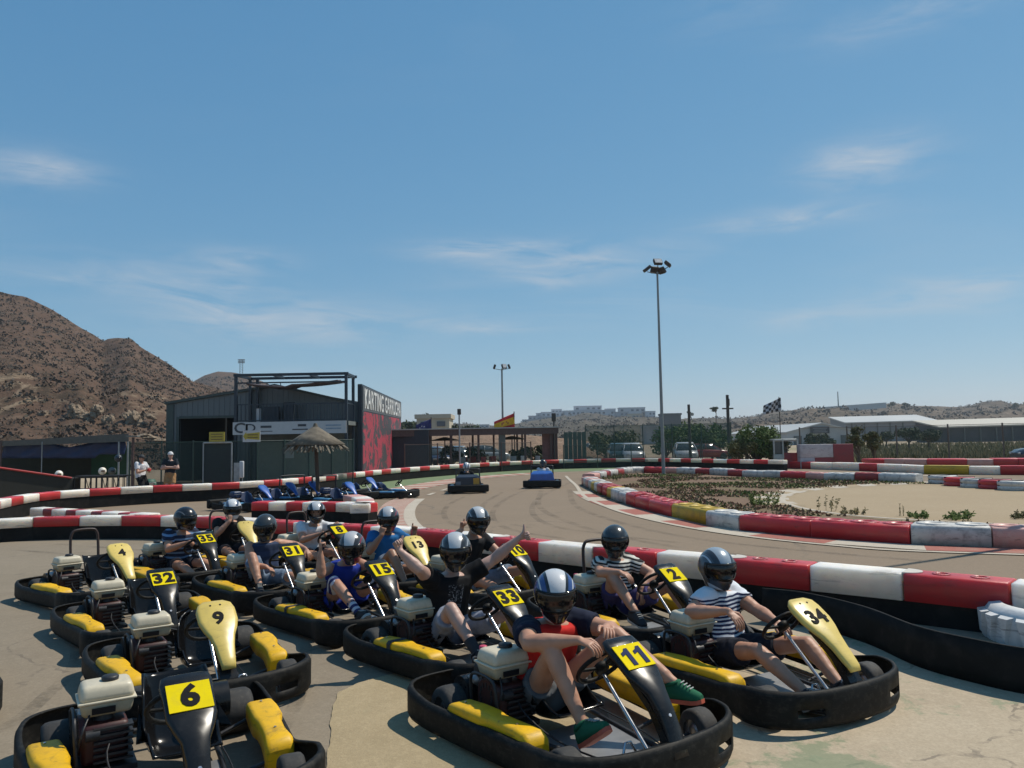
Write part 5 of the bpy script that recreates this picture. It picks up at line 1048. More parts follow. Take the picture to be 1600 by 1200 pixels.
def X(px, Y): return D(px, 690, Y).x
def Z(px, py, Y): return D(px, py, Y).z
YB = 36.0; xl = X(262, YB); xr = X(567, YB); ze = Z(262, 632, YB); zp = Z(430, 604, YB); zr_ = Z(556, 629, YB); xp = X(430, YB); DEP = 17
bld = thing('karting_clubhouse', 'dark two-storey karting clubhouse with open garage, roof terrace and red painted side wall', 'building', (xl, YB, 0))
def loc(p): return V(p)-V(bld.location)
def bx(mb, x0, x1, y0, y1, z0, z1, mi=0): mb.box(loc(((x0+x1)/2, (y0+y1)/2, (z0+z1)/2)), (abs(x1-x0), abs(y1-y0), abs(z1-z0)), mi)
xo0 = X(280, YB); xo1 = X(366, YB); zo = Z(300, 654, YB)
def ztop(x): return ze+(zp-ze)*(x-xl)/(xp-xl) if x < xp else zp+(zr_-zp)*(x-xp)/(xr-xp)
mb = MB()
def wallpiece(x0, x1, z0):
    a = [loc((x0, YB, z0)), loc((x1, YB, z0)), loc((x1, YB, ztop(x1))), loc((x0, YB, ztop(x0)))]
    if x0 < xp < x1: a.insert(3, loc((xp, YB, zp)))
    b = [p+V((0, .15, 0)) for p in a]; n = len(a); mb.add(a+b, [tuple(range(n)), tuple(range(n, 2*n))[::-1]]+[(i, n+i, n+(i+1) % n, (i+1) % n) for i in range(n)])
wallpiece(xl, xo0, 0); wallpiece(xo0+.002, xo1-.002, zo); wallpiece(xo1, xr, 0); link('wall', recalc(mb.mesh('wall', w_grey)), bld, label='grey corrugated gable wall')
rb_ = MB(); x = xl+.12
while x < xr-.1:
    z0 = 0.02 if not (xo0 < x < xo1) else zo+.02
    bx(rb_, x-.025, x+.025, YB-.02, YB+.005, z0, ztop(x)-.03); x += .25
stuff(rb_.build('wall_rib', w_grey, bld))
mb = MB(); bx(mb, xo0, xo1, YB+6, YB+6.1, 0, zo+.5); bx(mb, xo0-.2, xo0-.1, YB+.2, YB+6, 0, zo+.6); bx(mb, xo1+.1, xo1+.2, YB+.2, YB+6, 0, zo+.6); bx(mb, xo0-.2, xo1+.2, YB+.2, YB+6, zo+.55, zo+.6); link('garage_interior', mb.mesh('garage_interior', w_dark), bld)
mb = MB()
for (x0, z0, x1, z1) in ((xl-.1, ze, xp, zp), (xp, zp, xr-.75, zr_)):
    mb.add([loc(p) for p in ((x0, YB-.12, z0), (x1, YB-.12, z1), (x1, YB+DEP, z1), (x0, YB+DEP, z0), (x0, YB-.12, z0+.12), (x1, YB-.12, z1+.12), (x1, YB+DEP, z1+.12), (x0, YB+DEP, z0+.12))], [(3, 2, 1, 0), (4, 5, 6, 7), (0, 1, 5, 4), (1, 2, 6, 5), (2, 3, 7, 6), (3, 0, 4, 7)])
link('roof', mb.mesh('roof', w_green), bld)
mb = MB(); bx(mb, xl-.06, xl+.28, YB-.06, YB+.2, 0, ze); bx(mb, xl+.0, xl+.15, YB+.2, YB+DEP, 0, ze-.02); bx(mb, xo0-.12, xo0, YB-.04, YB+.1, 0, zo+.08); bx(mb, xo0, xo1, YB-.04, YB+.1, zo, zo+.12); link('trim', mb.mesh('trim', w_green), bld)
# terrace in front
YT = 34.0; tx0 = X(368, YT); tx1 = X(541, YT); zt0 = Z(460, 587, YT); zfl = Z(460, 659, YT); zsl = Z(460, 678, YT); zrl = Z(460, 630, YT)
tr = link('terrace', None, bld, loc((0, 0, 0))); tr.empty_display_size = .1
def lt(p): return V(p)
def tb(mb, x0, x1, y0, y1, z0, z1, mi=0): mb.box(((x0+x1)/2, (y0+y1)/2, (z0+z1)/2), (abs(x1-x0), abs(y1-y0), abs(z1-z0)), mi)
for x, y in ((tx0, YT), (tx1, YT), (X(404, 36), YB-.2), (tx0, YB-.15), (tx1, YB-.5)):
    m_ = MB(); tb(m_, x-.06, x+.06, y-.06, y+.06, 0, zt0-.01); m_.build('post', st_blue, tr)
m_ = MB(); tb(m_, tx0-.1, tx1+.1, YT-.06, YT+.06, zt0, zt0+.12); tb(m_, tx0-.1, tx1+.1, YB-.2, YB-.1, zt0, zt0+.12)
for x in (tx0, tx0+(tx1-tx0)*.33, tx0+(tx1-tx0)*.66, tx1): tb(m_, x-.05, x+.05, YT+.06, YB-.2, zt0+.01, zt0+.11)
tb(m_, tx0, tx1, YT-.03, YT+.03, zt0-.32, zt0-.26); tb(m_, tx1-.03, tx1+.03, YT+.06, YB-.2, zt0-.06, zt0+.0); m_.build('roof_frame', st_blue, tr)
m_ = MB(); rows = []
for i in range(15):
    x = tx0+.4+(tx1-tx0-.8)*i/14; rows.append([(x, YT+.1+1.6*j/6, zt0-.20-.16*sin(pi*i/14)-.05*sin(j*2.1)-.10*(i < 7)) for j in range(7)])
m_.loft(rows, 0, True, False, wrap=False); solidify(m_.mesh('x', []), .02) if False else None
me = m_.mesh('shade_cloth', mat('shade_cloth', (.10, .085, .10), .9)); link('shade_cloth', solidify(me, .03), tr)
m_ = MB(); tb(m_, tx0-.1, tx1+.1, YT+.0, YB-.02, zfl-.18, zfl); m_.build('floor_slab', w_plas, tr)
m_ = MB(); tb(m_, tx0, tx1, YT+.01, YT+.05, zrl-.05, zrl); tb(m_, tx0, tx1, YT+.01, YT+.05, zfl+.06, zfl+.10)
n = int((tx1-tx0)/.16)
for i in range(n): x = tx0+.08+i*.16; tb(m_, x-.012, x+.012, YT+.02, YT+.04, zfl+.1, zrl-.05)
tb(m_, tx1-.02, tx1+.02, YT+.06, YB-.16, zrl-.05, zrl)
for i in range(11): y = YT+.2+i*.16; tb(m_, tx1-.012, tx1+.012, y-.012, y+.012, zfl, zrl-.05)
m_.build('railing', st_blue, tr)
m_ = MB(); tb(m_, X(401, YT)-.07, X(401, YT)+.09, YT+.15, YT+.3, zfl, zfl+.62); m_.build('white_bollard', w_white, tr)
m_ = MB(); tb(m_, X(408, YT+1), X(432, YT+1), YB-.7, YB-.3, zfl, zfl+.75); tb(m_, X(440, YT+1), X(455, YT+1), YB-.7, YB-.4, zfl, zfl+.95); m_.build('stacked_furniture', st_blue, tr)
for f in range(2):
    m_ = MB(); c = V((X(437+f*2, YT+1), YT+1.1, zt0-.5)); m_.tube(c+V((0, 0, .3)), c, .02); 
    for a in range(3): d = V((cos(a*2.1), sin(a*2.1), 0)); m_.add([c+V((-d.y, d.x, 0))*.05, c+d*.45+V((-d.y, d.x, 0))*.06, c+d*.45-V((-d.y, d.x, 0))*.06, c-V((-d.y, d.x, 0))*.05], [(0, 1, 2, 3)])
    if f == 0: m_.build('ceiling_fan', st_blue, tr)
# ground floor below
gf = MB(); y0 = YB-.25; tb(gf, X(402, 36), tx1, y0, y0+.1, 0, zsl); gf.build('ground_floor_wall', w_plas, tr)
for (a, b, c, d) in ((447, 462, 697, 716), (468, 478, 697, 714)):
    f = MB(); tb(f, X(a, 36), X(b, 36), y0-.04, y0-.005, Z(a, d, 35.7), Z(a, c, 35.7)); w = f.build('window', w_white if a == 447 else w_plas, tr)
dr = MB(); tb(dr, X(505, 36), X(522, 36), y0-.03, y0-.004, .02, 2.1); dr.build('door', letter_d, tr); dr = MB(); tb(dr, X(541, 36), X(547, 36), y0-.03, y0-.004, .02, zsl); dr.build('pipe_box', st_blue, tr)
# long sign band under the terrace
sgn = thing('fascia_sign', 'long pale sign board with a dark round logo fixed under the terrace', 'sign', (tx0, YT-.12, 0)); sl = lambda p: V(p)-V(sgn.location)
m_ = MB(); z0, z1 = zsl, Z(460, 658.5, YT); m_.box(sl(((X(365, YT)+X(542, YT))/2, YT-.10, (z0+z1)/2)), (X(542, YT)-X(365, YT), .05, z1-z0)); link('board', m_.mesh('board', w_white), sgn)
def put_text(txt, size, m, parent, M, bold=.01, sx=1): o = link('lettering', text_me(txt, size, m, bold), parent); o.matrix_local = M @ Matrix.Diagonal((sx, 1, 1, 1)); return o
FR_ = Matrix.Rotation(pi/2, 4, 'X')
put_text('C', .62, letter_d, sgn, Matrix.Translation(sl((X(376, YT), YT-.132, (z0+z1)/2)) ) @ FR_, .012, 1.2); put_text('I', .5, letter_d, sgn, Matrix.Translation(sl((X(386.5, YT), YT-.132, (z0+z1)/2))) @ FR_, .005, 1.2); put_text('D', .5, letter_d, sgn, Matrix.Translation(sl((X(393, YT), YT-.132, (z0+z1)/2))) @ FR_, .005, 1.3)
for px, w, dz, h in ((417, 17, .06, .10), (415, 24, -.14, .03), (473, 13, .10, .10), (470, 24, -.08, .05), (522, 24, .08, .06), (522, 24, -.06, .05)):
    m_ = MB(); m_.box(sl((X(px, YT), YT-.129, (z0+z1)/2+dz)), (w*YT/1200, .006, h)); link('small_print', m_.mesh('small_print', letter_d if px < 500 else mat('print_blue', (.22, .30, .38), .5)), sgn)
# painted side wall
xw0 = xr+.02; xw1 = X(627, 52.6); YW0, YW1 = YB-.3, 52.6; zw0 = Z(567, 600, YW0); zw1 = Z(627, 628, YW1)
def _mural():
    t = NT('mural_paint'); co = t.pos(); mp_ = t.n('Mapping'); t.l(co, mp_.inputs[0]); mp_.inputs['Scale'].default_value = (1, .55, .8); n = t.noise(mp_.outputs[0], 1.3, 6, .68, .8); n2 = t.noise(mp_.outputs[0], 4.2, 7, .75, .6)
    c = t.mix(t.math('GREATER_THAN', n, .50), (.33, .028, .05), (.04, .04, .045)); c = t.mix(t.math('GREATER_THAN', n2, .60), c, (.04, .04, .045)); c = t.mix(t.math('GREATER_THAN', n2, .69), c, (.26, .24, .24)); t.set(col=c, rough=.7); return t.m
mu = link('side_wall', None, bld); mu.empty_display_size = .1
def sw(v, z, o=0): return V((xw0+(xw1-xw0)*v+o, YW0+(YW1-YW0)*v, z))
def ztw(v): return zw0+(zw1-zw0)*v
zb0, zb1 = Z(568, 641, YW0), Z(627, 654, YW1)
m_ = MB(); m_.add([sw(0, 0), sw(1, 0), sw(1, ztw(1)), sw(0, ztw(0)), sw(0, 0, -.2), sw(1, 0, -.2), sw(1, ztw(1), -.2), sw(0, ztw(0), -.2)], [(0, 1, 2, 3), (7, 6, 5, 4), (4, 0, 3, 7), (1, 5, 6, 2), (3, 2, 6, 7)]); link('wall_core', m_.mesh('wall_core', st_blue), mu)
m_ = MB(); m_.add([sw(.01, 0, .02), sw(.97, 0, .02), sw(.97, zb1-.05, .02), sw(.01, zb0-.05, .02), sw(.01, 0, .004), sw(.97, 0, .004), sw(.97, zb1-.05, .004), sw(.01, zb0-.05, .004)], [(0, 1, 2, 3), (4, 0, 3, 7), (1, 5, 6, 2), (3, 2, 6, 7)]); link('mural', m_.mesh('mural', _mural()), mu)
m_ = MB(); m_.add([sw(.01, zb0, .03), sw(.99, zb1, .03), sw(.99, ztw(1)-.06, .03), sw(.01, ztw(0)-.08, .03), sw(.01, zb0, .004), sw(.99, zb1, .004), sw(.99, ztw(1)-.06, .004), sw(.01, ztw(0)-.08, .004)], [(0, 1, 2, 3), (4, 0, 3, 7), (1, 5, 6, 2), (3, 2, 6, 7), (4, 5, 1, 0)]); link('sign_band', m_.mesh('sign_band', mat('sign_band', (.085, .09, .095), .5)), mu)
for word, va, vb in (('KARTING', .035, .435), ('GARRUCHA', .475, .955)):
    me = text_me(word, 1.0, letter_w, .012, .01); xs = [v.co.x for v in me.vertices]; ys = [v.co.y for v in me.vertices]; wx = max(xs)-min(xs); wy = max(ys)-min(ys)
    for v in me.vertices:
        f = (v.co.x-min(xs))/wx; g_ = (v.co.y-min(ys))/wy; vv = va+(vb-va)*f; a = zb0+(zb1-zb0)*vv+.10; b = ztw(vv)-.15; v.co = sw(vv, a+(b-a)*g_, .045+v.co.z)
    link('lettering', me, mu)
m_ = MB(); m_.add([sw(.70, 0, .05), sw(.93, 0, .05), sw(.93, 2.3, .05), sw(.70, 2.3, .05), sw(.70, 0, .022), sw(.93, 0, .022), sw(.93, 2.3, .022), sw(.70, 2.3, .022)], [(0, 1, 2, 3), (4, 0, 3, 7), (1, 5, 6, 2), (3, 2, 6, 7)]); link('door', m_.mesh('door', st_blue), mu)
# everything under 'terrace' and 'side_wall' was laid out in world space: shift the two holders
for h in (tr, mu): h.location = -V(bld.location)
# ------------------------------------------------------------------ fences
def meshm(n, c, a):
    t = NT('wire_'+n); t.set(col=c, rough=.7); tr_ = t.n('BsdfTransparent'); mx = t.n('MixShader'); nz = t.noise(t.co(), 1.3, 3); t.l(t.math('ADD', t.math('MULTIPLY', nz, .25), a-.12), mx.inputs[0]); t.l(tr_.outputs[0], mx.inputs[1]); t.l(t.b.outputs[0], mx.inputs[2]); t.l(mx.outputs[0], t.out.inputs[0]); return t.m
net_d = meshm('dark', (.012, .035, .03), .62); net_g = meshm('green', (.02, .075, .055), .48); net_l = meshm('light', (.06, .09, .075), .22)
def fence(label, pts, h, gap, net, pm, r=.028, rails=(1.0,), group=None):
    o0 = V(pts[0]); root = thing('wire_fence', label, 'fence', tuple(o0)); cuts = resample([V(p) for p in pts], [gap]); mb = MB(); rl = MB()
    for a in cuts: m_ = MB(); m_.tube(a-o0, a-o0+V((0, 0, h+.06)), r, n=7); m_.build('post', pm, root)
    for a, b in zip(cuts, cuts[1:]):
        q = MB(); q.poly([a-o0+V((0, 0, .05)), b-o0+V((0, 0, .05)), b-o0+V((0, 0, h)), a-o0+V((0, 0, h))]); q.build('net_panel', net, root)
        for z in rails: rl = MB(); rl.tube(a-o0+V((0, 0, h*z)), b-o0+V((0, 0, h*z)), .014, n=5, caps=False); rl.build('rail', pm, root)
    return root
P_ = lambda px, Y: V((X(px, Y), Y, 0))
fence('dark green netting fence in front of the open garage and the clubhouse', [P_(203, 28.8), P_(300, 29.0), P_(400, 29.6), P_(470, 31), P_(560, 33.4)], 2.05, 1.15, net_d, green_st)
fence('tall green wire fence along the far edge of the track beside the lamp post', [P_(915, 51), P_(1000, 51), P_(1080, 50), P_(1150, 48.5)], 2.75, 1.9, net_g, green_st, .035, (1.0, .22))
fence('low rail fence in front of the tall green wire fence', [P_(880, 49.8), P_(960, 50), P_(1060, 49.2), P_(1150, 47.4)], 1.5, 2.2, net_l, green_st, .03, (1.0, .3))
fence('wire fence on tall rusty posts across the dry field on the right', [P_(1250, 54), P_(1390, 52), P_(1480, 50), P_(1560, 48), P_(1680, 46)], 2.4, 3.05, net_l, mat('post_rust', (.11, .085, .07), .8), .05, (1.0,))
fence('thin fence in front of the open shed', [P_(632, 45), P_(700, 46), P_(790, 47.2), P_(860, 48.5)], 1.75, 2.0, net_l, brown_st, .035, (1.0,))
gate = thing('metal_gate', 'dark green sheet metal gate standing open beside the end of the shed', 'gate', tuple(P_(881, 50.5))); m_ = MB()
for i, px in enumerate((881, 888, 895, 902, 909)):
    a = P_(px, 50.5)-P_(881, 50.5); m_ = MB(); m_.box(a+V((.14, .02*(i % 2), 1.22)), (.27, .04, 2.3)); m_.build('panel', mat('gate_green', (.035, .075, .06), .45), gate)
# garage gate frame in the netting fence
g2 = thing('tubular_gate', 'grey tubular gate frame in the netting fence before the garage', 'gate', tuple(P_(318, 28.85))); m_ = MB(); w = X(363, 28.9)-X(318, 28.85)
for q in ((0, 0, 0, 0, 0, 2.0), (w, 0, 0, w, 0, 2.0), (0, 0, 2.0, w, 0, 2.0), (0, 0, .12, w, 0, .12)): m_.tube(q[:3], q[3:], .03)
m_.build('frame', gal, g2); m_ = MB(); m_.box((w/2, .02, 1.05), (w-.08, .01, 1.8)); m_.build('infill', mat('infill_dark', (.02, .03, .03), .8), g2)
def board(label, px, py, w, h, Y, m, draw=None, cat='sign'):
    c = D(px, py, Y); s = thing('sign_board', label, cat, tuple(c)); link('board', MB().box((0, 0, 0), (w*Y/1200, .03, h*Y/1200)).mesh('board', m), s)
    if draw: draw(s, Y/1200)
def _arrow(s, k):
    m_ = MB(); pts = [(-13, 0), (-8, 7), (-8, 4), (13, 6), (13, -6), (-8, -4), (-8, -7)]; m_.add([(x*k, -.020, z*k) for x, z in pts]+[(x*k, -.016, z*k) for x, z in pts], [tuple(range(7)), tuple(range(7, 14))[::-1]]+[(i, 7+i, 7+(i+1) % 7, (i+1) % 7) for i in range(7)]); link('arrow', recalc(m_.mesh('arrow', sign_y)), s)
    for dz in (2, -2): link('small_print', MB().box((2*k, -.023, dz*k), (16*k, .004, 1.6*k)).mesh('small_print', mat('print_brown', (.16, .11, .03), .6)), s)
def _lines(s, k):
    for dz in (4, 0, -4): link('small_print', MB().box((0, -.018, dz*k), (18*k, .004, 1.5*k)).mesh('small_print', mat('print_brown', (.16, .11, .03), .6)), s)
board('yellow notice board with brown lettering over the garage gate', 339, 682.5, 24, 15, 28.7, sign_y, _lines)
board('white sign with a yellow arrow pointing left over the fence', 393, 681.5, 27, 18, 28.9, w_white, _arrow)
c = P_(378, 28.5); ex = thing('fire_extinguisher_box', 'white fire extinguisher case on the netting fence by the gate', 'extinguisher', tuple(c)); link('case', MB().rbox((0, 0, 1.0), (.16, .12, .62), .04).mesh('case', w_white), ex); link('bracket', MB().box((-.2, .05, .9), (.2, .06, .7)).mesh('bracket', gal), ex); link('pole', MB().tube((0, .08, 0), (0, .08, 1.3), .02).mesh('pole', gal), ex)
# straw parasol
u = G(498, 790); us = thing('straw_parasol', 'straw thatched parasol on a wooden pole among the blue karts', 'parasol', tuple(u)); us.scale = (.90, .90, .97); m_ = MB(); m_.tube((0, 0, 0), (-.12, 0, 2.32), .075, .06, 10); link('pole', m_.mesh('pole', mat('wood_dark', (.07, .045, .03), .8)), us)
straw = mat('straw', (.17, .142, .105), .95, var=.35, scale=5); rn = random.Random(3); m_ = MB(); ap = V((-.12, 0, 2.50))
m_.lathe([(.10, 2.50), (.55, 2.22), (1.02, 1.93), (.98, 1.92), (.5, 2.17), (.05, 2.42)], 24, 0, Matrix.Translation((-.12, 0, 0)))
for _ in range(900):
    a = rn.uniform(0, 2*pi); r0 = rn.uniform(.02, .85); L = rn.uniform(.22, .42); sl_ = -.60; p = ap+V((cos(a)*r0, sin(a)*r0, r0*sl_+.03)); q = ap+V((cos(a)*(r0+L), sin(a)*(r0+L), (r0+L)*sl_+rn.uniform(-.10, .06)-(.10*rn.random() if r0+L > .95 else 0))); w = V((-sin(a), cos(a), 0))*rn.uniform(.012, .03); m_.add([p-w, p+w, q+w, q-w], [(0, 1, 2, 3)])
for _ in range(60): a = rn.uniform(0, 2*pi); p = ap+V((cos(a)*.12, sin(a)*.12, -.1)); q = ap+V((cos(a)*.05, sin(a)*.05, .12)); w = V((-sin(a), cos(a), 0))*.03; m_.add([p-w, p+w, q], [(0, 1, 2)])
link('thatch', m_.mesh('thatch', straw), us)
link('light_box', MB().rbox((.62, 0, 1.55), (.10, .10, .28), .02).mesh('light_box', w_white), us) if False else None
# ------------------------------------------------------------------ open shed with the long roof
sh = thing('open_shed', 'long open shed with pale roof edge and brown fascia on thin posts', 'shed', tuple(P_(610, 47)))
so = V(sh.location); ra, rbk = D(604, 672, 47), D(872, 667.5, 51)
m_ = MB(); d = V((rbk.x-ra.x, rbk.y-ra.y, 0)).normalized(); nn = V((-d.y, d.x, 0)); 
def slab(mb, a, b, dz0, dz1, w0, w1): mb.add([p-so+nn*w+V((0, 0, z)) for z in (dz0, dz1) for p, w in ((a, w0), (b, w0), (b, w1), (a, w1))], [(3, 2, 1, 0), (4, 5, 6, 7), (0, 1, 5, 4), (1, 2, 6, 5), (2, 3, 7, 6), (3, 0, 4, 7)])
slab(m_, ra, rbk, -.02, .05, -.15, 7); link('roof_sheet', m_.mesh('roof_sheet', mat('roof_pale', (.42, .40, .38), .6)), sh)
m_ = MB(); slab(m_, ra, rbk, -.42, -.022, -.05, .0); link('fascia', m_.mesh('fascia', brown_st), sh)
for f in (.02, .13, .24, .36, .52, .66, .80, .96, .995):
    p = ra+(rbk-ra)*f; m_ = MB(); w = .07 if f != .66 else .22; m_.box(p-so+nn*.2+V((0, 0, -p.z/2-.2)), (w*2, .14, p.z-.4)); m_.build('post', brown_st if f != .66 else w_plas, sh)
    if f > .1: p2 = p+nn*6.5; m_ = MB(); m_.box(p2-so+V((0, 0, -p.z/2-.05)), (.14, .14, p.z-.1)); m_.build('post', brown_st, sh)
m_ = MB(); m_.box(ra-so+V((1.3, .6, -ra.z/2)), (2.4, .1, ra.z-.1)); m_.build('end_wall', st_blue, sh)
m_ = MB(); p = ra+(rbk-ra)*.93; m_.box(p-so+nn*.5+V((.3, 0, -p.z/2)), (.9, .1, p.z-.2)); m_.build('end_wall', mat('end_wall_brown', (.17, .085, .075), .8), sh)
red_pl = mat('red_plastic', (.42, .03, .03), .5); wh_pl = mat('white_plastic', (.5, .5, .48), .5)
def chair(px, Y, m, lab, rz):
    t = thing('plastic_chair', lab, 'chair', tuple(P_(px, Y)), rz, 'plastic chairs under the open shed'); link('seat', MB().rbox((0, 0, .43), (.44, .42, .04), .015).mesh('seat', m), t); link('backrest', MB().rbox((0, .2, .66), (.42, .04, .40), .015).mesh('backrest', m), t)
    for sx in (-.19, .19):
        for sy in (-.18, .18): link('leg', MB().tube((sx, sy, .42), (sx*1.15, sy*1.15, 0), .018, n=6).mesh('leg', m), t)
CH = ((722, wh_pl, 'white plastic chair at the left end of the shed seating, beside the thin lamp'), (732, red_pl, 'red plastic chair next to the leftmost white chair under the shed'), (742, red_pl, 'red plastic chair in front of the dark potted plants under the shed'), (752, red_pl, 'red plastic chair right of the dark potted plants under the shed'), (762, red_pl, 'red plastic chair second from the pale pillar under the shed'), (771, red_pl, 'red plastic chair closest to the pale pillar under the shed'),
      (795, wh_pl, 'white plastic chair just right of the pale pillar under the shed'), (803, wh_pl, 'white plastic chair in the middle of the three right of the pale pillar'), (812, wh_pl, 'white plastic chair before the dark bushy plant under the shed'), (836, wh_pl, 'white plastic chair at the right end of the shed seating'))
for i, (px, m, lab) in enumerate(CH): chair(px, 50.5+(i % 3)*.6, m, lab, i*1.3)
for i, (px, Y, lab) in enumerate(((746, 52, 'dark potted plants left of the pale shed pillar'), (815, 53, 'dark bushy plant under the right half of the shed'), (835, 53, 'dark bushy plant at the right end of the shed'), (706, 55, 'dark shrub beside the parked dark car under the shed'))): tree(lab, P_(px, Y), 1.5, 1.0, leaf_d, seed=80+i, n=500, blobs=6, low=.15, leaf=.12, name='shrub', cat='shrub')
for px, Y, lab in ((695, 53, 'dark flat-topped sunshade left of the thin lamp under the shed'), (800, 54, 'dark flat-topped sunshade near the pale pillar under the shed')):
    t = thing('sunshade', lab, 'sunshade', tuple(P_(px, Y))); link('pole', MB().tube((0, 0, 0), (0, 0, 2.1), .04).mesh('pole', brown_st), t); link('canopy', MB().lathe([(.95, 1.95), (.95, 2.0), (.1, 2.2), (.001, 2.2)], 8).mesh('canopy', mat('canopy_dark', (.05, .045, .03), .9)), t)
# ------------------------------------------------------------------ marshal shelter on the left
Ys = 30.5; s0 = P_(-30, Ys); shl = thing('marshal_shelter', 'low shelter with grey flat roof and blue tarpaulin below the hill', 'shelter', tuple(s0)); zo_ = lambda px, py, Y=Ys: D(px, py, Y)-s0
m_ = MB(); a, b = zo_(-30, 691), zo_(201, 677.5); c, d_ = zo_(-30, 698.5), zo_(201, 690)
m_.add([a, b, d_, c]+[p+V((-1.85, 3.5, .05)) for p in (a, b, d_, c)], [(3, 2, 1, 0), (4, 5, 6, 7), (0, 1, 5, 4), (1, 2, 6, 5), (2, 3, 7, 6), (3, 0, 4, 7)]); link('roof', recalc(m_.mesh('roof', mat('roof_grey_felt', (.10, .10, .09), .8))), shl)
m_ = MB(); rows = []
for i in range(25):
    px = 4+i*8; sag = max(0, 1-abs(px-108)/40)*9+max(0, 1-abs(px-35)/30)*3; rows.append([zo_(px, 690+sag+(j/5)*(716-690-sag-(6 if px > 150 else 0)), Ys+.4)+V((0, .06*sin(i*1.3+j), 0)) for j in range(6)])
m_.loft(rows, 0, True, False, wrap=False); link('tarpaulin', solidify(m_.mesh('tarpaulin', mat('blue_tarp', (.012, .030, .10), .6)), .01), shl)
m_ = MB(); m_.box(zo_(172, 722, Ys+2.8), (1.6, .02, 1.2)); link('green_net', m_.mesh('green_net', mat('green_cloth', (.015, .07, .04), .8)), shl)
m_ = MB(); m_.box(zo_(100, 728, Ys+3.2), (5.6, .02, 1.1)); link('back_wall', m_.mesh('back_wall', mat('shed_back', (.03, .035, .025), .9)), shl)
for px in (2, 66, 186, 200): p = zo_(px, 690); m_ = MB(); m_.tube((p.x, p.y, -s0.z), p, .035 if px != 66 else .02, n=7); link('post', m_.mesh('post', gal if px != 2 else brown_st), shl)
cnt_ = thing('counter', 'dark counter with a sloping red top rail under the shelter', 'counter', tuple(P_(-20, 28))); c0 = V(cnt_.location); m_ = MB(); a, b = D(0, 732, 27), D(113, 748, 28.5); w = V((0, .5, 0))
m_.add([a-c0, b-c0, V((b.x, b.y, 0))-c0, V((a.x, a.y, 0))-c0]+[p+w for p in (a-c0, b-c0, V((b.x, b.y, 0))-c0, V((a.x, a.y, 0))-c0)], [(3, 2, 1, 0), (4, 5, 6, 7), (0, 1, 5, 4), (1, 2, 6, 5), (3, 0, 4, 7)]); link('front', recalc(m_.mesh('front', mat('counter_dark', (.018, .018, .014), .8))), cnt_)
m_ = MB(); m_.pipe([a-c0+V((0, -.04, .03)), b-c0+V((0, -.04, .03))], .035, 6); link('rail', m_.mesh('rail', red_pl), cnt_)
rk_ = thing('steel_rack', 'black angle-iron rack frame standing right of the counter', 'rack', tuple(P_(118, 28.6))); w = X(196, 28.6)-X(118, 28.6); m_ = MB()
for i in range(10): x = w*i/9; m_.tube((x, 0, 0), (x, 0, .82), .018, n=5); m_.tube((x, .7, 0), (x, .7, .82), .018, n=5)
m_.box((w/2, .35, .84), (w, .75, .05)); m_.tube((0, 0, .4), (w, 0, .4), .014, n=5)
for i in (2, 5, 7): m_.tube((w*i/9, 0, 0), (w*(i+1)/9, 0, .8), .012, n=5); m_.tube((w*(i+1)/9, 0, 0), (w*i/9, 0, .8), .012, n=5)
link('frame', m_.mesh('frame', eng_bk), rk_)
rn = random.Random(4)
for i, (px, c_, lab) in enumerate(((92, b_white, 'white helmet left on the red counter rail'), (160, b_white, 'white helmet on the steel rack'), (175, w_plas, 'grey helmet at the right end of the steel rack'), (185, st_blue, 'blue helmet hung at the right end of the shelter'))):
    p = D(px, 741-(i > 0)*5-(i == 3)*20, 28.6); h = thing('spare_helmet', lab, 'helmet', tuple(p)); bm = bmesh.new(); bmesh.ops.create_uvsphere(bm, u_segments=14, v_segments=9, radius=.14); link('shell', MB().bm(bm).mesh('shell', c_), h); link('visor', MB().rbox((.05, -.09, 0), (.16, .09, .08), .03).mesh('visor', visor_m), h)
def bin_(px, lab, h, r, m): t = thing('waste_bin', lab, 'bin', tuple(P_(px, 28.0))); link('body', MB().lathe([(r*.85, 0), (r, h*.95), (r*1.06, h*.96), (r*1.06, h), (r*.9, h), (.001, h-.03)], 16).mesh('body', m), t); link('lid', MB().lathe([(r*1.08, h+.002), (r*.9, h+.10), (.001, h+.12)], 16).mesh('lid', mat('bin_green', (.02, .09, .06), .6)), t)
bin_(234, 'grey waste bin with green lid beside the person in white', .62, .22, w_white); bin_(242, 'small pale post-like bin right of the grey waste bin', .5, .08, w_white)
lp = thing('short_post', 'short brown post with a flat cap right of the shelter', 'post', tuple(P_(208, 28.6))); link('pole', MB().tube((0, 0, 0), (0, 0, 2.25), .05).mesh('pole', brown_st), lp); link('cap', MB().rbox((0, 0, 2.29), (.42, .25, .05), .01).mesh('cap', w_plas), lp)
wallb = thing('garden_wall', 'low pale wall behind the two standing people', 'wall', tuple(P_(245, 29.6))); link('wall', MB().box((1.2, 0, .28), (2.6, .2, .55)).mesh('wall', bmat('wall_pale', (.34, .28, .2), .3)), wallb)
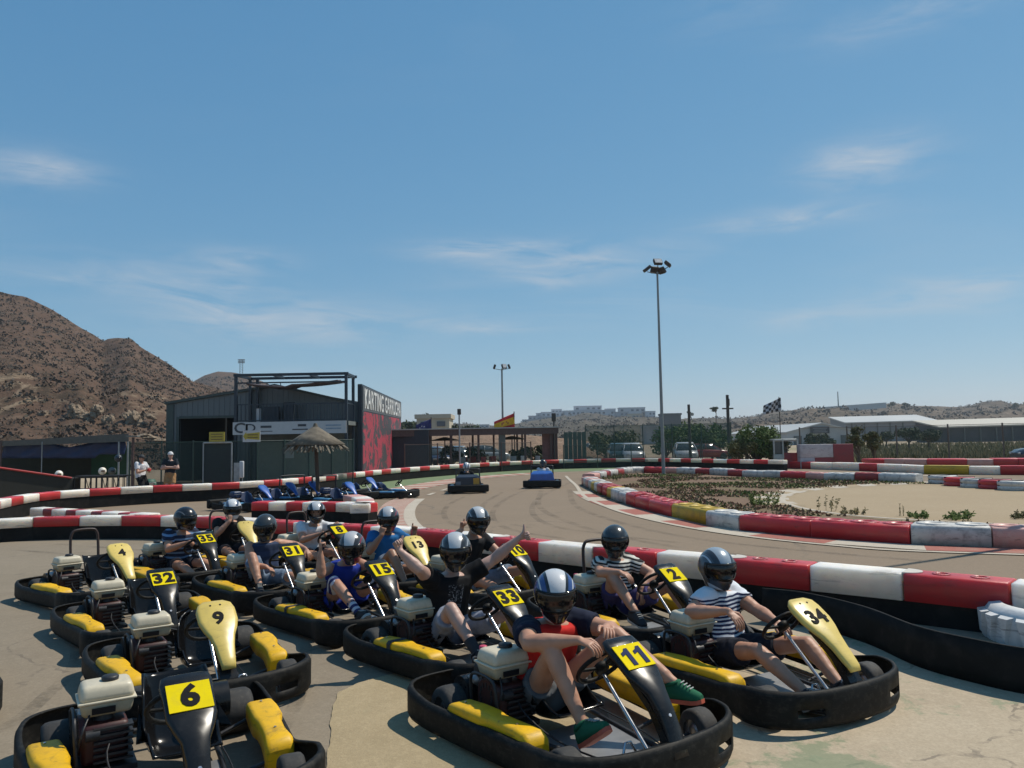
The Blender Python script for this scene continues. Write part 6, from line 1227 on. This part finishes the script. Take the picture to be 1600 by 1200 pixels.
# ------------------------------------------------------------------ lamp posts, poles, flags
pole_m = mat('pole_grey', (.22, .24, .24), .45, metal=.3, var=.1, world=True); pole_d = mat('pole_dark', (.05, .045, .04), .7); lamp_g = mat('lamp_face', (.42, .44, .46), .25)
def floodlight(parent, M, s=1.0):
    h = link('floodlight', MB().rbox((0, 0, 0), (.62*s, .22*s, .50*s), .04*s).mesh('floodlight', pole_d), parent); h.matrix_local = M
    link('glass', MB().box((0, -.113*s, 0), (.52*s, .012, .40*s)).mesh('glass', lamp_g), h)
def mast(label, base, h, r0, r1, heads, s=1.0):
    t = thing('lamp_post', label, 'lamp post', tuple(base)); mb = MB(); mb.tube((0, 0, 0), (0, 0, h), r0, r1, 12); mb.lathe([(r0*1.9, 0), (r0*1.9, .04), (r0*1.1, .06)], 12); mb.box((0, 0, h*.12), (r0*2.2, r0*1.2, .25)); link('pole', mb.mesh('pole', pole_m), t)
    ar = MB()
    for (ang, dist, tilt, dz) in heads:
        c = V((sin(ang)*dist, -cos(ang)*dist, h+dz)); ar.tube((0, 0, h-.1), c, .03*s, n=6); floodlight(t, Matrix.Translation(c+V((0, 0, .22*s))) @ Matrix.Rotation(ang, 4, 'Z') @ Matrix.Rotation(tilt, 4, 'X'), s)
    link('bracket', ar.mesh('bracket', pole_d), t)
b = G(1037, 742); top = D(1028, 425, b.y)
mast('tall floodlight mast on the soil island', b, top.z, .095, .05, ((radians(10), .12, radians(-35), .35), (radians(75), .55, radians(-48), .22), (radians(-80), .55, radians(-50), .0), (radians(120), .3, radians(-40), -.05), (radians(200), .25, radians(-30), 0)), .72)
p = V((X(786, 53), 53, 0)); mast('distant floodlight mast with a crossbar behind the shed', p, D(784, 576, 53).z, .09, .06, ((radians(90), .5, radians(-20), 0), (radians(-90), .5, radians(-20), 0), (radians(40), .25, radians(-20), 0)), .62)
# mast outside the frame on the right whose shadow crosses the track
mast('plain pole to the right of the track whose thin shadow crosses it', V((5.26+.88*6.65, 11.1+.48*6.65, 0)), 9.5, .12, .04, ((0, .3, radians(-35), -.4),), .35)
def pole(label, px, Y, ztop, r, extra=None, m=pole_d):
    t = thing('utility_pole', label, 'pole', tuple(V((X(px, Y), Y, 0)))); mb = MB(); mb.tube((0, 0, 0), (0, 0, ztop), r*1.2, r, 8); link('pole', mb.mesh('pole', m), t)
    if extra: extra(t, ztop)
def _cross(t, z): link('crossarm', MB().box((0, 0, z-1.0), (.8, .1, .1)).box((0, -.1, z-.55), (.22, .18, .5)).mesh('crossarm', pole_d), t)
pole('tall dark utility pole with a crossarm behind the green fence', 1139, 56, Z(1138, 617, 56), .11, _cross); pole('plain dark pole in the bushes left of the one with a crossarm', 1078, 58, Z(1078, 632, 58), .10)
pole('thin grey lamp pole in front of the open shed', 718, 46, Z(717, 646, 46), .045, lambda t, z: link('lamp', MB().rbox((0, 0, z+.1), (.22, .2, .35), .04).mesh('lamp', pole_d), t), gal)
pole('dark post with a loudspeaker at the right end of the shed roof', 866, 51, Z(866, 652, 51), .05, lambda t, z: link('loudspeaker', MB().rbox((0, 0, z), (.28, .25, .55), .04).mesh('loudspeaker', pole_d), t))
def flag(label, px0, px1, py0, py1, Y, mats, pyd=4, pole_px=None, ztop=None, rows=8, cols=14, pick=None, slope=0):
    t = thing('flag', label, 'flag', tuple(V((X(pole_px, Y), Y, 0)))); o = V(t.location); mb = MB(); mb.tube((0, 0, 0), (0, 0, ztop), .035, n=6); link('flagpole', mb.mesh('flagpole', pole_d), t); f = MB(); vs = []
    for j in range(rows+1):
        for i in range(cols+1):
            u = i/cols; v = j/rows; px = px0+(px1-px0)*u; py = py0+slope*(1-u)+(py1-py0-slope*(1-u)*.55)*v; p = D(px, py, Y); vs.append(p-o+V((0, .12*sin(u*9+v*2), 0)))
    for j in range(rows):
        for i in range(cols): f.add([vs[j*(cols+1)+i], vs[j*(cols+1)+i+1], vs[(j+1)*(cols+1)+i+1], vs[(j+1)*(cols+1)+i]], [(0, 1, 2, 3)], pick(i, j), True)
    link('cloth', solidify(recalc(f.mesh('cloth', mats)), .008), t); return t
fr = mat('flag_red', (.45, .02, .025), .8); fy = mat('flag_yellow', (.62, .36, .02), .8); fb = mat('flag_blue', (.03, .035, .14), .8); fk = mat('flag_black', (.03, .03, .035), .8); fw = mat('flag_white', (.45, .45, .47), .8)
flag('red and yellow striped flag flying above the shed roof', 772, 804, 645, 668, 52.5, [fr, fy, mat('flag_emblem', (.30, .10, .04), .8)], pole_px=804, ztop=Z(804, 643, 52.5), pick=lambda i, j: 0 if j in (0, 1, 6, 7) else (2 if (i, j) in ((5, 3), (6, 3), (5, 4), (8, 3), (9, 4)) else 1), slope=14)
flag('blue flag drooping over the shed roof beside the painted wall', 650, 674, 654, 671, 53, [fb, fw], pole_px=674, ztop=Z(674, 652, 53), pick=lambda i, j: 1 if (i, j) in ((3, 4), (5, 3), (7, 4), (6, 6), (4, 6)) else 0, slope=10)
flag('black and white chequered flag on a thin pole above the bushy tree', 1193, 1220, 621, 642, 60, [fk, fw], pole_px=1220, ztop=Z(1220, 620, 60), pick=lambda i, j: (i//2+j//2) % 2, slope=13)
t = thing('antenna_mast', 'thin antenna mast on the far hill top', 'mast', tuple(D(377, 584, 620))); mb = MB()
for sx in (-1, 1): mb.tube((sx*1.2, 0, -2), (sx*1.2, 0, 11), .22, n=5)
for k in range(8): mb.tube((-1.2, 0, k*1.4), (1.2, 0, k*1.4+1.4), .12, n=4)
for k in range(3): mb.box((0, 0, 9+k*1.2), (5.5, .6, .7))
link('lattice', mb.mesh('lattice', pole_d), t)
for px, py0, py1, Y, lab in ((1310, 632, 612, 600, 'thin grey mast on the right skyline'),): b_ = D(px, py0+3, Y); t = thing('antenna_mast', lab, 'mast', tuple(b_)); link('pole', MB().tube((0, 0, 0), (0, 0, D(px, py1, Y).z-b_.z), .5, .35, 6).mesh('pole', pole_m), t)
# ------------------------------------------------------------------ cars
tyre_m = rubber
def car_me():
    body = MB(); st = [(-2.05, .62, .38, .78), (-1.95, .78, .30, .92), (-1.3, .86, .26, .98), (0, .88, .26, .96), (1.0, .87, .27, .92), (1.7, .82, .30, .82), (2.02, .66, .36, .62)]
    rings = [[V((x, -hw, z0)), V((x, -hw*1.0, z1*.8)), V((x, -hw*.93, z1)), V((x, hw*.93, z1)), V((x, hw, z1*.8)), V((x, hw, z0))] for x, hw, z0, z1 in st]; body.loft(rings, 0, True, True)
    cab = MB(); cs = [(-1.75, .74, .93, .95), (-1.35, .70, .93, 1.42), (-.3, .70, .93, 1.50), (.35, .69, .93, 1.42), (1.15, .74, .90, .93)]
    rings = [[V((x, -.80, z0)), V((x, -hw*.88, z1)), V((x, hw*.88, z1)), V((x, .80, z0))] for x, hw, z0, z1 in cs]; cab.loft(rings, 0, True, True)
    roof = MB(); roof.loft([[V((x, -hw*.885, z)), V((x, -hw*.86, z+.03)), V((x, hw*.86, z+.03)), V((x, hw*.885, z))] for x, hw, z in ((-1.38, .70, 1.40), (-1.3, .70, 1.43), (-.3, .70, 1.505), (.30, .69, 1.435), (.40, .69, 1.40))], 0, True, True)
    for sy in (-1, 1):
        for a, b_ in (((-1.75, .94), (-1.36, 1.42)), ((-.25, .94), (-.28, 1.50)), ((1.15, .92), (.35, 1.42))): roof.tube((a[0], sy*.79, a[1]), (b_[0], sy*.625, b_[1]), .035, n=5)
    return recalc(body.mesh('body', [])), recalc(cab.mesh('window', [glass_m])), recalc(roof.mesh('roof', []))
CB, CC, CR = car_me(); CT = MB().lathe([(.14, -.1), (.31, -.1), (.33, -.05), (.33, .05), (.31, .1), (.14, .1)], 16, 0, Matrix.Rotation(pi/2, 4, 'X')).mesh('tyre', tyre_m); CRIM = MB().lathe([(.001, -.09), (.2, -.1), (.2, .1), (.001, .09)], 12, 0, Matrix.Rotation(pi/2, 4, 'X')).mesh('rim', dull_al); CL = MB().rbox((2.0, 0, .62), (.06, .26, .12), .02).mesh('headlight', lamp_g)
def car(label, px, Y, rz, col, s=1.0):
    t = thing('parked_car', label, 'car', tuple(V((X(px, Y), Y, 0))), rz, 'cars parked beyond the track'); t.scale = (s, s, s); m = mat('car_%.2f_%.2f_%.2f' % col, col, .3, coat=.5, var=.04)
    for nm, me in (('body', CB), ('roof', CR)): q = me.copy(); q.materials.clear(); q.materials.append(m); link(nm, q, t)
    link('window', CC, t)
    for sx in (-1.25, 1.3):
        for sy in (-.78, .78): w = link('wheel', CT, t, (sx, sy, .33)); link('rim', CRIM, w)
    for sy in (-.55, .55): link('headlight', CL, t, (0, sy, 0))
car('white hatchback behind the green fence, left of the tall lamp post', 987, 62, radians(-92), (.60, .60, .60)); car('white hatchback behind the green fence, right of the tall lamp post', 1070, 60, radians(-98), (.60, .60, .60)); car('dark green car half hidden beside the white hatchback', 966, 63, radians(-92), (.03, .06, .06)); car('small white car far behind the green fence near the gate', 938, 85, radians(10), (.5, .5, .48))
car('silver car parked at the left end behind the shed', 655, 60, radians(-60), (.42, .46, .46)); car('dark blue car parked beside the silver one behind the shed', 680, 58, radians(-70), (.03, .04, .08)); car('dark car parked near the middle of the shed', 714, 62, radians(-80), (.05, .06, .07)); car('grey car at the bank behind the right part of the shed', 760, 66, radians(10), (.20, .22, .22)); car('dark car at the right edge of the dry field', 1642, 46, radians(170), (.03, .035, .05)); car('red car low behind the fence right of the lamp post', 1104, 64, radians(0), (.30, .02, .02), .9)
# ------------------------------------------------------------------ kiosk cab and red wall
k = thing('cab_kiosk', 'small white rounded kiosk like an old bus front beside the red wall', 'kiosk', tuple(V((X(1208, 44.5), 44.5, 0)))); wk = X(1247, 44.5)-X(1208, 44.5); mb = MB(); kz = Z(1225, 686, 44.5)
cabm = mat('cab_white', (.36, .37, .34), .5, dirt=.4, world=True)
mb.rbox((wk*.5, .9, kz-.06), (wk, 1.8, .14), .06); 
for x in (.03, wk*.38, wk-.05): mb.box((x, 0, kz*.5+.3), (.08, .08, kz-.6)); mb.box((x, 1.75, kz*.5+.3), (.08, .08, kz-.6))
mb.rbox((wk*.2, .05, .42), (wk*.42, .12, .82), .04); link('frame', mb.mesh('frame', cabm), k); link('red_panel', MB().rbox((wk*.69, .05, .46), (wk*.58, .1, .9), .02).mesh('red_panel', bmat('wall_red', (.24, .025, .03), .5, (.12, .04, .04))), k); link('window', MB().box((wk*.2, .1, kz*.72), (wk*.36, .02, kz*.42)).mesh('window', glass_m), k); link('back_panel', MB().box((wk*.7, 1.7, kz*.6), (wk*.55, .04, kz*.7)).mesh('back_panel', letter_d), k)
rw = thing('painted_wall', 'red and whitewashed stacked block wall right of the white kiosk', 'wall', tuple(V((X(1247, 44), 44, 0)))); ww = X(1330, 44)-X(1247, 44); zt = Z(1290, 694, 44); pnk = bmat('wall_pinkish', (.48, .42, .42), .5, (.3, .2, .2)); rdm = MT['wall_red']
for (a, b_, z0, z1, m) in ((0, .27, .0, .62, pnk), (.27, .62, 0, .62, rdm), (.62, 1, 0, .30, mat('wall_grey', (.14, .14, .14), .8)), (.62, 1, .305, zt, rdm), (0, .72-.1, .625, zt, pnk), (.27, .615, .30, .62, rdm)):
    if (a, z0) == (.27, .30): continue
    link('block', MB().rbox((ww*(a+b_)/2, 0, (z0+z1)/2), (ww*(b_-a)-.01, .5, z1-z0), .02).mesh('block', m), rw)
# ------------------------------------------------------------------ workshops on the right
wmat = mat('shed_white', (.42, .43, .43), .5, var=.05, world=True, scale=.1); wroof = mat('shed_roof_white', (.47, .47, .45), .5, var=.04, world=True, scale=.1)
def gable(label, px0, px1, pyb, pye, pyr, Y, depth, wm=wmat, rm=wroof, name='workshop'):
    a = D(px0, pyb, Y); b_ = D(px1, pyb, Y); t = thing(name, label, 'workshop', (a.x, Y, 0)); w = b_.x-a.x; ze_ = D(px0, pye, Y).z; zr = D((px0+px1)/2, pyr, Y).z
    mb = MB(); f = [V((0, 0, 0)), V((w, 0, 0)), V((w, 0, ze_)), V((w/2, 0, zr)), V((0, 0, ze_))]; bk = [p+V((0, depth, 0)) for p in f]; mb.add(f+bk, [(0, 1, 2, 3, 4), (9, 8, 7, 6, 5), (0, 4, 9, 5), (1, 6, 7, 2)]); link('wall', mb.mesh('wall', wm), t)
    mb = MB(); e = .3
    for p, q in ((V((-e, -e, ze_-.1)), V((w/2, -e, zr))), (V((w/2, -e, zr)), V((w+e, -e, ze_-.1)))): mb.add([p, q, q+V((0, depth+2*e, 0)), p+V((0, depth+2*e, 0))]+[x+V((0, 0, .22)) for x in (p, q, q+V((0, depth+2*e, 0)), p+V((0, depth+2*e, 0)))], [(3, 2, 1, 0), (4, 5, 6, 7), (0, 1, 5, 4), (1, 2, 6, 5), (2, 3, 7, 6), (3, 0, 4, 7)])
    link('roof', mb.mesh('roof', rm), t); return t, w, ze_
t, w, z = gable('white workshop with a dark sign on its gable', 1230, 1340, 688, 676, 662, 150, 40)
c = D(1281, 672, 149.7)-V(t.location); link('sign', MB().box(c, (3.7, .1, 1.3)).mesh('sign', letter_d), t)
for i in range(3): link('lettering', MB().box(c+V((0, -.08, .35-.35*i)), (2.8-.5*(i == 1), .04, .16)).mesh('lettering', mat('print_grey', (.25, .26, .28), .6)), t)
for i, x in enumerate((.15, .5, .82)): link('door', MB().box((w*x, -.05, .9), (1.6, .08, 1.8)).mesh('door', w_plas), t)
def longshed(label, px0, px1, py_b, py_e, py_r, Y, slope, wm, rm, open_=False):
    a = D(px0, py_b, Y); b_ = D(px1, py_b, Y); t = thing('long_shed', label, 'shed', (a.x, Y, 0)); w = b_.x-a.x; z1 = D(px0, py_e, Y).z; z2 = D(px0, py_r, Y).z; dz = slope*w
    mb = MB(); mb.add([(0, 0, 0), (w, 0, 0), (w, 0, z1+dz), (0, 0, z1), (0, 9, 0), (w, 9, 0), (w, 9, z2+dz), (0, 9, z2)], [(0, 1, 2, 3), (5, 4, 7, 6), (4, 0, 3, 7), (1, 5, 6, 2)]); link('wall', mb.mesh('wall', wm), t)
    mb = MB(); q = [V((-.4, -.6, z1-.1)), V((w+.4, -.6, z1-.1+dz)), V((w+.4, 9.3, z2+.1+dz)), V((-.4, 9.3, z2+.1))]; mb.add(q+[p+V((0, 0, .25)) for p in q], [(3, 2, 1, 0), (4, 5, 6, 7), (0, 1, 5, 4), (1, 2, 6, 5), (2, 3, 7, 6), (3, 0, 4, 7)]); link('roof', mb.mesh('roof', rm), t)
    n = int(w/3)
    for i in range(n): link('bay_post', MB().box((1.5+i*w/n, -.12, z1/2), (.25, .18, z1-.2)).mesh('bay_post', w_plas), t)
    return t
longshed('long white arched warehouse on the slope behind the trees', 1322, 1462, 681, 661, 652, 190, .010, mat('shed_metal', (.22, .23, .24), .5, var=.06, world=True, scale=.2), wroof)
longshed('long low dark shed with a pale roof at the right edge', 1470, 1720, 686, 668, 658, 150, .012, mat('shed_dark', (.045, .05, .06), .7, var=.3, world=True, scale=.3), mat('shed_roof_sand', (.50, .46, .38), .6))
p0 = D(1288, 637, 590); w = D(1385, 632, 590).x-p0.x; t = thing('long_wall', 'long white wall lying along the right skyline', 'wall', tuple(p0)); link('wall', MB().add([(0, 0, -4), (w, 0, -1), (w, 0, 3.2), (0, 0, .6), (0, .5, -4), (w, .5, -1), (w, .5, 3.2), (0, .5, .6)], [(0, 1, 2, 3), (5, 4, 7, 6), (3, 2, 6, 7)]).mesh('wall', wroof), t)
# ------------------------------------------------------------------ hill town
tw = [mat('town_white', (.50, .50, .52), .7, var=.05, world=True, scale=.02), mat('town_grey', (.33, .33, .35), .7, var=.05, world=True, scale=.02), mat('town_sand', (.42, .33, .22), .7, var=.05, world=True, scale=.02)]; tdark = mat('town_window', (.08, .09, .11), .4)
def house(label, px0, px1, pyt, pyb, Y, m, nx, ny, gable_=False, cat='building'):
    a = D(px0, pyb, Y); b_ = D(px1, pyt, Y); w = b_.x-a.x; h = b_.z-a.z; t = thing('town_building', label, cat, (a.x, Y, a.z-6)); dp = max(8, w*.5)
    link('wall', MB().box((w/2, dp/2, h/2+3), (w, dp, h+6)).mesh('wall', m), t); link('parapet', MB().box((w/2, dp/2, h+6.3), (w+.6, dp+.6, .7)).mesh('parapet', m), t)
    wm_ = MB().box((0, 0, 0), (w/nx*.5, .3, h/ny*.42)).mesh('window', tdark)
    for i in range(nx):
        for j in range(ny):
            if (i*7+j*3+int(px0)) % 5: link('window', wm_, t, (w*(i+.5)/nx, -.1, 6+h*(j+.5)/ny))
    return t
H = [(898, 940, 634.5, 642, 850, 0, 5, 1, 'tallest white apartment block, crowning the hill town'), (880, 960, 641, 650, 840, 0, 12, 1, 'wide white terrace row under the tallest apartment block'), (846, 882, 644, 652, 840, 0, 5, 1, 'white row of flats stepping down left of the wide terrace'), (826, 850, 650, 657, 835, 1, 4, 1, 'grey-white houses at the lower left of the hill town'), (846, 884, 651, 658, 830, 1, 5, 1, 'grey row below the white flats on the town hill'), (816, 840, 656, 662, 825, 1, 4, 1, 'small greyish houses at the left foot of the hill town'), (946, 962, 639, 646, 850, 0, 3, 1, 'small white block right of the tallest apartment block'), (968, 1008, 637, 645, 830, 0, 5, 1, 'white flat-roofed villa block at the right of the hill town'), (962, 982, 644, 656, 800, 1, 3, 2, 'grey gabled house in front of the white villa block'), (982, 1004, 647, 662, 780, 2, 4, 2, 'sand-coloured house below the white villa block'), (1003, 1024, 643, 650, 830, 0, 4, 1, 'low white house at the right end of the hill town'), (955, 985, 655, 668, 760, 1, 3, 1, 'grey barn-like house on the slope below the town'), (630, 660, 660, 668, 500, 2, 3, 1, 'sandy house on the skyline behind the shed, left one')]
H += [(838, 858, 646, 652, 845, 0, 3, 1, 'small white house at the upper left of the hill town'), (862, 878, 640, 646, 850, 0, 3, 1, 'white house above the row of stepped flats'), (886, 912, 650, 656, 815, 0, 5, 1, 'white lower terrace below the left end of the wide terrace'), (914, 944, 651, 657, 810, 1, 5, 1, 'grey lower terrace below the tallest apartment block'), (822, 846, 661, 667, 790, 0, 4, 1, 'pale houses lowest at the left foot of the hill town'), (850, 872, 658, 664, 800, 1, 3, 1, 'grey house below the grey row on the town hill'), (800, 818, 663, 668, 800, 2, 3, 1, 'sandy house farthest left under the hill town'), (930, 952, 657, 664, 780, 2, 3, 1, 'sand-coloured house on the bare slope under the terraces'), (1026, 1040, 652, 658, 700, 0, 2, 1, 'tiny white house right of the hill town'), (744, 764, 664, 669, 700, 0, 3, 1, 'small white house low on the skyline left of the red and yellow flag')]
for px0, px1, a, b_, Y, mi, nx, ny, lab in H: house(lab, px0, px1, a, b_, Y, tw[mi], nx, ny)
house('long pale rendered wall of a building behind the round dark tree', 651, 702, 653, 672, 125, mat('render_sand', (.45, .40, .31), .8, world=True, var=.06), 2, 1)
house('dark grey building behind the lamp post above the green bushes', 1036, 1064, 648, 662, 300, mat('town_dark', (.09, .10, .11), .8), 3, 1); house('low pale building with dark opening behind the green fence', 1010, 1030, 668, 679, 220, tw[1], 2, 1)
# ------------------------------------------------------------------ blue karts
blue_p = mat('blue_panel', (.025, .11, .40), .35, var=.15, scale=6, coat=.3, dirt=.25); blue_l = mat('blue_pale', (.09, .28, .48), .4, var=.12, scale=6, dirt=.3); blue_d = mat('blue_dark', (.012, .03, .09), .4, dirt=.2)
def recol(me, m): q = me.copy(); q.materials.clear(); q.materials.append(m); return q
BM = dict(podR=recol(KM['podR'], blue_l), podL=recol(KM['podL'], blue_l), nose=recol(KM['noseY'], blue_p), seat=recol(KM['seatS'], blue_d))
mb = MB(); rings = []
for x, hw, z0, z1 in ((-.95, .50, .16, .56), (-.90, .50, .14, .60), (-.70, .40, .14, .68), (-.52, .34, .16, .60)): rings.append([V((x, -hw*1.05, z0)), V((x, -hw*.85, z1)), V((x, hw*.85, z1)), V((x, hw*1.05, z0))])
BM['cowl'] = recalc(mb.loft(rings, 0, False, True).mesh('engine_cowl', blue_p)); BM['cowld'] = recol(BM['cowl'], mat('cowl_black', (.02, .028, .045), .4))
mb = MB(); mb.pipe(catmull([(-.9, -.44, .2), (-.86, -.42, .78), (-.86, -.36, .88), (-.86, .36, .88), (-.86, .42, .78), (-.9, .44, .2)], 3), .025, 8); BM['bar'] = mb.mesh('rear_bar', eng_bk)
BM['cg'] = MB().rbox((-.60, .22, .36), (.42, .34, .22), .06, taper=(.7, .8)).mesh('chain_guard', blue_p); BM['tank'] = recol(KM['tank'], blue_d)
BM['rb'] = MB().rbox((-1.0, 0, .19), (.16, 1.5, .26), .05).mesh('rear_bumper', black_pl)
def bkart(label, x, y, h, cowl='cowl', nose=True, plate=False, sw_only=False, bar=False):
    k = thing('go_kart', label, 'go-kart', (x, y, 0), radians(h), 'blue rental karts on and beside the track'); link('chassis_frame', KM['frame'], k); link('bumper', KM['bumper'], k); link('sidepod', BM['podR'], k); link('sidepod', BM['podL'], k)
    for sx, sy, t_ in ((-.62, -.50, 'R'), (-.62, .50, 'R'), (.62, -.51, 'F'), (.62, .51, 'F')): w = link('wheel', KM['tyre'+t_], k, (sx, sy, .14 if t_ == 'R' else .128)); link('rim', KM['rim'+t_], w)
    link('seat', BM['seat'], k); link('steering_wheel', KM['sw'], k); link('steering_column', KM['col'], k); link('rear_bumper', BM['rb'], k); link('floor_pan', KM['pan'], k)
    if not sw_only: link('engine_cowl', BM[cowl], k); link('rear_bar', BM['bar'], k)
    else: link('engine', KM['engine'], k); link('chain_guard', BM['cg'], k); link('fuel_tank', BM['tank'], k, (-.32, -.29, .465)); link('axle_guard', KM['gL'], k); link('exhaust', KM['muf'], k)
    if nose: link('nose_panel', BM['nose'], k)
    if bar: link('rear_bar', BM['bar'], k)
    if plate: link('rear_plate', MB().box((-.955, -.30, .44), (.02, .22, .22)).mesh('rear_plate', mat('plate_orange', (.45, .24, .03), .5)), k); link('rear_label', MB().box((-.958, .36, .34), (.02, .18, .2)).mesh('rear_label', mat('label_grey', (.16, .17, .19), .5)), k)
    return k
def heading(px, px2): return 0
p = G(727, 771); bkart('dark blue kart with an orange rear plate driving away on the track', p.x, p.y+.8, 97, 'cowld', plate=True); q = G(851, 763); bkart('bright blue kart driving away ahead of the dark blue one', q.x, q.y+.8, 84, 'cowl')
def drv(lab, x, y, h, shirt, hel): person(lab, (x, y, 0), radians(h), SP(pel=(-.27, 0, .27), neck=(-.22, 0, .76), head=(-.16, 0, .95), shirt=shirt, shorts=dark_short, helmet=hel, yaw=0, pitch=0), 'drivers of the two moving blue karts', 1.5)
drv('driver with white helmet in the dark blue kart on the track', p.x, p.y+.8, 97, black_cl, 'white'); drv('driver with dark helmet in the bright blue kart on the track', q.x, q.y+.8, 84, white_tee, 'black')
for i, (px, py, h, kw, lab) in enumerate(((392, 797, -35, dict(sw_only=True), 'pale blue parked kart at the left end of the blue row'), (437, 790, -40, dict(sw_only=True), 'blue parked kart second from the left of the blue row'), (476, 788, -48, dict(sw_only=True, bar=True), 'bright blue parked kart left of the parasol pole'), (530, 790, -45, dict(sw_only=True, bar=True), 'blue parked kart right of the parasol pole and rear bar'), (562, 779, -40, dict(sw_only=True), 'blue parked kart behind the return wing of the barrier'), (610, 778, -15, dict(sw_only=True, nose=False), 'stripped blue kart with bare red engine and upright steering wheel'))):
    p = G(px, py); bkart(lab, p.x, p.y, h, **kw)
# ------------------------------------------------------------------ two people standing by the fence
def stand(lab, px, Y, rz, sp): 
    x = X(px, Y); base = dict(pel=(0, 0, .92), neck=(.0, 0, 1.42), head=(.03, 0, 1.56), footR=dict(p=(0, -.11, .09), toe=(1, -.15, 0), up=(0, 0, 1), hint=(1, 0, 0)), footL=dict(p=(.02, .11, .09), toe=(1, .15, 0), up=(0, 0, 1), hint=(1, 0, 0)), face=True)
    base.update(sp); return person(lab, (x, Y, 0), rz, base, 'people standing by the netting fence', 1.3)
cap_w = mat('cap_white', (.6, .6, .6), .8)
def cap_(P, hd, R, m):
    bm = bmesh.new(); bmesh.ops.create_uvsphere(bm, u_segments=16, v_segments=10, radius=.112); [setattr(v, 'co', V((v.co.x*1.0, v.co.y*.88, max(v.co.z, .0)*1.05))) for v in bm.verts]; mb = MB().bm(bm, 0, True, None, (-.01, 0, .045)); mb.box((.13, 0, .05), (.10, .14, .012)); c_ = link('cap', mb.mesh('cap', m), P); c_.matrix_local = Matrix.Translation(hd) @ R.to_4x4()
P, J, R, hd = stand('person in dark T-shirt and ochre shorts with folded arms and a white cap', 267, 27.3, radians(-75), dict(shirt=cloth('dark_tee', (.015, .022, .03)), shorts=khaki, sleeve=.6, short=.75, yaw=radians(25), skin=skin_pale,
    handR=dict(p=(.20, .10, 1.16), el=(.10, -.27, 1.13), d=(.1, 1, 0), n=(-1, 0, 0), kind='relaxed'), handL=dict(p=(.23, -.10, 1.18), el=(.12, .27, 1.13), d=(.0, -1, .1), n=(-1, 0, 0), kind='relaxed'))); cap_(P, hd, R, cap_w)
P, J, R, hd = stand('person in white T-shirt and black trousers with a dark cap holding something red', 221, 27.0, radians(-20), dict(pel=(0, 0, .86), neck=(0, 0, 1.33), head=(.03, 0, 1.47), shirt=white_tee, shorts=black_cl, short=1.0, sleeve=.6, sock=black_cl, sock_len=.95,
    handR=dict(p=(.26, -.06, 1.08), hint=(-.4, -.7, -.5), d=(.8, .4, .2), n=(0, 0, 1), kind='grip'), handL=dict(p=(.28, .08, 1.08), hint=(-.4, .7, -.5), d=(.8, -.4, .2), n=(0, 0, 1), kind='grip'))); cap_(P, hd, R, mat('cap_dark', (.03, .035, .04), .8)); b_ = thing('red_purse', 'small red pouch in the hands of the person in white', 'pouch', tuple(V(P.location)+Matrix.Rotation(radians(-20), 3, 'Z') @ V((.36, 0, 1.09)))); link('pouch', MB().rbox((0, 0, 0), (.10, .13, .08), .02).mesh('pouch', fr), b_); link('strap', MB().pipe([(0, -.05, .04), (0, 0, .09), (0, .05, .04)], .006, 5).mesh('strap', fr), b_)
# ------------------------------------------------------------------ air
hz = bpy.data.materials.new('haze_air'); hz.use_nodes = True; hz.node_tree.nodes.clear()
_v = hz.node_tree.nodes.new('ShaderNodeVolumePrincipled'); _o = hz.node_tree.nodes.new('ShaderNodeOutputMaterial'); hz.node_tree.links.new(_v.outputs[0], _o.inputs['Volume'])
_v.inputs['Color'].default_value = (.80, .88, .95, 1); _v.inputs['Density'].default_value = .00027; _v.inputs['Anisotropy'].default_value = .2
bx_ = MB(); bx_.box((0, 1150, 38), (3300, 3000, 80)); stuff(bx_.build('haze', hz))
